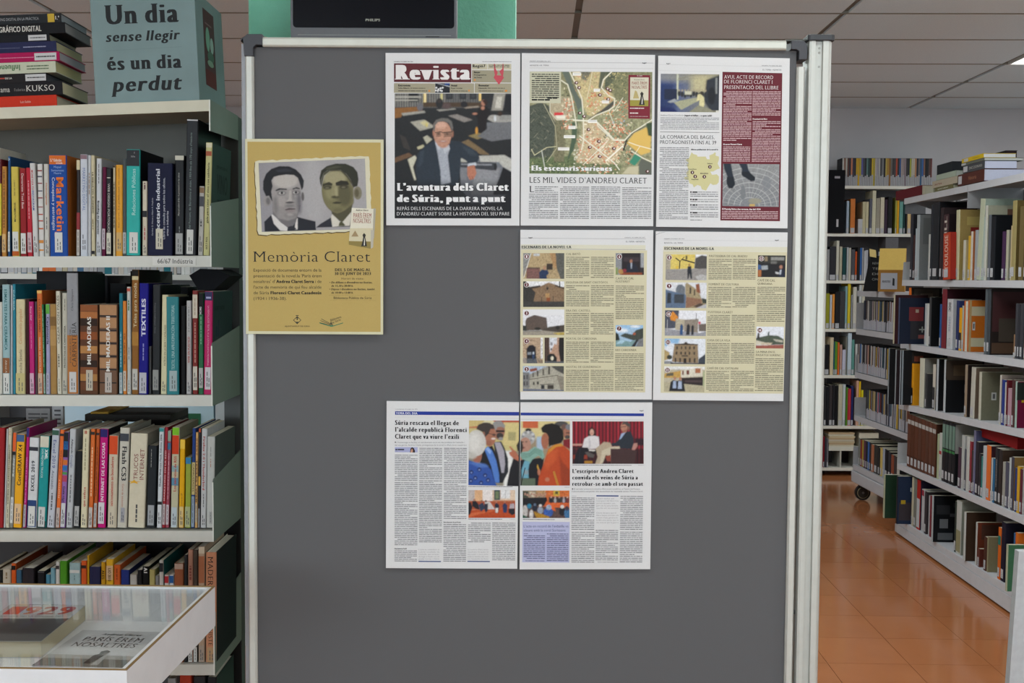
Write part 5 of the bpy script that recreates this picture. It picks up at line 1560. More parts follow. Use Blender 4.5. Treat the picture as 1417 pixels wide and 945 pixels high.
# ---------------------------------------------------------------- page G
K = 7.085
pg = Page('newspaper_page', 'newspaper page with two people seated before a red curtain, lower right on the board', 'newspaper page',
          [(720, 556.8), (902.7, 557), (899.8, 787.5), (719, 787.8)], group=GR)
pg.crop(710, 550, K)
pg.text('Regió7', 1242, 134, 1280, 10, INK, 'heavy'); pg.rect(74, 148, 1282, 183, '1c3490'); pg.rect(74, 216, 1282, 218, 'c4c4c4')
p = Pic(72, 234, 556, 850, K, '9a8a70', 1.5)
p.rect(72, 234, 556, 400, 'd4c48c', 8); p.rect(95, 234, 245, 300, 'c4623c', 6); p.rect(72, 300, 110, 420, 'd9d0a8', 5); p.rect(230, 380, 290, 520, 'a8bcd0', 8)
p.ell(470, 262, 66, 28, '4c4a4a', 4); p.ell(500, 300, 34, 38, '6a5048', 4); p.ell(525, 350, 40, 52, 'a06a54', 4); p.ell(545, 290, 34, 28, '77787e', 5); p.ell(530, 385, 26, 18, '4a4442', 4); p.poly(hx('490,410 556,400 556,500 490,470'), '7a1c24', 4); p.rect(515, 340, 556, 350, '1c1618', 2)
p.poly(hx('72,600 110,570 200,590 300,580 300,850 72,850'), '121218', 4)
p.ell(148, 390, 70, 70, 'a9a8a6', 5); p.ell(150, 318, 30, 16, '1c1a1a', 3)
for a_ in range(0, 360, 30):
    p.ell(150 + 50 * math.cos(math.radians(a_)), 380 + 42 * math.sin(math.radians(a_)), 14, 12, 'c6c6c6' if a_ % 60 else '8a8a8c', 4)
p.ell(120, 460, 56, 72, 'b08472', 5); p.ell(92, 432, 14, 6, '4a3830', 3); p.ell(98, 486, 20, 8, '7a3c34', 3); p.ell(84, 458, 10, 16, 'c09480', 4); p.ell(130, 430, 12, 5, '4a3830', 3)
p.poly(hx('72,530 150,520 210,475 290,510 308,570 290,600 250,560 190,600 165,640 110,600 72,600'), '7fa79a', 4)
for k in range(4):
    p.line([(80, 545 + k * 14), (160, 545 + k * 10), (215, 495 + k * 12), (280, 520 + k * 14)], 4, '5a7f74')
p.poly(hx('115,610 165,620 150,700 155,780 90,780 85,700'), '6aa4b8', 5); p.poly(hx('85,780 220,780 220,850 85,850'), '5c6a58', 6); p.rect(110, 700, 150, 740, '8a9aa0', 5); p.line(hx('120,680 80,850'), 8, '1c1c20')
p.ell(40, 480, 60, 80, '2c2824', 5); p.poly(hx('72,560 60,540 90,600 72,610'), 'b06a50', 3)
p.poly(hx('245,850 255,760 300,640 345,500 420,450 500,470 556,520 556,850'), 'b4461f', 4); p.poly(hx('345,510 400,460 470,445 490,470 420,480 330,560'), 'c98a30', 5)
p.poly(hx('300,640 345,520 440,500 420,600 330,700'), 'c85a2c', 14, .7); p.poly(hx('450,550 480,620 556,700 556,850 470,850'), '8a3418', 10, .8); p.line(hx('400,720 440,850'), 22, 'b87a2c'); p.poly(hx('240,640 255,690 250,710 236,670'), 'd8a83c', 2)
p.poly(hx('272,300 310,265 380,252 450,275 490,330 495,400 470,440 380,465 350,450 345,400 320,350 285,340'), '17120f', 4)
p.ell(312, 420, 38, 72, 'a4654c', 5); p.poly(hx('345,400 395,380 400,440 350,480'), '15100e', 6); p.poly(hx('280,450 330,480 345,500 300,495'), 'a4654c', 3); p.ell(255, 720, 14, 30, 'b87458', 3); p.ell(335, 790, 22, 20, 'b87458', 4)
p.mottle(.03, 1)
pg.pic(p, hx('74,234 557,234 557,863 70,863'))
p = Pic(582, 234, 1280, 650, K, '6a1420', 1.5)
for x in range(582, 1280, 34):
    p.rect(x, 234, x + 14, 650, '8f1c2c' if (x // 34) % 3 else 'a82a38', 6); p.rect(x + 22, 234, x + 30, 650, '45101a', 4)
p.poly(hx('582,500 1280,500 1280,650 582,650'), '1c1014', 10, .85); p.rect(582, 455, 680, 470, 'c09484', 3); p.rect(582, 480, 680, 500, '3a1a1c', 4); p.rect(590, 560, 730, 600, '8a3420', 5); p.rect(700, 620, 780, 645, 'a87828', 3)
p.rect(1190, 400, 1280, 470, '2c1420', 10)
p.poly(hx('735,370 738,320 770,288 805,320 812,380 790,385 750,390'), '2a1a18', 3); p.ell(773, 342, 20, 32, 'd0a08c', 3); p.ell(773, 350, 8, 4, '8a4a40', 1)
p.poly(hx('680,490 700,405 745,378 800,375 840,385 848,470 830,500 740,505'), 'd6d2d2', 3); p.poly(hx('745,385 765,440 760,500 740,500'), 'b4b0b4', 4, .7)
p.poly(hx('600,650 610,560 650,490 735,490 745,520 700,560 690,650'), '14121a', 3); p.line(hx('660,500 645,645'), 4, '2a2832'); p.poly(hx('740,520 830,515 840,540 770,560'), '1a1418', 3); p.poly(hx('745,508 810,512 800,525 745,522'), 'd8d4cc', 1)
p.poly(hx('810,500 890,435 950,440 970,470 930,520 880,560 870,650 805,650 830,580'), 'b0a088', 3); p.poly(hx('870,520 960,480 1055,475 1050,500 960,520 960,590 910,560 880,640 850,648'), 'c4b8a0', 3); p.poly(hx('705,535 740,530 800,560 790,590 740,580'), '55504e', 3)
p.poly(hx('960,450 1010,440 1060,380 1110,335 1150,330 1180,400 1185,470 1165,505 1050,500 1040,475 970,475'), '232a34', 3); p.poly(hx('1060,355 1110,330 1060,400 1040,415'), '9ab0d0', 2)
p.ell(1088, 290, 34, 46, 'b07a64', 3); p.poly(hx('1062,270 1080,242 1120,240 1148,265 1145,310 1130,325 1120,285 1095,262'), '4c4644', 3); p.line(hx('1055,292 1105,286'), 4, '2a2222'); p.ell(1128, 300, 9, 14, '8f5c4c', 2); p.poly(hx('1075,325 1120,310 1110,340 1070,352'), '9a6450', 2)
p.poly(hx('958,500 1165,508 1210,520 1190,650 958,650'), '3f2a2a', 2); p.poly(hx('1162,510 1180,450 1215,445 1218,475 1190,515'), 'b08074', 3); p.poly(hx('905,575 958,560 958,625 920,620'), '8a4030', 3); p.line(hx('960,505 960,648'), 5, '5a3c38')
p.mottle(.03, 1)
pg.pic(p)
pg.greek(582, 658, 1162, 668, 1, '3a3a3e', 0, .7); pg.greek(1225, 660, 1280, 668, 1, '9a9a9c')
pg.text('L’escriptor Andreu Claret', 580, 740, 1182, 40, '17171c', 'didone'); pg.text('convida els veïns de Súria a', 580, 803, 1224, 40, '17171c', 'didone')
pg.crop(710, 665, K)
pg.text('retrobar-se amb el seu passat', 578, 50, 1274, 40, '17171c', 'didone', 0, 50)
pg.rect(577, 76, 588, 87, INK); pg.text('El narrador presenta la novel·la «París érem nosaltres» al Teatre del Foment', 596, 88, 1245, 14, '77777a'); pg.text('Cultural amb la complicitat dels descendents de l’exalcalde surienc Florenci Claret', 575, 112, 1272, 14, '77777a')
pg.greek(505, 60, 553, 69, 1, '9a9a9c'); pg.greek(95, 376, 408, 386, 1, '3a3a3e', 0, .7); pg.greek(502, 377, 552, 385, 1, '9a9a9c')
scene_(pg, (95, 97, 552, 366), K, 'b56a3c', [('rect', 95, 97, 320, 200, '9a8a74', 5), ('rect', 165, 115, 215, 160, 'c8c0a8', 2), ('rect', 95, 105, 150, 170, '3c4438', 3), ('rect', 225, 97, 320, 150, 'b08a60', 4), ('rect', 320, 97, 552, 210, 'c86a34', 4), ('rect', 395, 97, 455, 150, 'c8a840', 1), ('rect', 412, 105, 440, 135, '5a5230', 2), ('poly', '95,170 330,165 330,250 95,250', '17151a', 3)] +
       [('ell', x, 132 + (x % 3) * 9, 10, 13, 'b08472', 1) for x in range(120, 330, 22)] + [('ell', x, 195, 13, 24, '14141a', 2) for x in range(110, 330, 21)] +
       [('poly', '300,250 330,200 552,215 552,260 400,290', 'd0602c', 4), ('poly', '95,240 552,270 552,366 95,366', '55403c', 5), ('rect', 350, 160, 545, 215, '3c3230', 5)] + [('ell', x, 165, 8, 10, 'c8a090', 1) for x in (372, 412, 452, 495, 530)] + [('ell', x, 195, 12, 22, c, 2) for x, c in ((372, '1c1e28'), (412, 'b0b0b0'), (452, '2a2a30'), (495, 'a8a4b0'), (530, '6a2c34'))] +
       [('poly', '310,240 400,245 420,300 340,270', 'd8622c', 3), ('ell', 120, 300, 26, 60, 'b8b4b0', 4), ('ell', 160, 250, 22, 24, '2a7a9a', 3), ('ell', 215, 265, 26, 32, '1c2434', 2), ('ell', 215, 235, 13, 13, '5a6a80', 2), ('ell', 268, 290, 28, 34, '8e98a8', 3), ('ell', 268, 245, 15, 14, 'd8d4d0', 2), ('ell', 345, 310, 46, 44, '3458a0', 3), ('ell', 350, 262, 26, 26, '9aa8bc', 3), ('poly', '200,300 360,350 350,366 230,366', 'a87c24', 3), ('ell', 480, 300, 30, 44, '1a1a22', 3), ('ell', 480, 255, 18, 17, 'd8d4d0', 2), ('ell', 530, 320, 30, 50, '3a6a94', 4), ('ell', 525, 270, 20, 22, '3a3040', 3), ('poly', '95,330 160,366 95,366', '24503c', 4), ('ell', 180, 330, 20, 45, 'd0ccc8', 5)], None, .12)
pg.rect(92, 402, 552, 804, 'b5b8d8')
pg.text('L’acte en record de l’exbatlle va', 105, 458, 542, 25, '4c5270', 'thin', .0002); pg.text('cloure amb la coral Sorissons', 105, 498, 514, 25, '4c5270', 'thin', .0002)
pg.greek(105, 515, 145, 525, 1, '4a4a60', .0002); pg.greek(105, 530, 312, 772, 13, '5a5c78', .0002); pg.greek(120, 778, 308, 794, 1, '5a5c78', .0002); pg.greek(332, 513, 540, 794, 15, '5a5c78', .0002)
pg.greek(574, 145, 620, 156, 1, '9a9a9c'); pg.greek(574, 160, 795, 487, 18, '77777b'); pg.greek(574, 497, 795, 808, 17, '77777b')
pg.rect(816, 143, 1034, 156, '31457f')
for i, s in enumerate(('L’autor explica que', 'l’escriptura del llibre li ha', 'permès descobrir una', 'part de la seva família', 'que fins ara no coneixia', '', 'Claret destaca que el', 'llibre busca retratar els', 'somnis d’una generació,', 'la dels seus pares, que es', 'van trencar per la guerra')):
    if s:
        pg.text(s, 816, 181 + i * 23.6, 816 + min(218, 9.2 * len(s)), 14, '8a8a90', 'thin')
pg.greek(810, 478, 1027, 787, 17, '77777b'); pg.greek(828, 793, 1027, 806, 1, '77777b'); pg.greek(1052, 145, 1270, 487, 19, '77777b'); pg.greek(1048, 495, 1266, 806, 17, '77777b')
pg.done()
# ================================================================ books
PAPER_ = 'd8d2c0'


def seg_profile(w, d, t, rnd=0.0):
    """U-shaped cover outline (top view), spine towards -y"""
    r = min(0.0022, w * 0.25)
    k = rnd
    out = [(0, d), (0, r), (r * 0.35, r * 0.35 - k * .3), (r, -k * .6)] + ([(w / 2, -k)] if k else []) + [(w - r, -k * .6), (w - r * 0.35, r * 0.35 - k * .3), (w, r), (w, d)]
    inn = [(w - t, d), (w - t, t * 1.2), (t, t * 1.2), (t, d)]
    return out, inn


def cover_mesh(w, h, d, t, spine, front, back=None, rnd=0.0, bands=()):
    """x 0..w, y 0..d, z 0..h; the right board (x=w) takes colour front"""
    mb = MB()
    out, inn = seg_profile(w, d, t, rnd)
    n = len(out)
    cs, cf, cb = alb(spine), alb(front), alb(back or front)
    # outer walls
    for i in range(n - 1):
        a, b = out[i], out[i + 1]
        c = cb if i == 0 else cf if i == n - 2 else cs
        mb.add([(a[0], a[1], 0), (b[0], b[1], 0), (b[0], b[1], h), (a[0], a[1], h)], [(0, 1, 2, 3)], c)
    # inner walls
    for i in range(len(inn) - 1):
        a, b = inn[i], inn[i + 1]
        mb.add([(a[0], a[1], 0), (b[0], b[1], 0), (b[0], b[1], h), (a[0], a[1], h)], [(0, 1, 2, 3)], alb(PAPER_))
    for z, flip in ((0, True), (h, False)):
        def q(pts, c):
            mb.add([(p[0], p[1], z) for p in pts], [tuple(range(len(pts)))[::-1] if flip else tuple(range(len(pts)))], c)
        q([(0, t * 1.2), (t, t * 1.2), (t, d), (0, d)], cb)
        q([(w - t, t * 1.2), (w, t * 1.2), (w, d), (w - t, d)], cf)
        q([(0, t * 1.2)] + out[1:-1] + [(w, t * 1.2)], cs)
    mb.add([(0, d, 0), (t, d, 0), (t, d, h), (0, d, h)], [(3, 2, 1, 0)], cb)
    mb.add([(w - t, d, 0), (w, d, 0), (w, d, h), (w - t, d, h)], [(3, 2, 1, 0)], cf)
    return mb


def lum(c):
    return float(lin(c) @ np.array([.21, .72, .07]))


PAL = {'black': '151518', 'charcoal': '33343a', 'grey': '808082', 'pale grey': 'bdbdbd', 'white': 'dcdcda', 'cream': 'd9cfae', 'beige': 'c4b594', 'brown': '6b4530', 'tan': 'a5794e',
       'maroon': '6a1f24', 'red': 'b0282c', 'orange': 'dd7430', 'yellow': 'e0bb3a', 'olive': '7a7a40', 'green': '2f7a4a', 'lime green': '8fb040', 'teal': '2a8a90', 'pale teal': '96c0c4',
       'blue': '2f5fa8', 'pale blue': '8aa8d0', 'navy': '1f2444', 'indigo': '221c84', 'purple': '5c2a66', 'lilac': 'a89cc0', 'magenta': 'c01c6c', 'pink': 'cf8f9c'}
PALL = {k: lin(v) ** (1 / 2.2) for k, v in PAL.items()}


def cname(c):
    v = lin(c) ** (1 / 2.2)
    return min(PALL, key=lambda k: float(((PALL[k] - v) ** 2).sum()))


USED = {}


def uniq(label):
    import re
    nw = lambda s: len(re.findall(r"[A-Za-z0-9][A-Za-z0-9'-]*", s))
    if nw(label) > 16 and ', right half' in label:
        label = label.replace(', right half', '')
    if nw(label) > 16 and ' lettered ' in label:
        label = re.sub(r" lettered [^,]*", '', label)
    label = label.replace('magenta book with a navy head and black cover at', 'magenta book with a navy head at')
    if len(re.findall(r"\w+", label)) > 16:
        label = label.replace(', right half', '')
    label = label.replace('grey book with a clear jacket, between the yellow and teal ones', 'grey jacketed book between the yellow and teal ones').replace('pale yellow book on wine tasting with a dark cover against the end plate', 'pale yellow wine tasting book against the end plate').replace('short cream book with a black band, between', 'short cream book between')
    if len(re.findall(r"\w+", label)) > 16:
        label = label.replace('slim ', '')
    if len(re.findall(r"\w+", label)) > 16:
        label = label.replace('from the far end of', 'along')
    if label in USED:
        USED[label] += 1
        alt = label.split()
        for suf in ('further right', 'yet further right', 'nearer the viewer', 'nearer still', 'past the last such one', 'past the middle', 'close to the end', 'at the very end'):
            l2 = ' '.join(alt[:16 - len(suf.split())]) + ', ' + suf
            if l2 not in USED:
                USED[l2] = 1
                return l2
    USED[label] = 1
    return label


ORD = ['first', 'second', 'third', 'fourth', 'fifth', 'sixth', 'seventh', 'eighth', 'ninth', 'tenth', 'eleventh', 'twelfth', 'thirteenth', 'fourteenth', 'fifteenth', 'sixteenth', 'seventeenth', 'eighteenth', 'nineteenth', 'twentieth']
ORD += ['twenty-' + o for o in ORD[:9]] + ['thirtieth'] + ['thirty-' + o for o in ORD[:9]] + ['fortieth'] + ['forty-' + o for o in ORD[:9]] + ['fiftieth'] + ['fifty-' + o for o in ORD[:9]]


def sticker(parent, w, z0, z1, f0=0.1, f1=0.9, col='cfcfc9', y=-0.0005, up=True, marks=True):
    mb = MB()
    x0, x1 = w * f0, w * f1
    mb.box(x0, y, z0, x1, y + 0.0006, z1, alb(col))
    if marks and (x1 - x0) > 0.003:
        L = (z1 - z0)
        for fr_, n in ((0.38, 3), (0.72, 2)) if (x1 - x0) > 0.008 else ((0.5, 4),):
            xc = x0 + (x1 - x0) * fr_
            hw = min((x1 - x0) * 0.09, 0.0010)
            z = z0 + L * 0.12
            for i in range(n):
                l = L * random.uniform(0.12, 0.22)
                mb.quad(xc - hw, z, xc + hw, min(z + l, z1 - L * .08), y - 0.0002, '5c5c5e')
                z += l + L * 0.05
    return mb.build('call_number_label', 'print', parent)


def spine_text(mb, s, w, z0, z1, frac, hf, mode, col, sty='sans', y=-0.0006):
    """vertical lettering between heights z0<z1; mode d: reads downwards, u: upwards"""
    cap = w * hf
    xc = w * frac
    L = z1 - z0
    if mode == 'd':
        put_text(mb, s, xc - cap / 2, z1, L, cap, -math.pi / 2, col, sty, y)
    elif mode == 'u':
        put_text(mb, s, xc + cap / 2, z0, L, cap, math.pi / 2, col, sty, y)


def make_book(fr, w, h, d, spine, front=None, bands=(), texts=(), stick=None, label='', group=None, name='book', hard=None, gloss=None, stcol='cfcfc9', back=None, lying=False, right_print=None):
    t = thing(name, uniq(label), 'book', fr, group)
    hard = (w > 0.02) if hard is None else hard
    t_ = 0.0022 if hard else 0.0008
    t_ = min(t_, w * 0.2)
    front = front or spine
    if gloss is None:
        gloss = random.random() < 0.5
    mb = cover_mesh(w, h, d, t_, spine, front, back, rnd=0.0012 if hard and w > .012 else 0.0004)
    yf = -0.0014 if hard and w > .012 else -0.0006
    for (c, z0, z1) in bands:
        mb.add([(w * .04, yf, z0), (w * .96, yf, z0), (w * .96, yf, z1), (w * .04, yf, z1)], [(0, 1, 2, 3)], alb(c))
    mb.build('cover', 'glossy_cover' if gloss else 'cover', t)
    o = 0.003 if hard else 0.0003
    if w - 2 * t_ > 0.0006:
        pb = MB(); pb.box(t_, t_ * 1.3, o, w - t_, d - o, h - o, alb(random.choice([PAPER_, 'cfc8b4', 'dcd8cc', 'd5cdb5'])))
        pb.build('page_block', 'pages', t)
    if texts:
        tm = MB()
        for tx in texts:
            s, z0, z1, fc, hf, mode, col = tx[:7]
            sty = tx[7] if len(tx) > 7 else 'sans'
            if mode == 'g':      # strokes of print too small to read
                greek_v(tm, w, z0, z1, fc, hf, col, yf - 0.0003)
            elif mode == 'h':
                wd = w * (tx[8] if len(tx) > 8 else 0.8)
                put_text(tm, s, w * fc - wd / 2, z0, wd, z1 - z0, 0, col, sty, yf - 0.0002)
            elif mode == 'r':
                wd = w * (tx[8] if len(tx) > 8 else 0.8)
                put_text(tm, s, w * fc + wd / 2, z1, wd, z1 - z0, math.pi, col, sty, yf - 0.0002)
            else:
                spine_text(tm, s, w, z0, z1, fc, hf, mode, col, sty, yf - 0.0002)
        if tm.n:
            tm.build('lettering', 'print', t, kind='stuff')
    if right_print:
        rp = MB(); right_print(rp, w, h, d)
        rp.build('cover_print', 'print', t, kind='stuff')
    if stick:
        sticker(t, w, stick[0], stick[1], *(stick[2:4] if len(stick) > 2 else (0.1, 0.9)), col=stcol, y=yf - 0.0008)
    return t


def stuff_book(mb, x, y, z, w, h, d, c, st=True):
    t = min(.0014, w * .2)
    mb.box(x, y, z, x + t, y + d, z + h, c); mb.box(x + w - t, y, z, x + w, y + d, z + h, c); mb.box(x, y - .0003, z, x + w, y + .0015, z + h, c)
    mb.box(x + t, y + .0015, z + .001, x + w - t, y + d - .001, z + h - .002, PAPER_)
    if st:
        mb.box(x + w * .06, y - .0008, z + .004, x + w * .94, y - .0003, z + .04, 'aaaaae')


def greek_v(mb, w, z0, z1, fc, hf, col, y):
    z = z0
    hw = w * hf / 2
    while z < z1:
        l = min(random.uniform(0.004, 0.012), z1 - z)
        mb.quad(w * fc - hw, z, w * fc + hw, z + l, y, col)
        z += l + 0.002


def row(F, k, ox, oy, base, entries, place, group, desc_of, d0=0.165, depth_rng=(0.14, 0.19), skip_stick=False):
    """entries: dict(x=(x0b,x1b), xt=x0 at top or None, y=top, c=colour, ...), all in zoomed crop coordinates"""
    n = 0
    for e in entries:
        x0, x1 = e['x']
        yb = e.get('base', base)
        yt = e['y']
        P = lambda x, y: F.hit(ox + x / k, oy + y / k)
        a, zb = P(x0, yb)
        b, _ = P(x1, yb)
        ta, zt = P(e.get('xt', x0), yt)
        w = max(b - a, 0.0025)
        w *= 0.97
        h = zt - zb
        ang = math.atan2(ta - a, h)
        fr = F.sub(a, e.get('y0', random.uniform(0.0, 0.006)), zb - (w * math.sin(-ang) if ang < 0 else 0) * 0 + 0.0004, -ang)
        if ang:   # keep the lower corner on the shelf
            if ang < 0:
                fr = F.sub(a, e.get('y0', 0.002), zb + 0.0004, -ang)
            else:
                fr = F.sub(a, e.get('y0', 0.002), zb + 0.0004 + w * math.sin(ang), -ang)
        Z = lambda y: P(x0, y)[1] - zb
        tx = []
        for q in e.get('t', ()):
            s, yA, yB = q[:3]
            tx.append((s, Z(yB), Z(yA)) + tuple(q[3:]))
        bands = [(c, max(Z(yB), 0.0005), min(Z(yA), h - 0.0005)) for c, yA, yB in e.get('b', ())]
        st = e.get('s')
        stz = None
        if st:
            stz = (max(Z(st[1]), 0.001), Z(st[0])) + ((st[2], st[3]) if len(st) > 2 and not isinstance(st[2], str) else ())
        n += 1
        label = desc_of(e, n, w, h)
        make_book(fr, w, h, e.get('d', random.uniform(*depth_rng)), e['c'], e.get('f'), bands, tx, stz, label, group, stcol=e.get('sc', 'cfcfc9'), hard=e.get('hard'), gloss=e.get('g'), right_print=e.get('rp'))


def D_(x0, x1, y, c, **k):
    k.update(x=(x0, x1), y=y, c=c)
    return k


def desc(place, count_word='from the left'):
    def f(e, n, w, h):
        thick = 'slim' if w < 0.014 else 'thick' if w > 0.032 else ''
        colour = cname(e['c'])
        if 'n' in e:
            return '%s, %s' % (e['n'], place)
        ti = ''
        for q in e.get('t', ()):
            if len(q[0]) > 3 and q[5] != 'g' and not e.get('brand'):
                ti = " lettered " + ' '.join(q[0].strip().rstrip('.').capitalize().split()[:3])
                break
        return ('%s %s book%s, %s %s on %s' % (thick, colour, ti, ORD[n - 1], count_word, place)).strip()
    return f


W_ = 'd8d8d4'
K2 = '1c1c20'
# row 1 -------------------------------------------------------------
r1 = [
    D_(-70, -32, 150, '7a2a2e', f='5a1e24'), D_(-31, -4, 115, 'cfcec4', f='c9c6b8', t=[('', 130, 600, .5, .3, 'g', '4a6a90')]),
    D_(-3, 9, 190, '5a1e22', f='6a2026', b=[('c8b83a', 350, 690), ('1c1c1c', 690, 822)], hard=False),
    D_(10, 40, 238, 'b9803c', f='8a5a2c', s=(680, 800), sc='cfa870', t=[('', 260, 640, .5, .3, 'g', '7a5024')]),
    D_(50, 65, 172, '2c5480', f='24466c', s=(665, 795), t=[('›', 175, 200, .5, .5, 'h', 'c8d0d8')]),
    D_(78, 126, 240, 'c9b552', xt=68, f='a8963c', s=(665, 792), t=[('SEGMENTUM', 475, 600, .5, .24, 'd', '3a3420', 'bold'), ('', 330, 430, .5, .12, 'g', '8a7a3c')], b=[('b85c28', 792, 822)]),
    D_(133, 174, 250, '8f2429', xt=124, f='6a1a1e', s=(675, 808), t=[('Demarcate Tool Box', 285, 515, .5, .36, 'd', 'e0d4d0')]),
    D_(178, 212, 247, 'b52a38', xt=166, f='8a1e2a', s=(670, 800), sc='c9a8ac', t=[('', 330, 580, .5, .2, 'g', 'd88a90')]),
    D_(217, 252, 216, 'c9c7c4', xt=190, f='b8b4ae', s=(660, 820), sc='c9c7c4', t=[('MONETIZA TU ', 262, 392, .45, .34, 'd', 'a83a3a', 'bold'), ('INSTAGRAM', 396, 525, .45, .34, 'd', '3a4a8a', 'bold')], n='white book lettered Monetiza tu Instagram'),
    D_(254, 288, 222, 'cfccc8', xt=240, f='bdb9b2', t=[], rp=None, b=[('8a3a3a', 262, 270), ('4a4a5a', 300, 309), ('8a3a3a', 345, 352), ('4a4a5a', 395, 402), ('8a3a3a', 440, 448), ('8a3a3a', 500, 506), ('a84a3a', 548, 556), ('a84a3a', 590, 598), ('b8603a', 640, 650), ('c8843a', 720, 740), ('c8843a', 780, 790)], n='white book with small red and dark dashes down its spine'),
    D_(290, 324, 222, 'c4c1b8', xt=282, f='8a6a4a', s=(690, 822), sc='c4c1b8', t=[('Homologuem', 345, 490, .55, .32, 'd', 'b5683a', 'ital'), ('', 570, 650, .5, .2, 'g', '7a7a7a')]),
    D_(332, 452, 166, '1f4a96', xt=322, f='a8622a', d=.175, y0=-.004, b=[('d06a2a', 168, 226)], t=[('5.ª Edición', 190, 208, .42, .2, 'h', 'e6e0d8', 'bold', .62), ('revisada', 212, 222, .6, .2, 'h', 'e6e0d8', 'bold', .36), ('Miquel', 236, 250, .5, .2, 'h', '9ab4dc', 'sans', .4), ('Santesmases', 258, 272, .5, .2, 'h', '9ab4dc', 'sans', .7), ('Mestre', 277, 290, .5, .2, 'h', '9ab4dc', 'sans', .4), ('Marketing', 310, 710, .62, .40, 'd', 'dd6f28', 'bold'), ('Conceptos y estrategias', 312, 655, .26, .15, 'd', 'd8dce4', 'sans')], s=(670, 800, .3, .72), n='very thick blue book lettered Marketing in orange'),
    D_(498, 522, 195, '2a2426', f='6a4a3a', b=[('cdbf9a', 196, 260), ('8a2a2e', 540, 650)], s=(652, 820), sc='b8b0a8'),
    D_(524, 572, 160, 'c6cad2', xt=522, f='a9adb5', s=(655, 800), sc='c6cad2', b=[('8a7078', 162, 190)], t=[('MARKETING DIGITAL', 248, 528, .52, .36, 'd', '3a5a9a', 'serif'), ('', 300, 480, .9, .1, 'g', '8a98b0')]),
    D_(573, 592, 165, 'bdbfc2', f='b0b2b5', t=[('', 280, 420, .5, .25, 'g', '8a6a4a')]),
    D_(596, 620, 165, 'c9bf9f', xt=592, f='b8ae8e', b=[('2a2a2e', 790, 812)], t=[('LA BIBLIA DEL RUNNING', 275, 545, .5, .42, 'd', '3a3022', 'bold'), ('', 580, 650, .5, .2, 'g', '7a6a4a')]),
    D_(626, 660, 186, 'c2c4c6', xt=628, f='aeb0b2', s=(700, 815), sc='c2c4c6', t=[('', 220, 350, .5, .15, 'g', '6a6a6e'), ('Branding de persones', 462, 682, .45, .35, 'd', '2a2a30', 'heavy')]),
    D_(663, 688, 242, '5c1638', xt=668, f='4a1230', s=(645, 780), sc='b8a8b0'),
    D_(692, 728, 250, '1c1b1e', f='151418', s=(672, 810), sc='c9c5b4', t=[('WEB DESIGN: PORTFOLIOS', 350, 670, .5, .38, 'd', 'c8c4bc', 'sans'), ('•', 305, 320, .5, .3, 'h', 'd8d0c0')]),
    D_(737, 752, 232, 'c4b89a', f='8a5a3a', b=[('3a2a22', 233, 245)], t=[('', 340, 640, .5, .4, 'g', '5a4a3a')]),
    D_(755, 800, 228, 'dc9a28', f='a8701c', s=(670, 792), sc='c8a468', t=[('Ser únic. La publicitat en català', 250, 640, .45, .2, 'u', '6a4a18', 'sans')], n='golden yellow book lettered La publicitat'),
]
row(FL, 4.7235, 0, 180, 827, r1, '', 'books on the upper shelf', desc('the upper left shelf'))
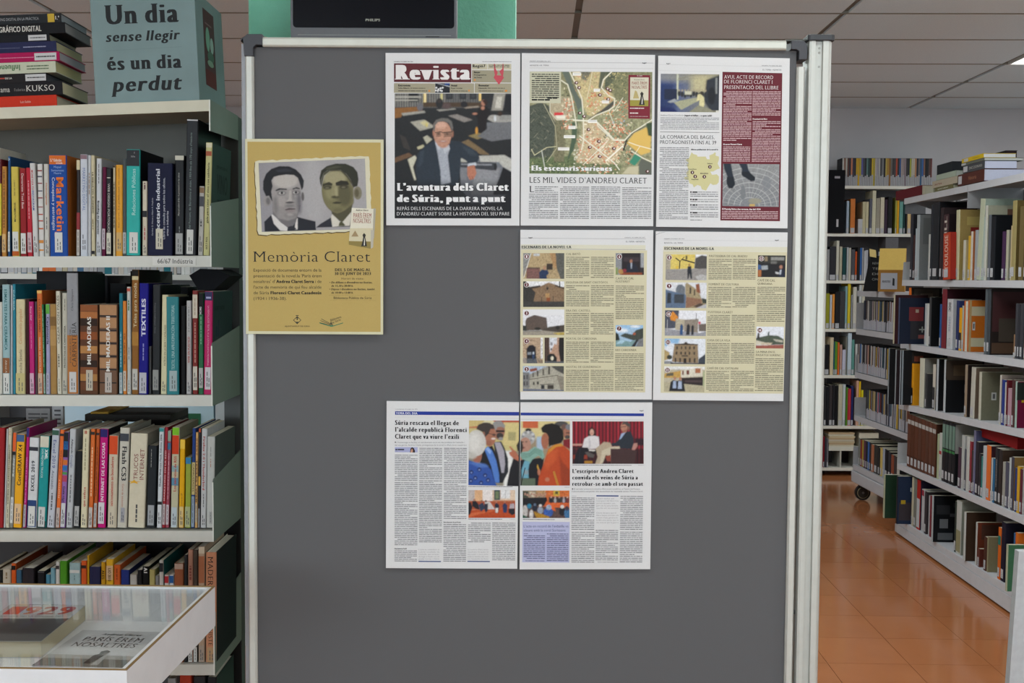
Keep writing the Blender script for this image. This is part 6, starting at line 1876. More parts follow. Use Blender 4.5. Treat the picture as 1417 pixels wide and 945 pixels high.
r1b = [
    D_(40, 64, 256, '4f5556', f='3a3e40', s=(695, 820), sc='a8aaa8', hard=True, n='grey book with a clear jacket, between the yellow and teal ones'),
    D_(66, 150, 203, '27a79e', f='15161a', d=.18, y0=-.003, b=[('232428', 206, 302)], s=(695, 818, .25, .85), t=[('Relaciones Públicas', 318, 592, .55, .26, 'u', 'b5e2dc', 'sans'), ('A', 215, 228, .6, .12, 'h', 'a8a8a8', 'sans', .08), ('Xifra', 240, 250, .5, .1, 'h', 'a8a8a8', 'sans', .3)], n='thick teal book with a black head, lettered Relaciones Públicas'),
    D_(157, 187, 390, 'cfc4ae', f='8a2a34', b=[('1e1c20', 566, 604)], t=[('', 400, 440, .5, .3, 'g', '6a4a4a'), ('', 660, 740, .5, .2, 'g', 'b04a50')], s=(745, 828), sc='cfc4ae', n='short cream book with a black band, between the teal and navy ones'),
    D_(193, 346, 285, '1b1e38', f='141628', d=.17, y0=-.004, s=(675, 795, .34, .62), sc='c9c4b0', t=[('Recetario industrial', 320, 715, .42, .15, 'u', 'd4d6de', 'bold'), ('Libro de consulta para todos los oficios,', 372, 735, .66, .085, 'u', 'c8cad4', 'sans'), ('artes e industrias', 568, 715, .8, .085, 'u', 'c8cad4', 'sans'), ('Gardner D. Hiscox y Albert A. Hopkins', 492, 715, .2, .06, 'u', 'b0b2bc', 'sans')], n='very thick navy book lettered Recetario industrial'),
    D_(351, 408, 237, '131418', f='0f1014', b=[('c9c5b4', 238, 265)], s=(700, 824, .1, .85), sc='a3a4a2', t=[('Manual sobre el foc i la prevenció en les obres', 340, 595, .42, .16, 'u', 'b8b8b0', 'sans'), ('', 660, 695, .5, .1, 'g', '6a6a6a')], n='black book with a cream cap beside the navy recipe book'),
    D_(413, 484, 25, '24262a', xt=427, f='0d0e12', d=.21, y0=-.006, s=(680, 824, .2, .75), b=[('c8c8c8', 27, 34)], t=[('del Foment, de Barcelona al món. 1959-fins als 170 anys d’història', 105, 675, .42, .17, 'u', '7a8a84', 'sans')], n='tallest book, charcoal in a clear jacket, near the end plate'),
    D_(488, 518, 420, 'bdb8b0', xt=497, f='8a8480', b=[('8a6a4a', 428, 460), ('4a4a50', 480, 540)], t=[('', 620, 660, .5, .3, 'g', '4a4a4a')], s=(690, 826), sc='bdb8b0', n='short white book with small pictures near the end plate'),
    D_(519, 557, 160, 'c3bd84', xt=536, f='23302f', d=.18, b=[('d8d0b0', 163, 190), ('a8583a', 212, 240)], t=[('guía para catar el vino con sabiduría', 280, 640, .5, .3, 'u', '3a3a1c', 'bold'), ('663.2 ROL', 720, 795, .5, .28, 'u', '3a3a1c', 'bold')], rp=lambda rp, w, h, d: wine(rp, w, h, d), n='pale yellow book on wine tasting with a dark cover against the end plate'),
]


def side_text(rp, s, w, y0, z0, L, cap, col, sty='bold'):
    """lettering on the right-hand cover (plane x=w), reading into the depth"""
    tmp = MB()
    put_text(tmp, s, 0, 0, L, cap, 0, col, sty, y=0)
    V = np.concatenate(tmp.v)
    X = np.c_[w + 0.0004 - V[:, 1], y0 + V[:, 0], z0 + V[:, 2]]
    rp.v.append(X); rp.c.append(np.concatenate(tmp.c)); rp.f += [[i + rp.n for i in fa] for fa in tmp.f]; rp.n += len(X)


def wine(rp, w, h, d):
    side_text(rp, 'VINO', w, .05, h - .115, .10, .045, '131c1c')
    side_text(rp, 'guía para catar el', w, .045, h - .055, .10, .009, '131c1c')
    side_text(rp, 'con sabiduría', w, .055, h - .135, .08, .007, '131c1c')


def side_rect(rp, w, y0, z0, y1, z1, c, dx=0.0003):
    rp.add([(w + dx, y0, z0), (w + dx, y1, z0), (w + dx, y1, z1), (w + dx, y0, z1)], [(0, 1, 2, 3)], alb(c))


row(FL, 4.295, 160, 160, 832, r1b, '', 'books on the upper shelf', desc('the upper left shelf, right half'))

# row 2 -------------------------------------------------------------
PL2 = 'the middle left shelf'
r2 = [
    D_(-60, -22, 190, '3a3a3c'), D_(-21, 13, 275, 'c9c5ba', f='b0aca0', n='blank cream book at the left edge of the frame'),
    D_(16, 66, 160, '93b0b4', xt=10, f='7a9aa0', b=[('8a5a3a', 640, 740)], s=(742, 874), t=[('ESMALTES PARA CERÁMICA', 192, 590, .5, .36, 'd', '2a6a6c', 'bold'), ('Alfred A', 655, 738, .5, .22, 'd', 'd0c8b8')]),
    D_(67, 80, 165, 'a9acb0', f='9a9da0'),
    D_(83, 101, 157, '237d92', xt=80, f='1c6a7c', t=[('CALIDA', 195, 330, .5, .5, 'd', 'b8d8d8')]),
    D_(104, 164, 257, 'cdc19a', xt=101, f='a8946a', s=(740, 872, .0, 1.0), sc='bdb27a', t=[('Cacharrería popular', 318, 548, .52, .34, 'u', 'c07a3a', 'serif'), ('Natacha Seseña', 585, 765, .52, .34, 'u', '4a4030', 'serif')]),
    D_(167, 190, 255, '3c1a1e', f='2c1216'),
    D_(192, 226, 272, 'b2126a', xt=183, f='8a0e50', s=(740, 872), sc='c9a0b4', t=[('Ruoy Alef', 305, 395, .5, .28, 'd', 'e8c8d8'), ('', 420, 580, .5, .12, 'g', 'd878a8')]),
    D_(228, 243, 272, '4c3c44', xt=224, f='3a2e34'),
    D_(246, 280, 198, 'c9662a', xt=238, f='a04c1c', b=[('d8b060', 200, 218)], s=(740, 872), sc='c9a890', t=[('COLAS DEL PIANO', 255, 470, .5, .38, 'd', '6a2c12', 'bold'), ('MANUAL DE BRICOLAJE', 505, 735, .5, .3, 'd', 'd8b8a0', 'bold')]),
    D_(284, 297, 290, '27683e', xt=269, f='1e5030', t=[('', 320, 700, .5, .3, 'g', '8ab89a')], s=(745, 872), sc='9ab0a0'),
    D_(299, 326, 288, '9c98b8', xt=296, f='7a7694', b=[('5aa03a', 290, 352)], s=(740, 874), sc='a8a6b8', t=[('Carpintería', 372, 552, .55, .5, 'd', '2a2840', 'bold')]),
    D_(328, 371, 288, 'a07c48', xt=322, f='86643a', b=[('7a5c34', 370, 430), ('b08c58', 455, 560)], n='wood-grain patterned book', t=[]),
    D_(374, 402, 203, 'cbc4b0', xt=361, f='a8a290', s=(770, 868), sc='cbc4b0', t=[('CREAR CON PALÉS', 232, 545, .55, .5, 'u', '4a4438'), ('', 615, 700, .5, .3, 'g', '6a6458')]),
    D_(404, 442, 215, 'b9b4a4', xt=403, f='9a9688', s=(760, 868), sc='b9b4a4', t=[('PROYECTOS DE CARPINTERÍA', 430, 705, .5, .26, 'u', '3a362e', 'bold'), ('', 250, 330, .5, .12, 'g', '7a766a')]),
    D_(446, 522, 86, '8d8d90', xt=438, f='1c1d20', d=.18, y0=-.004, b=[('a8692c', 490, 872)], s=(730, 862, .2, .8), sc='c4c2c0', t=[('CARPINTERÍA', 405, 695, .66, .38, 'u', '2c2620', 'serif'), ('Chris Simpson', 190, 330, .5, .18, 'u', '3a3a3c', 'serif'), ('MUEBLES DE', 450, 670, .32, .14, 'u', '5a4a3a')], n='thick grey and orange book lettered Carpintería with a black cover'),
    D_(524, 647, 292, '5a3a28', f='2a2018', d=.17, y0=-.002, b=[('8a5230', 294, 335), ('a86a3c', 338, 380), ('33241c', 385, 430), ('8a4c28', 470, 520), ('b07c48', 562, 610), ('33241c', 655, 700), ('7c4a2c', 700, 745), ('a87844', 745, 790), ('6a4028', 800, 850)], s=(718, 852, .36, .72), sc='b8ae9c', t=[('MIL MADERAS', 372, 682, .52, .2, 'u', 'dcd8d0', 'bold')]),
    D_(650, 773, 290, '6a4a34', f='3a2a1e', d=.17, y0=-.002, s=(735, 865, .34, .7), sc='b8aea4', b=[('1e1612', 362, 372), ('1e1612', 455, 463), ('1e1612', 540, 549), ('1e1612', 625, 634), ('1e1612', 712, 720), ('1e1612', 798, 806)] + [('a87c54', y, y + 66) for y in (294, 378, 468, 553, 640)], t=[('MIL MADERAS II', 368, 728, .5, .2, 'u', 'dcd8d0', 'bold')]),
]
row(FL, 4.7235, 0, 360, 877, r2, '', 'books on the middle shelf', desc(PL2))
PL2b = 'the middle left shelf, right half'
r2b = [
    D_(22, 46, 218, '24707f', xt=20, f='1c5a68', s=(735, 872), sc='a8b4b8', t=[('', 470, 700, .5, .25, 'g', '9ac0c8')]),
    D_(47, 71, 268, 'cf7a28', xt=44, f='a85e1c', s=(725, 856), sc='c9b8a4', t=[('', 480, 520, .5, .3, 'g', '8a4a14'), ('', 540, 680, .5, .3, 'g', '8a4a14')]),
    D_(74, 99, 175, 'bdbeb8', xt=71, f='a8a9a4', b=[('b85a4a', 185, 205)], t=[('', 260, 330, .5, .3, 'g', '4a7a4a'), ('', 570, 650, .5, .15, 'g', '5a5a5a')], s=(780, 872), sc='bdbeb8'),
    D_(104, 150, 62, '8a5c2a', xt=104, f='14110e', d=.16, b=[('1c1814', 64, 104), ('c4b890', 106, 130), ('a87838', 470, 560)], s=(712, 848, .1, .85), sc='bfbcb4', t=[('Telas para moda', 150, 440, .5, .42, 'u', 'd8cca8', 'sans')]),
    D_(153, 215, 152, '1b177c', xt=158, f='141158', d=.17, y0=-.003, s=(735, 870, .1, .85), sc='b4b4bc', t=[('TEXTILES', 252, 498, .5, .42, 'u', 'd0d0e0', 'heavy'), ('', 545, 655, .5, .12, 'g', '8a88c0')]),
    D_(216, 232, 565, '3c3c3e', f='2a2a2c'),
    D_(236, 290, 162, '141518', xt=240, f='0d0e10', s=(718, 850, .1, .8), sc='8e8e8a', t=[('Costura tradicional. Nova', 280, 480, .35, .16, 'd', '6a6a6c')], n='black book in a clear jacket next to the indigo textiles book'),
    D_(293, 334, 228, 'd2caa4', xt=302, f='b8ae88', s=(770, 870), sc='d2caa4', t=[('PATRÓN EN LA SEDA Y CATÁLOGO', 425, 690, .6, .3, 'u', '3a3426')]),
    D_(337, 420, 240, '277a80', xt=334, f='15181a', d=.18, y0=-.004, s=(722, 855, .25, .85), sc='9fb0b0', t=[('TEXTIL: UNA APROXIMACIÓN TERRITORIAL', 292, 715, .55, .24, 'u', 'b4d4d0', 'serif')], n='thick teal book lettered Textil in small white capitals'),
    D_(424, 456, 300, '17181a', f='101114', n='black book in the gap beside the thick teal one'),
    D_(461, 494, 266, 'b5b2b0', f='9c9a98', s=(770, 872), sc='b5b2b0', t=[('VIVIR SIN PLÁSTICO', 502, 672, .5, .42, 'u', 'a83a2c', 'bold'), ('', 305, 470, .5, .14, 'g', '6a6a6a')]),
    D_(502, 537, 200, '7c221e', xt=500, f='5a1816', b=[('cfc4b0', 226, 380)], s=(695, 850), sc='cdc4b4', t=[('', 410, 670, .5, .22, 'g', 'c08a7a'), ('', 250, 360, .5, .1, 'g', '8a6a5a')]),
    D_(541, 573, 215, '2f6a48', f='1e4a30', b=[('17181a', 217, 355)], s=(705, 836), sc='b0b0ac', t=[('NOMS', 305, 355, .4, .4, 'u', 'd8d8d8', 'bold'), ('', 370, 550, .5, .16, 'g', '8ac09c')]),
    D_(578, 632, 205, 'b8125c', xt=584, f='171c24', d=.19, y0=-.003, b=[('221c4c', 208, 264)], s=(700, 845, .15, .85), sc='cfc9cc', t=[('LA REVOLUCIÓ TÈXTIL A LA CATALUNYA MODERNA', 300, 690, .5, .2, 'd', 'e0a8c0', 'sans'), ('', 240, 252, .5, .6, 'g', 'a8a8c8')], rp=lambda rp, w, h, d: (side_text(rp, 'EL DRET D’AUTOR', w, .02, h - .045, .09, .009, '06070a'), side_rect(rp, w, .03, h - .11, .045, h - .085, '101c34'), side_rect(rp, w, .05, h - .11, .06, h - .07, '101c34')), n='magenta book with a navy head and black cover at the end plate'),
]
row(FL, 4.722, 160, 360, 877, r2b, '', 'books on the middle shelf', desc(PL2b))

# row 3 -------------------------------------------------------------
PL3 = 'the lower left shelf'
r3 = [
    D_(-75, -42, 165, '8a8a8c'), D_(-38, -22, 160, 'c0c0be'),
    D_(-20, 18, 152, '962024', xt=-8, f='7a181c', hard=True),
    D_(21, 33, 160, 'b0b0b0', xt=40, f='9a9a9a'),
    D_(34, 58, 152, 'c4bda4', xt=52, f='a8a28c', s=(660, 795), sc='c4bda4', t=[('COCINA DE APROVECHAMIENTO', 262, 650, .5, .34, 'u', '5a5444', 'bold'), ('C', 175, 200, .5, .2, 'h', 'a84a3a', 'serif', .4)]),
    D_(60, 82, 182, '83837a', xt=85, f='6a6a62', b=[('d85c26', 184, 306), ('1c1c1c', 308, 330)], s=(605, 775), t=[('Reader', 345, 470, .5, .5, 'u', 'd0d0c8', 'bold')], brand=1),
    D_(83, 138, 195, 'e6a51a', xt=107, f='c08814', b=[('3c5a84', 197, 244)], s=(650, 780), sc='d8b488', t=[('CorelDRAW X4', 262, 530, .52, .46, 'u', '3a2c10', 'bold')], n='yellow and blue drawing software manual'),
    D_(147, 166, 150, 'b01470', xt=173, f='8a1058', b=[('2a2060', 152, 212)], s=(655, 800), sc='a8a0a8', t=[('EXCEL Y SQL DE LA MANO', 345, 640, .5, .4, 'u', 'e09ac8', 'sans')], n='slim magenta book with an indigo head'),
    D_(172, 236, 218, 'cfcfd0', xt=191, f='a9a9ae', b=[('33343c', 278, 303), ('2c4270', 626, 800)], s=(665, 795, .15, .85), t=[('EXCEL 2019', 368, 565, .5, .34, 'u', '22242c', 'bold')], n='white spreadsheet manual with a blue foot'),
    D_(238, 300, 206, '1e8c8c', xt=262, f='2a2c30', b=[('cdc8b4', 208, 280), ('1c2024', 762, 806)], s=(670, 800, .15, .85), sc='c4c4c0', t=[('XML', 292, 360, .75, .32, 'd', 'e0e8e4', 'bold'), ('LOS MEJORES TRUCOS', 292, 480, .35, .2, 'd', 'd0e0dc')]),
    D_(304, 352, 158, 'b9bcc4', xt=340, f='9a9ca4', s=(700, 812), sc='b9bcc4', t=[('Excel 2019', 232, 415, .48, .42, 'd', '2f3a7c', 'sans'), ('Avanzado', 432, 555, .45, .32, 'd', '3a3c44', 'sans'), ('', 580, 690, .5, .2, 'g', '5a5c60')], b=[('3a5a4a', 168, 200)], n='pale grey spreadsheet manual with blue vertical lettering'),
    D_(360, 388, 165, 'd9682a', xt=391, f='b0501e', s=(675, 812), sc='b8a8a0', b=[('2a2420', 190, 206)], t=[('', 300, 460, .5, .15, 'g', '8a3c14'), ('PHOTO 7', 490, 610, .5, .3, 'u', 'f0c0a0', 'sans')]),
    D_(390, 424, 180, '8a5e9c', xt=416, f='3a2a44', b=[('14161a', 182, 345), ('2a6aa8', 240, 295), ('c86a2a', 362, 395), ('2a6aa8', 400, 432), ('4a8a4a', 442, 458), ('a83a5a', 465, 505)], s=(645, 800), sc='c4c4c4', t=[('Guía rápi', 535, 640, .5, .4, 'd', '2a1a34', 'bold')], n='purple quick guide with a black head and coloured blobs'),
    D_(430, 470, 160, 'b4b6b8', xt=455, f='96989a', t=[('Adwords', 225, 320, .5, .3, 'd', '3a3c44', 'bold'), ('Google', 330, 412, .5, .4, 'd', '3a4a7c', 'serif'), ('', 460, 640, .5, .2, 'g', '6a6c70')], s=(680, 805), sc='b4b6b8', n='pale grey book on online advertising'),
    D_(478, 518, 305, '1c1e20', xt=498, f='121416', s=(665, 795, .1, .85), sc='a8a8a6', n='short black book right of the online advertising one'),
    D_(524, 566, 163, 'd2c9a8', xt=540, f='b0a888', s=(680, 805), sc='d2c9a8', t=[('que seduce', 540, 668, .5, .38, 'u', 'a8382c', 'bold'), ('', 215, 430, .5, .15, 'g', '8a8468'), ('8', 172, 192, .5, .3, 'h', 'a8382c', 'bold', .4)]),
    D_(574, 603, 160, 'cc6426', xt=592, f='a84e1c', s=(672, 805), sc='bcb4ac', b=[('2a201c', 178, 198)], t=[('', 280, 600, .5, .3, 'g', 'e8b48c')]),
    D_(607, 630, 160, 'b4521f', xt=628, f='8a3c16', s=(645, 800), sc='a8a29c', b=[('2a201c', 185, 200)], t=[('', 280, 600, .5, .2, 'g', '6a2c10')]),
    D_(636, 688, 160, 'b81670', xt=654, f='15141c', b=[('2b2262', 162, 214)], s=(640, 780, .05, .8), sc='cac4c8', t=[('INTERNET DE LAS COSAS', 250, 632, .5, .36, 'u', 'e8d0dc', 'bold')]),
    D_(700, 760, 203, 'c6bba4', xt=713, f='9a9284', b=[('cf4c24', 205, 326)], s=(665, 800, .1, .8), sc='c6bba4', t=[('Posicionamiento en buscadores', 342, 680, .42, .3, 'u', 'b03020', 'bold')]),
]
row(FL, 4.7235, 0, 560, 806, r3, '', 'books on the lower shelf', desc(PL3))
PL3b = 'the lower left shelf, right half'
r3b = [
    D_(8, 72, 152, 'bfb9ab', xt=28, f='9a958a', b=[('3a3c44', 190, 240)], s=(675, 770, .35, .75), sc='9a9aa0', t=[('Flash CS3', 275, 498, .55, .46, 'd', '1c1c20', 'bold'), ('Curso de iniciación', 520, 670, .5, .2, 'd', 'a8503a', 'sans')], n='thick off-white animation software manual'),
    D_(78, 190, 190, 'cfc6ae', xt=98, f='8e8878', b=[], t=[('TRUCOS', 325, 492, .38, .24, 'u', '7c2a34', 'sans'), ('INTERNET', 290, 492, .74, .24, 'u', '7c2a34', 'sans'), ('★', 498, 520, .3, .1, 'h', 'd8a020'), ('', 655, 770, .5, .1, 'g', '4a4a4c')], rp=None, n='thick cream book lettered Trucos Internet'),
    D_(199, 258, 270, '22262a', xt=212, f='15181a', s=(658, 790, .15, .85), sc='9a9ea0', t=[('', 290, 410, .4, .05, 'g', 'a8a8a0')], n='black book with a small vertical white line of print'),
    D_(267, 299, 152, 'c9ccce', xt=284, f='a4a8aa', b=[('3a8a8a', 154, 178), ('2a2a2c', 635, 655)], s=(665, 795), sc='c9ccce', t=[('Diseño Web con Flash. Edición 2006', 195, 535, .45, .36, 'u', '2a2c34', 'bold')], brand=1),
    D_(301, 322, 148, '961f2c', xt=321, f='701620', s=(650, 785), sc='b8a8a8', t=[('MARKETING EN LA RED', 300, 630, .5, .42, 'u', 'd8a8a8', 'bold')]),
    D_(324, 346, 170, '9a4a58', xt=341, f='7a3844', b=[('8a9a8a', 172, 240), ('3a6a8a', 250, 295)], s=(655, 785), sc='c4b4b8', t=[('', 320, 620, .5, .16, 'g', 'd8a8b0')]),
    D_(357, 405, 150, 'bdb89a', xt=369, f='8f8a70', b=[('7ab82a', 152, 200), ('c8401e', 202, 325), ('5a88a0', 480, 530), ('8aa8a8', 400, 440)], s=(672, 810, .1, .85), sc='b8c4c8', t=[('Los secretos de RSS', 338, 568, .5, .36, 'u', 'b02c1c', 'bold')]),
    D_(410, 444, 228, 'e0a614', xt=420, f='b8840e', s=(668, 805), sc='d8bc7c', b=[('e6bc44', 230, 290)], t=[('Camaras 2F', 580, 665, .5, .3, 'u', '6a4a0c', 'sans')]),
    D_(452, 489, 345, '939e38', xt=456, f='747c2a', b=[('2a78a8', 347, 388)], s=(668, 800, .0, .9), sc='a4aa7c', n='short lime green book with a blue head'),
    D_(491, 514, 155, '26407c', xt=500, f='1c3060', b=[('c4b078', 378, 590)], s=(600, 800), sc='8a9aac', t=[('CAPBUSSADES', 390, 570, .5, .4, 'd', '4a3c20', 'bold')]),
    D_(516, 533, 182, 'd0a468', xt=523, f='a87e48', t=[('', 220, 330, .5, .4, 'g', '8a5a3a'), ('TECLES I WEB', 360, 640, .5, .5, 'd', '4a3418', 'bold')], s=(650, 770), sc='b8a88c'),
    D_(536, 550, 155, '2a2a30', xt=543, f='1c1c20', b=[('b84a24', 157, 182), ('d0a040', 470, 530)], s=(680, 805), sc='8a8a8c'),
    D_(553, 590, 158, 'bdbdbc', xt=561, f='9a9a9a', s=(690, 800), sc='bdbdbc', t=[('Firefox 2.0 i Thunderbird', 210, 560, .48, .38, 'd', 'a02c24', 'bold'), ('', 585, 670, .5, .15, 'g', '6a6a6a')], n='pale grey browser manual with red vertical lettering'),
    D_(592, 642, 210, 'bcbcb6', xt=598, f='454b48', d=.2, s=(700, 780, .35, .75), sc='a8a8a4', t=[('', 275, 340, .5, .06, 'g', '5a5a58'), ('', 355, 410, .5, .08, 'g', 'a86a50')], rp=lambda rp, w, h, d: (greek_side(rp, w, h, d)), n='off-white book with a dark green-grey cover at the end plate'),
]


def greek_side(rp, w, h, d):
    for i in range(5):
        side_rect(rp, w, .06, h - .06 - i * .012, .06 + random.uniform(.05, .09), h - .057 - i * .012, '30343a')


row(FL, 4.722, 160, 560, 806, r3b, '', 'books on the lower shelf', desc(PL3b))

# row 4 -------------------------------------------------------------
r4 = [D_(a, b, y, c, **k) for a, b, y, c, k in [
    (-40, -12, 195, '5a4a3a', {}), (-10, 11, 205, '1e2220', {}), (13, 60, 200, 'bdb6a4', dict(t=[('', 215, 255, .5, .2, 'g', '8a7a5a')])), (63, 90, 167, 'd05c24', dict(b=[('1c1a1a', 180, 205)], f='8a3c18')),
    (91, 122, 205, '3c6078', {}), (126, 196, 195, '2a272c', dict(f='1c1a1e')), (214, 256, 212, '1c1e22', dict(b=[('5a5a5c', 214, 220)])), (262, 287, 232, '4a86a0', {}), (289, 315, 194, '78a8b8', {}),
    (319, 341, 157, 'd0d0cc', dict(b=[('3a3a3c', 180, 200)])), (343, 384, 153, '4c9424', {}), (398, 462, 165, '9ab8bc', dict(b=[('d8dcd8', 205, 222)], t=[('', 235, 262, .5, .06, 'g', '4a6a70')])), (466, 498, 152, 'd05a26', dict(b=[('2a201c', 178, 196)])),
    (501, 512, 120, 'c89a22', {}), (514, 578, 187, '25284a', dict(f='1a1c34')), (581, 606, 160, 'c4941e', dict(t=[('ALES', 205, 258, .5, .6, 'd', '3a2c10', 'bold')])), (610, 652, 143, 'd8aa2c', dict(b=[('d8b890', 180, 262)], t=[('LIO 2010', 195, 270, .5, .4, 'd', '3a2c18', 'bold')])),
    (655, 692, 175, 'cc6028', dict(t=[('', 195, 260, .5, .2, 'g', '8a3c14')])), (696, 744, 205, '24347a', dict(f='1a2658')), (748, 788, 232, 'b4b4ae', {}), (790, 817, 205, '1a1a1c', {}), (820, 858, 185, '0e1012', dict(t=[('A1', 190, 222, .5, .5, 'd', 'd8d8d8', 'heavy')])),
    (860, 892, 203, 'b0a86c', {}), (895, 914, 240, '8a8c8c', {}), (917, 941, 150, 'c4c4be', dict(b=[('2a2c30', 165, 215)], f='1f6a68')), (947, 972, 234, 'd0ccc8', dict(b=[('a82c34', 240, 280)])), (975, 1001, 232, 'c9ccd0', dict(b=[('2c5a94', 238, 280)])),
    (1004, 1058, 167, '96583a', dict(b=[('b8a090', 168, 200)])), (1061, 1079, 118, '25272a', {}), (1083, 1112, 87, 'a87c68', dict(t=[('', 180, 262, .5, .4, 'g', '7a3a30')], s=(660, 740))), (1114, 1138, 90, '4a4038', dict(s=(650, 740))), (1143, 1180, 70, 'b09880', dict(b=[('c8b8a0', 72, 110), ('a86a4a', 125, 280)], s=(640, 735), sc='a89888')),
    (1186, 1248, 103, 'c88a68', dict(f='15161a', d=.2, s=(650, 738, .15, .85), sc='b8946c', t=[('MADERA', 128, 330, .45, .5, 'd', '2c1c14', 'serif'), ('EBANISTE', 480, 640, .45, .36, 'd', '2c1c14', 'serif')], n='tall salmon book lettered Madera with a black cover')),
]]
row(FL, 4.168, 0, 740, 737, r4, '', 'books on the bottom visible shelf', desc('the shelf behind the display case'), depth_rng=(.15, .2))
r5 = [D_(a, b, y, c) for a, b, y, c in [(960, 1010, 835, '8a8a88'), (1030, 1100, 815, 'a83a24'), (1110, 1180, 825, '2a2a2c'), (1190, 1245, 830, '1c1c1e')]]
for e in r5:
    a, zb = FL.hit(e['x'][0] / 4.168, 740 + 900 / 4.168); b, _ = FL.hit(e['x'][1] / 4.168, 940)
    _, zt = FL.hit(e['x'][0] / 4.168, 740 + e['y'] / 4.168)
    make_book(FL.sub(a, .01, .151), b - a - .001, zt - .151, .17, e['c'], label='%s book on the lowest shelf beneath the display case level, %s' % (cname(e['c']), 'near the end plate' if a > -.8 else 'further left'), group='books on the lowest shelf')

# stack lying on top ------------------------------------------------
TILT = math.atan2(0.0219, 0.5)


def topz(x):
    return 1.8465 + (x - XL1) * math.tan(TILT)


stack = [  # y0, y1, right x, colour, side, texts, sticker x-range, depth into shelf
    (553, 618, 328, 'c2321c', 'c8c0a8', [('Luis Suñén', .62, .25, 'h', 'd8a090', 'sans', 56)], None, 'bright red book at the bottom of the lying stack'),
    (480, 556, 362, '1a181b', 'c9c3a0', [('KUKSO', .0, .5, 'h', 'd0ccc4', 'serif', 164), ('Federico', .0, .2, 'h', '8a8684', 'serif', 66), ('ama', .0, .4, 'h', 'c8c4bc', 'sans', 55)], None, 'black book with large white serif lettering, second from bottom of the stack'),
    (433, 483, 270, '201c1e', '55585c', [('DE LA', .0, .25, 'h', 'd8d4cc', 'bold', 40)], (150, 268), 'short black book with a white label, third from bottom of the stack'),
    (368, 432, 325, 'bfc2ac', 'c4c08c', [('Influencers', .0, .55, 'r', '4a7a4a', 'sans', 150), ('', 0, 0, '', '', '', 0)], None, 'white book with green upside-down lettering in the lying stack'),
    (313, 367, 348, 'a3124f', 'a8a8ac', [('', 0, 0, '', '', '', 0)], (204, 330), 'magenta book in the lying stack beside the teal box'),
    (253, 312, 330, '25284a', 'bcb890', [('', 0, 0, '', '', '', 0)], None, 'navy book in the lying stack beside the teal box'),
    (212, 254, 292, '17171c', 'a8a488', [('', 0, 0, '', '', '', 0)], (170, 275), 'black book with a white label near the top of the lying stack'),
    (147, 208, 382, '17171a', '8e8e8c', [('DISEÑO GRÁFICO DIGITAL', .0, .5, 'h', 'd0ccc4', 'bold', 370)], None, 'black book lettered Diseño gráfico digital in the lying stack'),
    (95, 146, 360, '25282b', '9aa0a4', [('MARKETING DIGITAL EN LA PRÁCTICA', .0, .3, 'h', 'a8aaac', 'sans', 230)], None, 'charcoal book with a small yellow patch, topmost of the lying stack'),
]
zc = 0.0005
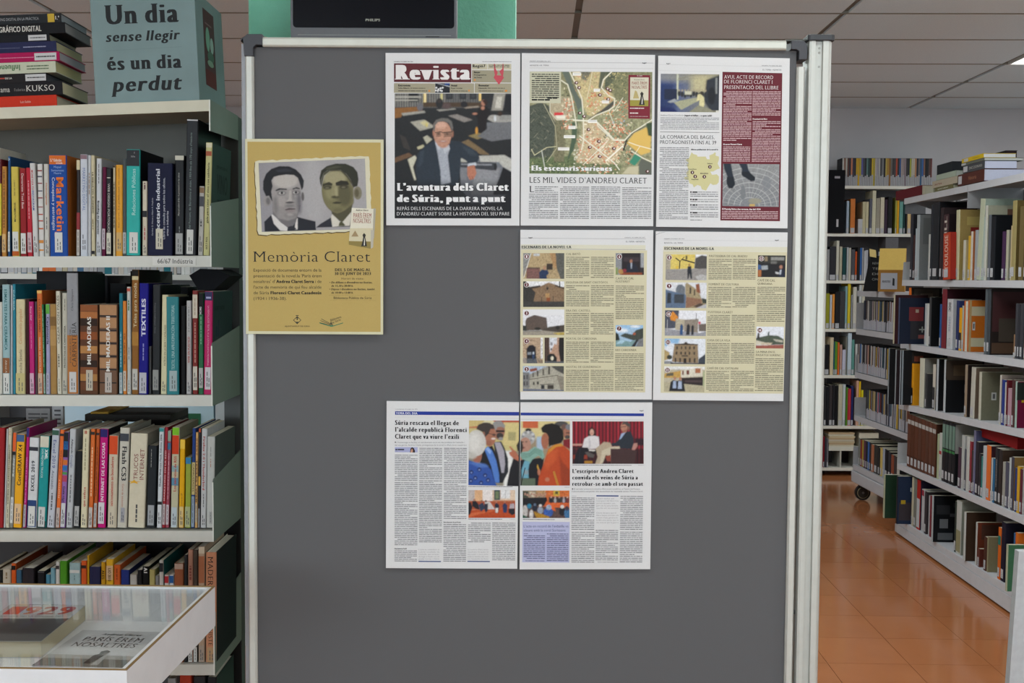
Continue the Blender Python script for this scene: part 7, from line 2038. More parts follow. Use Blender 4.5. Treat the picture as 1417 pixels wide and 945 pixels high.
for i, (y0, y1, xr_, c, side, txt, stx, lab) in enumerate(stack):
    px_r = xr_ / 4.168
    xr0, _ = FL.hit(px_r, 120)
    h = (y1 - y0) / 4.168 / FPX * 2.70 * 0.985
    wd = 0.24
    a = xr0 - wd
    fr = Fr(FL.world(a, 0.0, topz(a) + zc), YAW, TILT)
    t = thing('book', uniq(lab), 'book', fr, 'books lying on top of the left bookcase')
    d = 0.165
    mb = MB()
    t_ = 0.0018
    mb.box(0, 0, 0, wd, d, t_, alb(c)); mb.box(0, 0, h - t_, wd, d, h, alb(c)); mb.box(0, -0.0004, 0.0, wd, t_, h, alb(c))
    mb.build('cover', 'cover', t)
    mb = MB(); mb.box(0.002, t_, t_, wd - 0.0015, d - 0.002, h - t_, alb(side)); mb.build('page_block', 'pages', t)
    tm = MB()
    s = FPX / 2.70
    X = lambda cx: FL.hit(cx / 4.168, 120)[0] - a
    if i == 0:
        put_text(tm, 'Luis Suñén', X(118), h * .38, X(178) - X(118), h * .2, 0, 'd8a090', 'bold', -.0006)
    elif i == 1:
        put_text(tm, 'KUKSO', X(153), h * .32, X(318) - X(153), h * .44, 0, 'd0ccc4', 'serif', -.0006); put_text(tm, 'Federico', X(84), h * .36, X(148) - X(84), h * .22, 0, '8a8684', 'serif', -.0006); put_text(tm, 'ama', X(5), h * .32, X(58) - X(5), h * .4, 0, 'c8c4bc', 'sans', -.0006)
    elif i == 2:
        put_text(tm, 'DE LA', X(32), h * .42, X(72) - X(32), h * .2, 0, 'd8d4cc', 'bold', -.0006)
        mb2 = MB(); mb2.quad(X(0), h * .45, X(30), h * .6, -.0006, 'a83a2c'); tm.v += mb2.v; tm.c += mb2.c; tm.f += [[j + tm.n for j in f] for f in mb2.f]; tm.n += mb2.n
    elif i == 3:
        put_text(tm, 'Influenc', X(120), h * .78, X(120) - X(-5), h * .5, math.pi, '3c6a40', 'bold', -.0006)
        greek(tm, X(158), h * .25, X(285), h * .75, 2, '5a6a50', y=-.0006, word=.006)
    elif i == 4:
        greek(tm, X(0), h * .4, X(200), h * .55, 1, 'd88aa8', y=-.0006, word=.004)
    elif i == 5:
        greek(tm, X(140), h * .4, X(270), h * .6, 1, '9a9cb4', y=-.0006, word=.005)
        greek(tm, X(0), h * .4, X(120), h * .5, 1, '6a6c84', y=-.0006, word=.003)
    elif i == 7:
        put_text(tm, 'DISEÑO GRÁFICO DIGITAL', X(-110), h * .25, X(246) - X(-110), h * .5, 0, 'd0ccc4', 'bold', -.0006)
    elif i == 8:
        put_text(tm, 'MARKETING DIGITAL EN LA PRÁCTICA', X(-50), h * .35, X(232) - X(-50), h * .3, 0, '9a9c9e', 'sans', -.0006)
        tm.quad(X(283), 0.0006, X(322), h - .0006, -.0006, 'c0a030'); tm.quad(X(322), 0.0006, X(356), h - .0006, -.00065, '111114')
        put_text(tm, '1.ª', X(328), h * .3, X(350) - X(328), h * .4, 0, 'd0d0d0', 'bold', -.0008)
    if tm.n:
        tm.build('lettering', 'print', t, kind='stuff')
    if stx:
        mb = MB(); mb.box(X(stx[0]), -0.001, h * .12, X(stx[1]), -0.0004, h * .88, alb('c2c2c2')); lb_ = mb.build('call_number_label', 'print', t)
        tm = MB(); greek(tm, X(stx[0]) + .004, h * .35, X(stx[1]) - .003, h * .65, 1, '3a3a3c', y=-.0012, word=.006); tm.build('lettering', 'print', lb_, kind='stuff')
    zc += h + 0.0004

# teal box ----------------------------------------------------------
ax, _ = FL.hit(131.5, 144); bx, _ = FL.hit(276, 140)
bw = bx - ax
fr = Fr(FL.world(ax, 0.004, topz(ax) + 0.0004), YAW, TILT)
t = thing('book_box', 'teal cardboard box lettered Un dia sense llegir és un dia perdut', 'box', fr)
bh, bd = 0.262, 0.25
mb = MB(); mb.box(0, 0, 0, bw, bd, bh, '8a9fa0')
m_, nt_, b_ = two_tone('box_print', '6b8080', '617474', 5, 0.5, None, 0, 0, 0.35)
mb.build('carton', 'box_print', t, bevel=0.0012)
mb = MB()
def bxl(x, y):   # crop coords of the front face -> local
    u = (x - (520 + (y + 10) / 613 * 28)) / (1128 - 520 - (y / 600) * 4)
    v = (603 - u * 21 - y) / 4.168 / FPX * 2.70
    return u * bw, v
for s, x0, yb, x1, cap, sty in (('Un dia', 610, 150, 1036, 108, 'sheav'), ('sense llegir', 612, 248, 1044, 56, 'ital'), ('és un dia', 618, 408, 1050, 78, 'sheav'), ('perdut', 640, 530, 1052, 84, 'ital')):
    a0, z0 = bxl(x0, yb); a1, z1 = bxl(x1, yb - (x1 - x0) * .034)
    put_text(mb, s, a0, z0, math.hypot(a1 - a0, z1 - z0), cap / 4.168 / FPX * 2.70, math.atan2(z1 - z0, a1 - a0), '15181a', sty, -0.0003)
for i in range(38):
    a0, z0 = bxl(616 + i * 11.6, 299 - i * .6)
    mb.quad(a0, z0, a0 + .0009, z0 + .0009, -0.0003, '20262a')
mb.build('lettering', 'print', t, kind='stuff')
mb = MB()
side_rect(mb, bw, .065, .05, .165, .235, '4c3436'); 
o_ = mb.build('side_picture', 'print', t)
mb = MB()
def sell(cy, cz_, ry, rz, c, dx):
    mb.add([(bw + dx, cy + ry * math.cos(k * math.pi / 8), cz_ + rz * math.sin(k * math.pi / 8)) for k in range(16)], [tuple(range(16))], alb(c))
sell(.10, .165, .018, .03, '6fa48c', .0006); sell(.135, .155, .016, .02, '8fb0a4', .0007); sell(.12, .125, .03, .014, '4a6a5a', .0008); sell(.115, .108, .028, .008, '7a9a84', .0009); side_rect(mb, bw, .066, .051, .164, .09, '5a2426', .0005)
side_rect(mb, bw, .08, .2, .14, .204, '7a6264', .0006)
mb.build('side_drawing', 'print', o_)

# black open folder standing splayed on the middle shelf, dark boxes behind, far wall cards
a, z = FL.hit(253, 403, .05); z2 = FL.hit(253, 373, .05)[1]
xa = FL.hit(160 + 442 / 4.722, 380, .05)[0]; xb = FL.hit(160 + 715 / 4.722, 380, .05)[0]; xm0 = FL.hit(160 + 505 / 4.722, 400, .05)[0]; xm1 = FL.hit(160 + 600 / 4.722, 400, .05)[0]
zz = FL.hit(250, 371.5, .05)[1]; zl = FL.hit(250, 381, .05)[1]; zm = FL.hit(250, 402, .05)[1]
mb = MB()
mb.prism([(xa, zl), (xm0, zm), (xm1, zm), (xb, zl), (FL.hit(160 + 628 / 4.722, 372, .05)[0], zz - .001), (FL.hit(160 + 515 / 4.722, 372, .05)[0], zz)], 'y', .10, .235, '15161a')
fo = mb.build('folder', 'card', fr=FL)
fo['label'] = 'black folder lying across the tops of the books near the right end'; fo['category'] = 'folder'
mb = MB()
rb = [(0, 48, 395, '161619', .23), (50, 108, 375, '2b2c30', .21), (112, 135, 388, '17181c', .2), (140, 150, 381, '242428', .2), (152, 176, 392, '1a1b1e', .22), (180, 210, 375, '1a1610', .2), (212, 236, 394, '141518', .22), (238, 262, 397, '1b1c20', .2), (266, 292, 400, '141416', .22), (294, 330, 399, '3a3638', .2)]
for i, (x0, x1, y, c, d) in enumerate(rb):
    off = .33
    a, zt = FL.hit(x0, y, off); b, _ = FL.hit(x1, y, off)
    fr = FL.sub(a, off, 1.1475)
    mb = cover_mesh(b - a - .002, zt - 1.1475, .19, .003, c, c)
    t = thing('box_file', 'dark box file behind the middle shelf books, %s from the left' % ORD[i], 'box file', fr, 'dark box files on the rear side of the left bookcase')
    mb.build('case', 'cover', t)
    mb = MB(); mb.box(.003, .004, .003, b - a - .005, .18, zt - 1.1475 - .006, '2a2a2c'); mb.build('page_block', 'pages', t)
for i, (x0, x1, y, c) in enumerate([(0, 35, 578, '2a2a2c'), (36, 70, 565, '9a9a9c'), (72, 88, 560, 'b9bcc0')]):
    off = .33
    a, zt = FL.hit(x0, y, off); b, _ = FL.hit(x1, y, off)
    fr = FL.sub(a, off, .8185)
    t = thing('magazine', ['dark magazine propped behind the lower shelf at the left edge', 'grey magazine standing behind the lower shelf', 'white printed leaflet standing behind the lower shelf'][i], 'magazine', fr, 'magazines behind the lower shelf')
    mb = MB(); mb.box(0, 0, 0, b - a - .002, .012, zt - .8185, c); mb.build('cover', 'cover', t)
    if i:
        mb = MB(); greek(mb, .006, .16, b - a - .008, zt - .8185 - .01, 8, '55565a', y=-.0004); mb.build('lettering', 'print', t, kind='stuff')
for i, (x0, x1, y0, y1, c, nm) in enumerate([(117, 236, 573, 584, '3c3a38', 'black ring binder lying flat behind the lower shelf'), (125, 150, 571, 574, 'b08a3a', 'small ochre pad on the ring binder behind the lower shelf'), (206, 236, 580, 590, '1c1c1e', 'black pencil case lying behind the lower shelf')]):
    off = .34
    a, zt = FL.hit(x0, y0, off); b, zb = FL.hit(x1, y1, off)
    if i == 1:
        zb = FL.hit(120, 573, off)[1] + .0005; zt = zb + .006
    mb = MB(); mb.box(a, off, zb, b, off + .17, zt, c)
    o = mb.build(['ring_binder', 'note_pad', 'pencil_case'][i], 'card', fr=FL, bevel=.002)
    o['label'] = nm; o['category'] = ['binder', 'note pad', 'pencil case'][i]
# a shelf unit with pale books across the room, seen through the gaps
F5 = FF(4.6)
zb5 = F5.hit(100, 379)[1]
t = thing('bookcase', 'distant white bookcase glimpsed through the gap above the middle shelf books', 'bookcase', F5)
x50, x51 = F5.hit(-30, 380)[0], F5.hit(342, 380)[0]
for z in (zb5, zb5 - .33, zb5 + .33, .1):
    mb = MB(); mb.box(x50, -.01, z - .022, x51, .26, z, 'c9c9c4'); mb.build('shelf', 'paint', t)
for x in (x50 - .02, x51):
    mb = MB(); mb.box(x, -.01, 0, x + .02, .3, zb5 + .36, 'a9a9a8'); mb.build('upright', 'paint', t)
mb = MB(); mb.box(x50, .262, 0, x51, .27, zb5 + .34, '55565c'); mb.build('back_panel', 'paint', t)
PA = ['c9c9cc', 'b4b8bc', '9aa4ac', 'd0ccc0', '8a8e94', 'b0a890', '4a6a8a', '3a3a40', 'c0b8b0', 'd8d8d8', '6a7a8a', '2a6a78', 'a89a7a', 'c86a3a']
DB = MB()
x = x50 + .01
while x < x51 - .04:
    w1 = random.uniform(.012, .03)
    c = random.choice(PA)
    stuff_book(DB, x, .0, zb5 + .0005, w1 - .001, random.uniform(.19, .25), .16, c, random.random() < .6)
    x += w1
o = DB.build('shelved_books', 'cover', fr=F5, kind='stuff'); o['label'] = 'row of books on the distant shelf seen through the gap above the middle shelf'; o['category'] = 'books'; o['group'] = 'books on the distant shelf'
# pale blue notice board and green card beyond the lower shelf
F6 = FF(4.3)
a, zt = F6.hit(84, 560); b, zb = F6.hit(296, 640)
mb = MB(); mb.box(a, 0, 0.001, b, .03, zt + .05, 'a9c4d6')
o = mb.build('notice_board', 'blue_wall', fr=F6); o['label'] = 'pale blue panel seen beyond the lower shelf books'; o['category'] = 'notice board'
a, zt = F6.hit(241, 572); b, zb = F6.hit(278, 592)
mb = MB(); mb.box(a, -.004, zb - .05, b, -.001, zt, '2f6a4c'); o = mb.build('card', 'paper', fr=F6); o['label'] = 'dark green card fixed to the pale blue panel'; o['category'] = 'card'
a, zt = F6.hit(296, 530); b, zb = F6.hit(345, 700)
mb = MB(); mb.box(a + .005, 0, 0.001, b, .04, zt, 'c9d0da'); o = mb.build('white_board', 'paint', fr=F6); o['label'] = 'bluish white panel seen between the left bookcase and the pinboard'; o['category'] = 'panel'
# ================================================================ books of the right bookcase
TIPS = {'p': 0}


def nbook(F, zf, x0, x1, yt, c, f=None, y0=0.002, d=0.17, lean=0, st=1, lab='', grp='', bands=(), texts=(), stcol='b8b8bc', deco=None, place=''):
    """a book whose spine runs from photo x0 (far) to x1 (near) in the aisle plane F"""
    a, _ = F.hit(x0, yt, off=y0)
    b, zt = F.hit(x1, yt, off=y0)
    zb = zf(b) + 0.0006
    w = max(b - a - 0.0006, 0.003)
    h = max(zt - zb, 0.05)
    ang = math.radians(lean)
    fr = F.sub(a, y0, zb + (w * math.sin(ang) if ang > 0 else 0), -ang)
    tx = [(s, h * u0, h * u1) + tuple(r) for s, u0, u1, *r in texts]
    bd = [(cc, h * u0, h * u1) for cc, u0, u1 in bands]
    s = None
    if st:
        s = (h * .04, h * .04 + min(.045, h * .2), .0, 1.0) if w < .02 else (h * .05, h * .05 + .04, .15, .75)
    t = make_book(fr, w, h, d, c, f or c, bd, tx, s, lab, grp, stcol=stcol, right_print=deco)
    return t


def deco_rects(items, lbl=None):
    """cover picture: rectangles in fractions of depth and height"""
    def f(rp, w, h, d):
        for i, (u0, v0, u1, v1, c) in enumerate(items):
            side_rect(rp, w, d * u0, h * v0, d * u1, h * v1, c, .0003 + i * .0001)
        if lbl:
            u, v = lbl
            side_rect(rp, w, d * u, h * v, d * (u + .12), h * (v + .16), 'b8b8b4', .0012)
            side_rect(rp, w, d * (u + .03), h * (v + .03), d * (u + .09), h * (v + .13), '5a5a5c', .0014)
    return f


def shelfset(F, zf, items, place, grp):
    for i, it in enumerate(items):
        x0, x1, yt, c = it[:4]
        k = dict(it[4]) if len(it) > 4 else {}
        nm = k.pop('n', None)
        thick = 'slim' if x1 - x0 < 3.2 else 'thick' if x1 - x0 > 8 else ''
        lab = ('%s, %s' % (nm, place)) if nm else ('%s %s book, %s from the far end of %s' % (thick, cname(c), ORD[i], place)).strip()
        nbook(F, zf, x0, x1, yt, c, lab=lab, grp=grp, **k)


S1 = [
    (1261, 1264, 296, '34343c', dict(f='2a2a30')), (1264.3, 1267, 325, '3c1e1e', {}), (1267.3, 1269, 316, 'b4c0c8', dict(f='9aa4a8')), (1269.5, 1273, 297, 'a8b0b4', dict(f='7e8182', d=.2, n='grey covered portrait book', deco=deco_rects([(.1, .55, .5, .95, '6a6d6e'), (.55, .2, .95, .6, '9a9c9a')]))),
    (1285.5, 1288, 324, 'bcbcb8', dict(f='8a8a8a')), (1289, 1292, 283, '20242c', dict(f='10131a', d=.2)), (1292.3, 1300.5, 279, '16191f', dict(f='121318', n='tall black book with a pale tab')), (1302, 1306, 287, '33282a', {}),
    (1306.3, 1313, 296, '3c2226', dict(f='1e1418', texts=[('STILL', .45, .97, .5, .5, 'u', 'c4b8b0', 'bold')], n='dark maroon book with white capitals', d=.15)),
    (1307, 1316, 322, 'b23c20', dict(y0=-.03, f='9a2c20', lean=-3, texts=[('TOULOUSE', .2, .95, .5, .5, 'u', 'd8b0a0', 'bold')], n='orange-red book tilting to the right')),
    (1316.5, 1319.5, 322, 'a01c44', {}), (1320, 1324, 326, '8a8c92', {}), (1324.5, 1329, 290, 'c4bf9c', dict(f='9a8450', lean=-1.0, d=.18, n='tall cream book with an ochre cover', deco=deco_rects([(.3, .45, .95, .75, '7a1c18'), (.2, .78, .9, .9, 'b09c5c')]))),
    (1333.5, 1336.5, 332, 'c4c0b0', dict(f='b0a078')), (1340.5, 1343.5, 326, 'd0a428', {}), (1344, 1346.5, 320, 'c8beb0', dict(f='a8643c')), (1350, 1354, 318, '9aa0a4', {}),
    (1354, 1360, 275, 'b8bca4', dict(f='98a498', lean=4.5, n='pale green-cream book tilting away')), (1359.5, 1363.5, 300, 'a8b4ac', dict(lean=4.5)),
    (1364, 1367, 284, 'c4c2b8', dict(f='9c9a88', d=.2, n='off-white book with a beige cover', deco=deco_rects([(.45, .8, .62, .95, '6a4a3a')]))),
    (1368.5, 1372, 297, '5c6068', dict(f='101218')), (1372.4, 1378, 299, '181a20', dict(f='0f1116', texts=(), n='thick black book with faint lettering', deco=deco_rects([(.2, .72, .7, .75, '6a6c70'), (.3, .2, .6, .22, '5a5c60')]))), (1387.5, 1391.5, 320, '422648', {}), (1393, 1396, 318, 'a8a490', dict(f='8a8878')),
    (1399.5, 1401.5, 312, 'c4b088', {}), (1402, 1407.5, 277, '9a8c5c', dict(f='5c4c28', d=.22, n='tall olive book with a brown-gold cover')), (1412, 1418, 285, '6a5a34', {}), (1419, 1425, 290, '2a2a2c', {}), (1426, 1433, 300, 'a8a8a8', {}),
]
shelfset(FN, NSH[1], S1, "the right bookcase's top shelf", 'books on the top shelf of the right bookcase')
S2 = [
    (1237, 1238.6, 408, 'b8b098', dict(y0=-.10, f='3a1c20', d=.18, st=0, n='cream-edged book sticking out at the far end')), (1243.2, 1245.2, 412, '4a5068', dict(y0=-.078, f='1c2438', d=.175, st=0, n='navy book with a red and grey cover picture', deco=deco_rects([(.3, .5, .75, .8, '7a2c30'), (.35, .1, .9, .5, '2c2a30'), (.6, .12, .85, .2, '8a4a48'), (.5, .68, .6, .75, 'b0a090'), (.62, .3, .82, .33, '9a9c98'), (.7, .25, .74, .38, '9a9c98')]))),
    (1258, 1261, 398, 'd66a1c', dict(f='2a2420', st=0, deco=deco_rects([(.1, .7, .9, .98, '4a4038'), (.3, .8, .7, .9, '6a5c50')]))), (1280.5, 1282.5, 420, 'b0b4b8', {}), (1282.8, 1286, 420, 'c4c4c0', dict(st=0)), (1286.6, 1289, 411, '3c3c3e', dict(f='121214', d=.2, n='black covered book', deco=deco_rects([(.5, .6, .75, .61, '8a8a8a')]))), (1301, 1303.5, 421, '24508a', {}),
    (1304.5, 1310.5, 400, '74262f', dict(f='34101a', d=.24, st=0, n='tall maroon album')), (1311.5, 1319, 414, 'c4c4c8', dict(f='b0b0b4', d=.14, texts=[('DOC', .75, .93, .5, .4, 'd', '2a2a2c', 'heavy'), ('SENSE', .35, .65, .5, .35, 'd', '7a8aa8', 'sans'), ('99', .1, .22, .5, .4, 'd', '2a2a2c', 'bold')], n='thick white book with black and red marks')),
    (1324, 1327.5, 416, '26305c', {}), (1328, 1331.5, 426, 'd89a18', dict(f='24202a', bands=[('26242c', .05, .42)])), (1331.8, 1334, 423, 'a8a896', {}),
    (1334.5, 1336.3, 416, 'b85c20', dict(st=0)), (1336.5, 1339.5, 417, 'c8c4b4', dict(st=0)), (1339.8, 1342, 415.5, 'b05c1c', dict(f='b2601c', st=0, d=.105, n='orange box with cream stripes', deco=deco_rects([(.0, .7, 1, .88, 'b4ac90'), (.0, .1, 1, .27, 'b4ac90'), (.0, .0, .1, 1, 'a88c60'), (.7, .46, .95, .54, '5a4a40')], (.15, .42)))),
    (1364, 1367, 400, '50585e', dict(f='20242a')), (1367.4, 1371.5, 399, '3c4248', dict(f='221a18', d=.2, n='charcoal book in a clear jacket with a dark brown cover', deco=deco_rects([(.05, .35, .8, .95, '3a1a1c'), (.2, .2, .7, .55, '3c342c'), (.05, .02, .95, .18, '4a3424')]))),
    (1403, 1405.5, 463, '94704c', {}), (1406, 1409, 420, '3c3c42', {}), (1409.5, 1412.5, 421, '2c2c32', {}), (1413, 1417, 420, '34343a', {}), (1418, 1424, 440, '8a7a68', {}), (1425, 1432, 430, '3a3a3c', {}),
]
shelfset(FN, NSH[2], S2, "the right bookcase's second shelf", 'books on the second shelf of the right bookcase')
S3 = [
    (1229.5, 1230.8, 482, '7a8084', dict(y0=-.105, f='161618', d=.18, st=0)), (1239.3, 1240.6, 484, '8a9094', dict(y0=-.075, f='24161a', d=.18, st=0)), (1245.8, 1246.8, 484.5, '9aa0a8', dict(y0=-.056, f='1c1c20', d=.1, st=0)),
    (1248.4, 1250.2, 485, '8a949c', dict(y0=-.048, f='17171a', d=.24, st=0, n='black album with a colourful splashed cover', deco=deco_rects([(.2, .65, .9, .98, '2c221e'), (.25, .8, .45, .9, '8a4a38'), (.5, .7, .7, .85, '4a3a28'), (.75, .85, .9, .95, '2c3a44')]))),
    (1261.4, 1264.4, 503, 'dc961c', dict(bands=[('17171a', .02, .42)])), (1273.5, 1279.5, 496.5, 'cdcbb8', dict(st=0, f='8a8a84', n='thick cream book')), (1281, 1283, 517, '3a3a3c', {}), (1291.5, 1295, 504.5, 'c8c0b4', dict(f='2c3038', bands=[('2a2a2c', .02, .5)])),
    (1296.8, 1299, 497, 'b0b4b8', dict(f='18181b', st=0, d=.14)), (1307, 1309.5, 498, 'b4b8bc', dict(f='131316', st=0, d=.19, n='black album with a brown leaf picture', deco=deco_rects([(.0, .62, .95, .99, '3c3026'), (.2, .7, .6, .9, '5a4a38')], (.5, .38)))),
    (1336, 1339, 505, '94806c', dict(f='2c2220')), (1344, 1349.5, 509, 'bcb8ac', dict(f='6a5a4c', lean=2)), (1355.5, 1358.5, 515, 'bcb8a8', dict(f='6c6a58', d=.19, st=0, n='large grey-olive album with a faint ring', deco=deco_rects([(.62, .2, .66, .7, '5c4c44'), (.66, .14, .8, .18, '5c4c44'), (.66, .72, .8, .76, '5c4c44')], (.25, .42)))),
    (1384, 1386, 519, 'bcb4aa', dict(f='9a8a80')), (1387, 1390.5, 526, '28387c', {}), (1391, 1392.6, 529, 'b8b4b0', {}), (1393, 1395, 526, '5c1c24', {}), (1395.4, 1400.5, 538, 'ac8694', dict(n='pink book')), (1401, 1404.5, 526, '4c2c2c', {}),
    (1405.5, 1408, 528, '9ab0a8', dict(f='6c1838', d=.2, st=0, n='crimson covered book with a yellow flash', deco=deco_rects([(.0, .6, 1, .98, '1f2420'), (.1, .55, .9, .6, 'c0a020')]))), (1425, 1430, 530, '6a6a6c', {}),
]
shelfset(FN, NSH[3], S3, "the right bookcase's third shelf", 'books on the third shelf of the right bookcase')
S4 = [(1256.5 + i * 4.95, 1261.2 + i * 4.95, 574 + i * 1.9, '54301f' if i % 2 else '5c3626', dict(f='3c2218', d=.15, bands=[('b0aca8', .82, .9), ('3c2218', .2, .22)], n='brown leather volume, %s of the bound set' % ORD[i])) for i in range(8)] + [
    (1297.5, 1300, 601, 'a4ac8c', dict(st=0)), (1300.4, 1304, 600, 'b8bab4', dict(bands=[('a02c34', .55, .62)])),
] + [(1305 + i * 4.5, 1309.2 + i * 4.5, 583 + i * 1.2, '1c1c20', dict(f='24262a' if i < 3 else '15171a', d=.2, bands=[('3c7a48', .5, .54), ('6a8478', .56, .95)], n='black volume with a green band, %s of four' % ORD[i], deco=None if i < 3 else deco_rects([(.0, .52, 1, .99, '8e908c')]))) for i in range(4)] + [
    (1326.5, 1330.5, 620, '463240', {}), (1331.5, 1335, 603, 'b0b2b0', {}), (1335.3, 1338, 622, '4a4c58', {}), (1338.3, 1342, 605, 'bcbcb8', dict(st=0)), (1342.4, 1344.6, 611, '8a3038', {}), (1345, 1347.6, 624, '3a2a28', {}), (1348, 1350.6, 596, '6c6a84', dict(f='4a4c6c', d=.2)), (1350.8, 1355, 612, '2c262c', {}), (1355.3, 1358, 628, '2a2c30', {}), (1358.3, 1360.6, 632, '357c78', {}),
    (1361, 1365.5, 618, 'b4b6ba', dict(st=0)), (1366, 1371.5, 617.5, 'd86a2a', dict(f='3a2028', n='orange book')), (1372, 1374, 634, 'b8b8b8', {}), (1374.4, 1377.4, 635, '24628a', {}), (1377.8, 1382.5, 621, '1c1e22', dict(texts=[('', .3, .8, .5, .2, 'g', '8a8a8a')])), (1383, 1387, 623, '2c2422', dict(f='3c2c22', d=.2, n='thick dark brown book')),
    (1388, 1391.5, 640, '9a9890', {}), (1392, 1396, 640, '4c4c5c', dict(f='4a4a58')), (1397, 1399.5, 634, 'b4b8b8', {}), (1400, 1403.5, 633, '42404c', dict(f='7c6034', d=.2)), (1405, 1407.5, 648, '2a3c70', {}), (1408, 1411.5, 646, 'c89a28', {}), (1412, 1415.5, 650, '5a2430', {}), (1416, 1420, 648, 'a0a0a0', {}), (1421, 1428, 650, '4a3a30', {}),
]
shelfset(FN, NSH[4], S4, "the right bookcase's fourth shelf", 'books on the fourth shelf of the right bookcase')
S5 = [
    (1223, 1225, 657, 'a8ac90', dict(y0=-.088, f='26402e', d=.15, st=0, n='dark green and grey album sticking out at the far end', deco=deco_rects([(.55, .0, .85, 1, '8a8c90')]))), (1241, 1242.6, 659, '1c1e28', dict(y0=-.068, f='22304a', d=.16, st=0, n='blue album with a white title and yellow spot', deco=lambda rp, w, h, d: (side_rect(rp, w, .01, .02, d * .9, h * .45, '3c343a'), side_rect(rp, w, .02, h * .42, .045, h * .5, 'b89a20', .0006), side_text(rp, 'BO', w, .07, h * .68, .045, .022, 'c0c4c8')))),
    (1262.5, 1265, 661, 'c0b8a0', {}), (1265.3, 1269, 663, '7a7a72', {}), (1269.6, 1274, 665, 'a82820', dict(f='2a2a40', bands=[('b8bcc0', .04, .62)], st=0)), (1276, 1279.5, 678, 'b8b8bc', dict(bands=[('8a2838', .85, .98)])), (1280, 1283, 681, '3a3438', {}), (1285.5, 1287, 686, 'a8a4a8', dict(st=0)), (1287.4, 1289, 686, '7a2430', dict(st=0)),
    (1290, 1292, 686, 'a8acb0', dict(y0=-.03, f='101216', st=0, d=.17, n='black album with white splashes', deco=deco_rects([(.1, .6, .5, .8, '24262a'), (.2, .3, .45, .5, '6a6c70'), (.5, .55, .9, .62, '3c3e42'), (.15, .05, .6, .2, '5a5c60'), (.65, .1, .9, .3, '4a4c50'), (.6, .75, .85, .85, '2c2e32')]))),
    (1322, 1324, 694, '2c3a34', {}), (1324.4, 1331, 695, 'b8bab6', dict(f='8a8c80', st=0, bands=[('8f8c6c', .04, .45)], n='thick grey-white album')), (1334.5, 1337, 709, 'bcbcb8', dict(y0=-.02, f='3e2c20', st=0, d=.14, n='brown album with a white spine')),
    (1350.5, 1352.6, 723, 'b4b4b0', dict(f='6a3220', st=0, d=.2, n='album with a reddish brown picture cover', deco=deco_rects([(.1, .6, .9, .95, '4a2c20'), (.3, .1, .9, .5, '3c3028')]))), (1353, 1356, 760, '5a2c24', {}), (1362, 1366, 744, '4a2c22', {}), (1366.4, 1367.8, 743, '8a8468', dict(f='827c60', d=.15, st=0)),
    (1382, 1386, 731, 'cc601c', dict(bands=[('1e6a60', .66, .84)])), (1386.6, 1392, 724, '1e1a2a', {}), (1403, 1405, 738, '2c5a88', {}), (1405.5, 1409, 738, 'c8641c', {}),
    (1392.5, 1395, 754, 'a8a890', dict(y0=-.05, f='42704f', st=0, d=.12, n='green album sticking out near the viewer', deco=deco_rects([], (.3, .42)))),
]
shelfset(FN, NSH[5], S5, "the right bookcase's lowest shelf", 'books on the lowest shelf of the right bookcase')


def lying(F, zf, x0, x1, yt, yb, c, pc, lab, grp, y0=.0, d=.17, texts=None, st=None, nm='book', zoff=None):
    """book lying flat, spine along the aisle from photo x0 to x1; yt/yb are its edges at x1"""
    a, _ = F.hit(x0, yt, off=y0); b, zt = F.hit(x1, yt, off=y0); _, zb = F.hit(x1, yb, off=y0)
    if zoff is not None:
        zb = zoff(a, b)
    h = max(zt - zb, .008)
    sl = 0
    fr = F.sub(a, y0, zb)
    t = thing(nm, uniq(lab), 'book', fr, grp)
    w = b - a
    mb = MB(); k = .0018
    mb.box(0, 0, 0, w, d, k, alb(c)); mb.box(0, 0, h - k, w, d, h, alb(c)); mb.box(0, -.0004, 0, w, k, h, alb(c)); mb.build('cover', 'cover', t)
    mb = MB(); mb.box(.002, k, k, w - .002, d - .002, h - k, alb(pc)); mb.build('page_block', 'pages', t)
    if texts or st:
        tm = MB()
        if texts:
            put_text(tm, texts[0], w * texts[1], h * .35, w * texts[2], h * .32, 0, texts[3], 'bold', -.0007)
        if st:
            tm.quad(w * st[0], h * .15, w * st[1], h * .85, -.0006, 'b8b8bc')
        tm.build('lettering', 'print', t, kind='stuff')
    return zb + h


G = 'books lying on top of the right bookcase'
zt0 = NSH[0]
top = lambda lift: (lambda a, b: min(zt0(a), zt0(b)) * .5 + max(zt0(a), zt0(b)) * .5 + .003 + lift)
z = lying(FN, zt0, 1240, 1276, 256, 262, '601a22', 'c4bca8', 'dark red book lying at the far end on top of the right bookcase', G, zoff=top(0))
lying(FN, zt0, 1277, 1292, 257, 263, 'b0ae9c', 'c4c4b0', 'pale book seen pages-on, lying beside the dark red one on the right bookcase', G, y0=.02, zoff=top(0))
z1 = lying(FN, zt0, 1294, 1319, 254.5, 263, '6c6644', 'b8b49c', 'olive book with white lettering lying on top of the right bookcase', G, zoff=top(0), texts=('AJUNTAMENT', .15, .6, 'c4c0b0'))
z2 = lying(FN, zt0, 1290.5, 1325, 243, 255, 'ada390', 'c4beac', 'beige book lying on the olive one on the right bookcase', G, zoff=lambda a, b: z1 + .001, texts=('arts', .1, .3, '8a5a4a'))
z3 = lying(FN, zt0, 1296, 1323, 235.5, 245, 'a0ac9c', 'b8bcb4', 'grey-green book with a yellow head lying on the beige one', G, zoff=lambda a, b: z2 + .001)
z4 = lying(FN, zt0, 1297, 1318, 223, 236, '20262a', '2a2c30', 'black box with yellow and red marks, topmost of the farther lying stack', G, zoff=lambda a, b: z3 + .001, y0=.03)
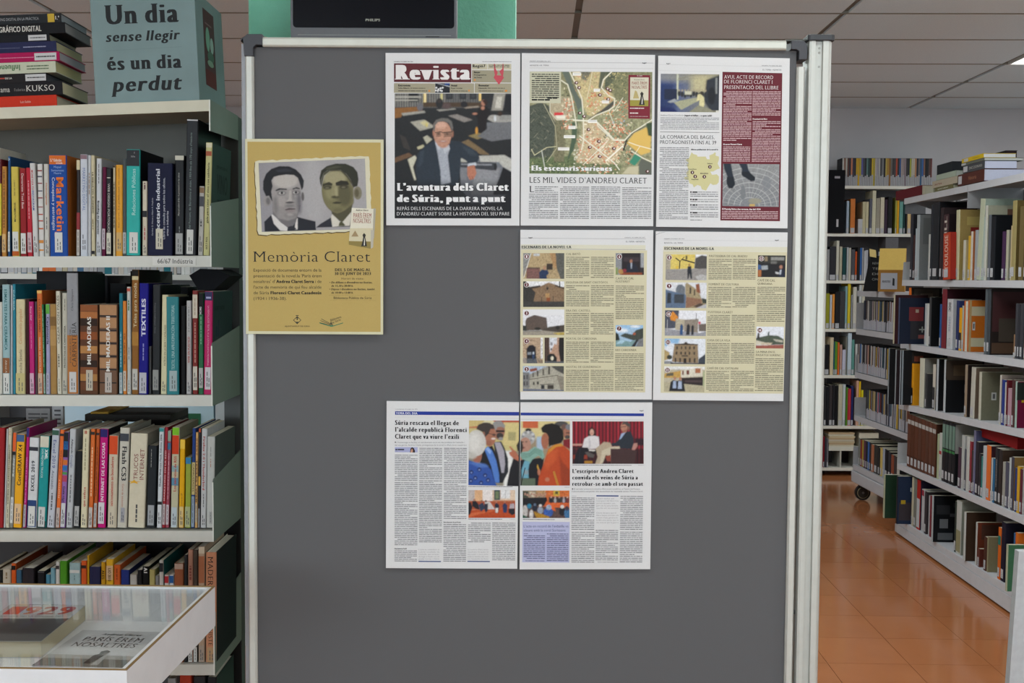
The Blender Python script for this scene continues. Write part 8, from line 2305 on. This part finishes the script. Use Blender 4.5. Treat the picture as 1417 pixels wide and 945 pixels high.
lying(FN, zt0, 1320, 1330, 247, 256, '9a9ca4', 'd0d0d4', 'white paperback lying between the two stacks on the right bookcase', G, zoff=top(0), y0=.03)
z1 = lying(FN, zt0, 1326, 1362, 233.5, 254, '522a22', 'b4b6c8', 'thick brown book at the bottom of the nearer lying stack', G, zoff=top(0.003), st=(.02, .16), texts=('Historia', .42, .3, '8a5a40'), d=.21)
z2 = lying(FN, zt0, 1333, 1362.5, 222, 233, '45464a', 'b8bace', 'dark grey book lying on the thick brown one', G, zoff=lambda a, b: z1 + .001, st=(.02, .22), texts=('DICCIONARI', .3, .6, '9a9a94'), d=.15)
z3 = lying(FN, zt0, 1331, 1362, 218, 222, '65675c', 'b8b8b4', 'slim olive-grey book under the yellow one', G, zoff=lambda a, b: z2 + .001, st=(.0, .2), d=.18)
z4 = lying(FN, zt0, 1331.5, 1361, 212, 218, 'ccae1c', 'c4c4c8', 'yellow book, topmost of the nearer lying stack', G, zoff=lambda a, b: z3 + .001, st=(.1, .3), texts=('Atles', .5, .3, 'a88c14'), d=.15)
lying(FN, zt0, 1366, 1392, 208, 250, '17171c', '2a2024', 'black album at the back of the nearer lying stack', G, y0=.19, zoff=top(0.003), d=.055, nm='album')
z0 = nz((1250, 643), (1336, 679.5))
lying(FN, zt0, 1357, 1408, 606, 622, '8a1418', '701014', 'red book lying across the tops of the fourth shelf books', 'books on the fourth shelf of the right bookcase', y0=.03, d=.17)

# ================================================================ disc cases and books on the cart
DP = ['2c2c30', '3c3c42', '1c1c22', '55565c', '8a8a90', 'b4b4b8', '2a3a5a', '6a2a2c', '7a5a3a', 'b89a3a', '3a5a6a', 'a8a0a0', '24242a', '4a4a50', '6a6a70']


def rack(F, x0, x1, zb, ztop, cols, place, grp, w=.0145, d=.135, name='disc_case', h=None, step=None, st=.36):
    i = 0
    x = x0
    while x + w < x1:
        c = cols[i] if i < len(cols) else random.choice(DP)
        hh = (h or .19) * random.uniform(.97, 1.0)
        fr = F.sub(x, .0, zb + .0005)
        t = thing(name, uniq('slim %s disc case, %s from the far end of %s' % (cname(c), ORD[i], place)), 'disc case', fr, grp)
        mb = MB()
        mb.box(0, .001, 0, w - .0012, d, hh, '1a1a1e')
        mb.build('case', 'glossy_cover', t)
        mb = MB(); mb.box(.0008, 0, .0015, w - .002, .0012, hh - .0015, alb(c)); s = mb.build('spine_card', 'print', t)
        if random.random() < .85:
            mb = MB(); mb.box(.0008, -.0006, .002, w - .002, 0, hh * st * random.uniform(.85, 1.05), alb('aeb0ba')); mb.build('call_number_label', 'print', s)
        x += w + random.choice((0, 0, 0, .001, .003))
        i += 1


GC = 'disc cases on the wheeled cart'
rack(FC, .10, .88, CSH[1], 0, ['2a2a2c', '24304a', '1c1c1e', '4a3a38', '6a6a6c', 'a8a49c', 'b0aca8', '2c343c', '55585e', '3a3c42', '5a5a60', 'a89a98', '2a2a2c', 'b8b098', '4a4a4c', '6a6468', '9a90a0', '55585c'], 'the cart\'s upper tray', GC)
rack(FC, .02, .90, CSH[2], 0, ['b0a8a0', '26262a', '4a6aa8', '6a90b0', 'b8b0a8', '3a3a3e', '2c2c30', '44444a', '9a9a9c', '7a6460', '2a2c34', 'b08a88', '9a7a60', '1c1c20', '26262a', 'c4c4c4', 'a08470', '55565c'], 'the cart\'s second tray', GC)
rack(FC, .18, .92, CSH[3], 0, ['26282c', '3a3c40', '44484c', '55585c', 'b4b03a', '6a2a30', '7a7c84', '34363c', 'a88a3a', '8a8c90', 'c0a848', '2a3a5a', '34343a', '8a8c98', 'a82a24', '6a7898', '2a2a2c'], 'the cart\'s third tray', GC)
for i, (a, b, y, c) in enumerate([(1188.5, 1190.5, 607, '7a7c74'), (1191, 1193, 609, '8a3c30'), (1193.4, 1195, 609, 'a8943c'), (1195.4, 1198, 610, '5c3a4c'), (1198.4, 1200.6, 611, '2a2a2e'), (1201, 1203, 612, '3a64a8'), (1203.4, 1205.4, 613, '2c2c2e'), (1205.8, 1209.5, 616, 'a8684a'), (1210, 1215, 617, '34322e'), (1215.4, 1218, 620, '1c1c1e'), (1218.4, 1221.4, 620, 'c8b068'), (1221.8, 1224.6, 621, 'a0a8b8'), (1225, 1229, 623, '1e1e22'), (1229.4, 1233, 626, '2a2c34'), (1233.4, 1237, 630, '8a4a34'), (1237.4, 1241, 632, '3c3434'), (1241.4, 1245, 634, 'b4b0a8')]):
    nbook(FC, lambda x: CSH[4], a, b, y, c, lab='%s book, %s from the far end of the cart\'s lowest tray' % (cname(c), ORD[i]), grp='books on the cart\'s lowest tray', d=.2, y0=.01, f='1f1f22')

# kraft magazine file and black file standing on the cart
zc0 = CSH[0]


def at_z(px, py, z):
    d = pix_dir(px, py)
    t_ = (z - CAMH) / d.z
    return Vector((d.x * t_, d.y * t_, z))


def onray(px, D):
    d = pix_dir(px, 390)
    s_ = D / d.y
    return d.x * s_


p0 = Vector((onray(1215, 6.78), 6.78, zc0))
A2 = math.radians(-20)
FKr = Fr(p0, A2)
kw = FKr.hit(1252, 390)[0]
kh1 = FKr.hit(1215, 373.5)[1]
t = thing('magazine_file', 'kraft cardboard magazine file with a white label standing on the cart', 'magazine file', FKr)
mb = MB(); mb.prism([(0, 0), (0, kh1), (.11, kh1 + .13), (.15, kh1 + .13), (.15, 0)], 'x', 0, kw, '9a6e34')
mb.build('box', 'card', t)
mb = MB(); mb.add([(0, -.0005, kh1 + .0006), (kw, -.0005, kh1 + .0006), (kw, .11, kh1 + .1306), (0, .11, kh1 + .1306)], [(0, 1, 2, 3)], alb('c0a054')); mb.build('sloping_lid', 'card', t)
mb = MB(); mb.box(kw * .1, -.0012, kh1 * .12, kw * .72, -.0002, kh1 * .86, 'a9abb4'); lb_ = mb.build('label_card', 'paper', t)
mb = MB(); put_text(mb, 'REVISTES', kw * .16, kh1 * .42, kw * .3, kh1 * .1, 0, '3a3a40', 'bold', -.0016); mb.prism([(kw * .54, kh1 * .3), (kw * .62, kh1 * .27), (kw * .62, kh1 * .6), (kw * .55, kh1 * .64)], 'y', -.0018, -.0014, '1a1a1e'); mb.build('lettering', 'print', lb_, kind='stuff')
p1 = Vector((onray(1200, 7.02), 7.02, zc0))
FB2 = Fr(p1, 0.0)
bw2 = FB2.hit(1222, 390)[0]; bh2 = FB2.hit(1205, 354)[1]
t = thing('magazine_file', 'black magazine file with chalk-like lettering beside the kraft file', 'magazine file', FB2)
mb = MB(); mb.prism([(-.02, 0), (bw2, 0), (bw2 + .03, bh2), (.02, bh2)], 'y', 0, .02, '141416'); mb.build('box', 'card', t)
mb = MB()
for i, s in enumerate(('REVIS', 'TES', 'DE', 'CINE')):
    put_text(mb, s, bw2 * .3, bh2 * (.76 - i * .15), bw2 * .5, bh2 * .06, 0, '8a8a88', 'sans', -.001)
mb.build('lettering', 'print', t, kind='stuff')
mb = MB(); mb.prism([(.012, bh2 * .98), (.052, bh2 * .95), (.048, bh2 * 1.16), (.008, bh2 * 1.2)], 'y', -.003, -.002, 'd0b878'); mb.build('sticky_note', 'paper', t)
mb = MB(); mb.box(.07, .015, bh2, .085, .018, bh2 * 1.12, '9a9ca0'); mb.build('tab', 'paper', t)
mb = MB(); mb.box(.105, .015, bh2, .12, .018, bh2 * 1.12, '9a9ca0'); mb.build('tab', 'paper', t)

# ================================================================ books on the far bookcase
FARB = MB()


def frow(base_i, items, word, grp):
    zb = fz[base_i]
    for i, (a, b, y, c) in enumerate(items):
        x0, zt = FW.hit(a, y); x1, _ = FW.hit(b, y)
        zt = max(zt, zb + .06)
        stuff_book(FARB, x0, random.uniform(0, .01), zb + .0005, max(x1 - x0 - .001, .004), zt - zb - .0005, .17, c, i % 3)


dv = ['b8b4b0', '8a6a5c', 'b0aca4', '5a3a34', '33303a', 'c07a5c', '3a3444', '2c2c34', 'c4a028', 'c49a24', 'a8a04c', '5c5c98', '4a4c58', '2a2c30', '5a7a78', '2c4444', '3c3424', 'c4aa34', 'a8983c', 'b4aca8', '9c98a4', 'a8a8a4', '4c4c50', '77777a', '2c2c30', 'b09a4c', 'a8843a', '8a6234', '6a6662', '3c3a3e', '4a4648', 'a84a34', '2a2c34', '3a5a8a', 'a89c98', '9a8c8c', '8a7c84', '3a3a3c', '2c2e34', 'a0a444', 'b8b4a4', 'c0b4a4', 'b0805c', '2a3040', '6a6468', '34587a', '3c64a0', '7a5a4c', '1c1c20', '24242a', '5a4440', '6a3a38', '4a3434', '8c7c8c', '5a5450', 'b09438', '5a544c', '44444a', '4a4454', '4c3c5c', '3c3440', '5c3a68', '8a84a0', '4a2c54', '5c3468', '8a808c']
x = FW.hit(1166, 240)[0]
xe = FW.hit(1293, 240)[0]
i = 0
grpd = 'disc cases on top of the far bookcase'
while x < xe - .013:
    c = dv[i % len(dv)]
    hh = FW.hit(1200, 218.5)[1] - fz[0]
    fr = FW.sub(x, .01, fz[0] + .0005)
    t = thing('disc_case', uniq('slim %s disc case, %s from the left on top of the far bookcase' % (cname(c), ORD[min(i, 58)])), 'disc case', fr, grpd)
    mb = MB(); mb.box(0, .001, 0, .0112, .135, hh, '1a1a1e'); mb.build('case', 'glossy_cover', t)
    mb = MB(); mb.box(.0004, 0, .0015, .0108, .0012, hh - .0015, alb(c)); s = mb.build('spine_card', 'print', t)
    if i % 9:
        mb = MB(); mb.box(.0006, -.0006, .002, .0106, 0, hh * (.32 + .04 * (i % 3)), alb('a0a0a4')); mb.build('call_number_label', 'print', s)
    x += .0125
    i += 1
G2 = 'books on the far bookcase'
frow(1, [(1100, 1106, 275, '3a3a3c'), (1107, 1113, 280, '8a8a8c'), (1172, 1175.5, 278, '9aa8b8'), (1176, 1177.3, 280, '2a3a2a'), (1177.5, 1184, 275, 'bd6e34'), (1188, 1194, 303, 'b0b0b4'), (1194.6, 1198.6, 279, 'b8b090'), (1199, 1203, 279, 'bdb596'), (1204, 1207.6, 275, '5a5c68'), (1208, 1213, 263.5, 'c0bca4'), (1213.3, 1219, 274, '948e80'), (1219.3, 1224.5, 273, 'c4bca8'), (1225, 1229, 276, '3a2c3c'), (1230, 1236, 272, '1c1c20'), (1240, 1241.8, 273, 'a0a04c'), (1242, 1245, 276, 'c8941c'), (1245.6, 1250.6, 279, '64948c'), (1251, 1253, 282, '1c3c3c'), (1254, 1256, 296, '2a2a2c'), (1256.4, 1261, 296, 'c4a878'), (1261.4, 1265, 296, '3a5a8a')], 'the top shelf', G2)
frow(2, [(1100, 1106, 340, '4a4a4c'), (1107, 1113, 345, '2a2a2c'), (1141, 1144, 335, '1c1c20'), (1145, 1148.4, 345, '8a8a8c'), (1149, 1157.6, 341, '2c2c32'), (1158.2, 1162, 333, 'c0beb0'), (1162.3, 1166, 341, 'a8a490'), (1167, 1172, 343, '1c4446'), (1172.4, 1174.6, 342, 'a8b0b4'), (1175, 1178.4, 343, 'b4b0a4'), (1179, 1184, 345, '4a4a50'), (1184.4, 1186.8, 348, 'c45424'), (1187, 1190.4, 342, '1c1c20'), (1191, 1193.6, 343, '3464a8'), (1194, 1195.6, 343, 'a8a8ac'), (1196, 1198.4, 347, 'b0b0b4'), (1198.8, 1202, 346, 'a8a8b0'), (1226, 1244, 326, '5c5c60')], 'the second shelf', G2)
frow(3, [(1100, 1106, 400, '6a6a6c'), (1107, 1113, 410, '3a2a2a'), (1143.6, 1148.4, 406, '8a8a24'), (1149, 1152, 408, 'b4b8bc'), (1152.3, 1155.6, 407, 'd0883c'), (1156.6, 1162.6, 404, '1c1c20'), (1163, 1170, 403, '3a3a3e'), (1170.6, 1173.6, 396, '7a9ca0'), (1174, 1177.8, 392, 'c8b42c'), (1178.4, 1181, 408, '8a8c90'), (1181.3, 1186, 397, 'bdbab0'), (1190, 1193.6, 394, 'b4b8b8'), (1194, 1198, 394, 'bcb8a8')], 'the third shelf', G2)
frow(4, [(1100, 1106, 470, '2a2a2c'), (1107, 1113, 480, '8a8a8c'), (1142, 1148, 477, '17171a'), (1149.4, 1154, 467, 'c8b898'), (1154.4, 1156, 473, '24606a'), (1156.3, 1159.6, 473, '5c8a28'), (1160, 1162.6, 474, 'c8642c'), (1163, 1166, 477, 'b08c80'), (1166.4, 1171, 484, 'b8b8cc'), (1171.4, 1173.4, 466, '7a7c74'), (1173.8, 1179, 461, 'b4c4d0'), (1179.4, 1183, 470, '5a9088'), (1184, 1187, 476, 'b8b8b8')], 'the fourth shelf', G2)
frow(5, [(1100, 1106, 540, '5a4a3a'), (1107, 1113, 545, '8a8a8c'), (1141, 1144, 534, '2a2a2c'), (1144.3, 1148, 535, '1c1c20'), (1148.4, 1152.6, 533, '3a3436'), (1153, 1156, 533, '222226'), (1156.4, 1160.4, 534, '17171a'), (1161, 1166.4, 532, 'b4b09c'), (1167, 1171, 532, 'bcc4c8'), (1171.3, 1173.6, 536, '4c7a24'), (1174, 1178.4, 538, 'b0303c'), (1178.8, 1182, 534, '24285a'), (1186, 1189, 527, 'c89c88'), (1189.3, 1192, 528, 'd4ac14'), (1192.3, 1195.4, 540, 'ccc020')], 'the fifth shelf', G2)
frow(6, [(1100, 1106, 600, '3a3a3c'), (1107, 1113, 610, '8a8a8c'), (1140, 1142, 604, '7a1c28'), (1142.3, 1144.4, 606, '3a3a44'), (1144.8, 1147, 607, '6a6a70')], 'the lowest shelf', G2)
for k in range(1, 7):
    x = fx0 + .03
    while x < FW.hit(1096, 400)[0]:
        w1 = random.uniform(.014, .032)
        stuff_book(FARB, x, random.uniform(0, .01), fz[k] + .0005, w1 - .001, random.uniform(.19, .27), .17, random.choice(PA + DP), random.random() < .7)
        x += w1 + (.12 if random.random() < .04 else 0)
o = FARB.build('shelved_books', 'cover', fr=FW, kind='stuff'); o['label'] = 'rows of books standing on the shelves of the far bookcase'; o['category'] = 'books'; o['group'] = G2
# riser with a pile of magazines on the lowest far shelf
a, zt = FW.hit(1147, 618); b, _ = FW.hit(1190, 618)
t = thing('riser', 'small white riser carrying a pile of beige magazines on the lowest far shelf', 'shelf riser', FW.sub(0, 0, 0))
mb = MB(); mb.box(a, .0, zt - .03, b, .2, zt, 'c9c8bc'); mb.build('top_board', 'paint', t)
mb = MB(); mb.box(FW.hit(1162, 640)[0], 0, fz[6] + .0005, FW.hit(1164, 640)[0], .2, zt - .03, 'b0afa6'); mb.build('side_board', 'paint', t)
mb = MB(); mb.box(FW.hit(1185, 640)[0], 0, fz[6] + .0005, FW.hit(1188, 640)[0], .2, zt - .03, 'b0afa6'); mb.build('side_board', 'paint', t)
a, ztop = FW.hit(1147, 598.5); b, _ = FW.hit(1184, 600)
n = 8
hh = (ztop - zt) / n
for i in range(n):
    mb = MB(); mb.box(a + random.uniform(0, .006), random.uniform(.0, .01), zt + i * hh + .0003, b - random.uniform(0, .01), .2, zt + (i + 1) * hh - .0004, ['c4bca8', 'b49c7c', 'c0b090'][i % 3])
    o = mb.build('magazine', 'pages', fr=FW); o['label'] = 'beige magazine, %s from the bottom of the pile on the far riser' % ORD[i]; o['category'] = 'magazine'; o['group'] = 'pile of beige magazines on the far bookcase'
a, zt_ = FW.hit(1190, 599.5); b, zb_ = FW.hit(1217, 606)
mb = MB(); mb.box(a, .02, fz[6] + .001, b, .2, zt_, 'c8c2b0'); o = mb.build('paper_tray', 'card', fr=FW); o['label'] = 'cream paper tray on the lowest far shelf behind the cart'; o['category'] = 'paper tray'
# black document box standing at the left end of the far bookcase
a, zt = FW.hit(1147, 235, off=-.02); b, _ = FW.hit(1170, 235, off=-.02)
FBx = FW.sub(a, -.02, fz[1] + .0005)
t = thing('document_box', 'tall black document box at the left end of the far bookcase', 'document box', FBx)
mb = MB(); mb.box(0, 0, 0, b - a, .22, zt - fz[1], '0a0b10'); mb.build('box', 'card', t, bevel=.004)
mb = MB(); q, r_2 = b - a, zt - fz[1]; mb.box(q * .36, -.002, r_2 * .865, q * .68, 0, r_2 * .9, '9a949c'); mb.build('grip', 'plastic', t)
mb = MB(); mb.box(q * .52, -.002, r_2 * .1, q * .64, 0, r_2 * .22, 'b8b4b8'); mb.build('label_card', 'paper', t)
# ================================================================ things inside the display case
ZB = ZT - hz + .0105


def flat_thing(name, label, cat, q, z, thick, cover, pages, draw, K=4.168, oy=740):
    """book lying flat; q: photo-crop corners back-left, back-right, front-right, front-left of its top"""
    P3 = [at_z(x / K, oy + y / K, z + thick) for x, y in q]
    c = P3[3]
    ex = (P3[2] - P3[3]); wx = ex.length; ex.normalize()
    ey = Vector((-ex.y, ex.x, 0)); wy = ((P3[0] - P3[3]).dot(ey) + (P3[1] - P3[2]).dot(ey)) / 2
    fr = Fr((c.x, c.y, z), math.atan2(ex.y, ex.x))
    t = thing(name, label, cat, fr)
    mb = MB(); k = .0012 if thick > .01 else thick * .3
    mb.box(0, 0, thick - k, wx, wy, thick, cover); mb.box(0, 0, 0, wx, wy, k, cover)
    mb.build('cover', 'cover', t)
    mb = MB(); mb.box(.001, .001, k, wx - .001, wy - .001, thick - k, pages); mb.build('page_block', 'pages', t)
    mb = MB()
    tmp = MB()
    draw(tmp, wx, wy)
    V = np.concatenate(tmp.v)
    mb.add(np.c_[V[:, 0], V[:, 2], thick - V[:, 1]], tmp.f, np.concatenate(tmp.c))
    mb.build('cover_print', 'print', t, kind='stuff')
    return t


def dr1(m, w, h):
    m.quad(0, 0, w, h * .55, -.0002, '3c3c40'); m.quad(w * .3, h * .2, w * .8, h * .5, -.0003, '26262c'); m.quad(0, 0, w, h * .16, -.0004, '5c5c5e')
    m.quad(w * .05, h * .34, w * .2, h * .48, -.0004, '5a2430'); m.quad(w * .5, h * .3, w * .62, h * .45, -.0005, '2c3046'); m.quad(0, h * .1, w * .35, h * .15, -.0006, 'b4b4b4')
    for i, (s, c) in enumerate(zip('1929', ('c4442c', 'c46a34', 'a83a34', 'b03a2c'))):
        put_text(m, s, w * (.08 + .22 * i), h * .66, w * .2, h * .2, 0, c, 'heavy', -.0004)
    put_text(m, 'Andreu Claret', w * .25, h * .92, w * .5, h * .035, 0, '3a3a3c', 'bold', -.0004)
    put_text(m, 'L’ANY QUE HO VA CANVIAR TOT', w * .05, h * .59, w * .85, h * .03, 0, '4a4a4c', 'sans', -.0004)


def dr2(m, w, h):
    m.quad(0, 0, w, h * .2, -.0002, '84847c'); m.quad(0, h * .2, w, h * .3, -.0002, 'b0b0aa')
    put_text(m, 'Andreu Claret', w * .3, h * .86, w * .48, h * .05, 0, '1c1a18', 'ital', -.0004)
    put_text(m, 'PARÍS ÉREM', w * .16, h * .68, w * .7, h * .12, 0, '2c1414', 'serif', -.0004)
    put_text(m, 'NOSALTRES', w * .12, h * .52, w * .74, h * .12, 0, '2c1414', 'serif', -.0004)
    for pts, c in (([(.52, .08), (.6, .08), (.64, .3), (.6, .36), (.52, .3)], '2c2c2c'), ([(.62, .05), (.7, .05), (.68, .3), (.64, .3)], 'c4c4c0'), ([(.56, .34), (.64, .33), (.66, .4), (.6, .44), (.55, .4)], '1c1c1c'), ([(.6, .3), (.65, .3), (.65, .37), (.61, .37)], 'a8a4a0')):
        m.add([(w * a, -.0005, h * b) for a, b in pts], [tuple(range(len(pts)))], alb(c))


if True:
    flat_thing('book', 'thick book with red 1929 lettering lying under the glass', 'book', [(60, 388), (528, 388), (238, 612), (-250, 612)], ZB, .030, 'c4c4c0', 'd0c4a4', dr1)
    flat_thing('book', 'pale book lettered París érem nosaltres lying flat under the glass', 'book', [(440, 552), (912, 555), (705, 768), (185, 752)], ZB, .004, 'd2d2d3', 'c4c4c0', dr2)
bpy.data.objects.remove(_fo)
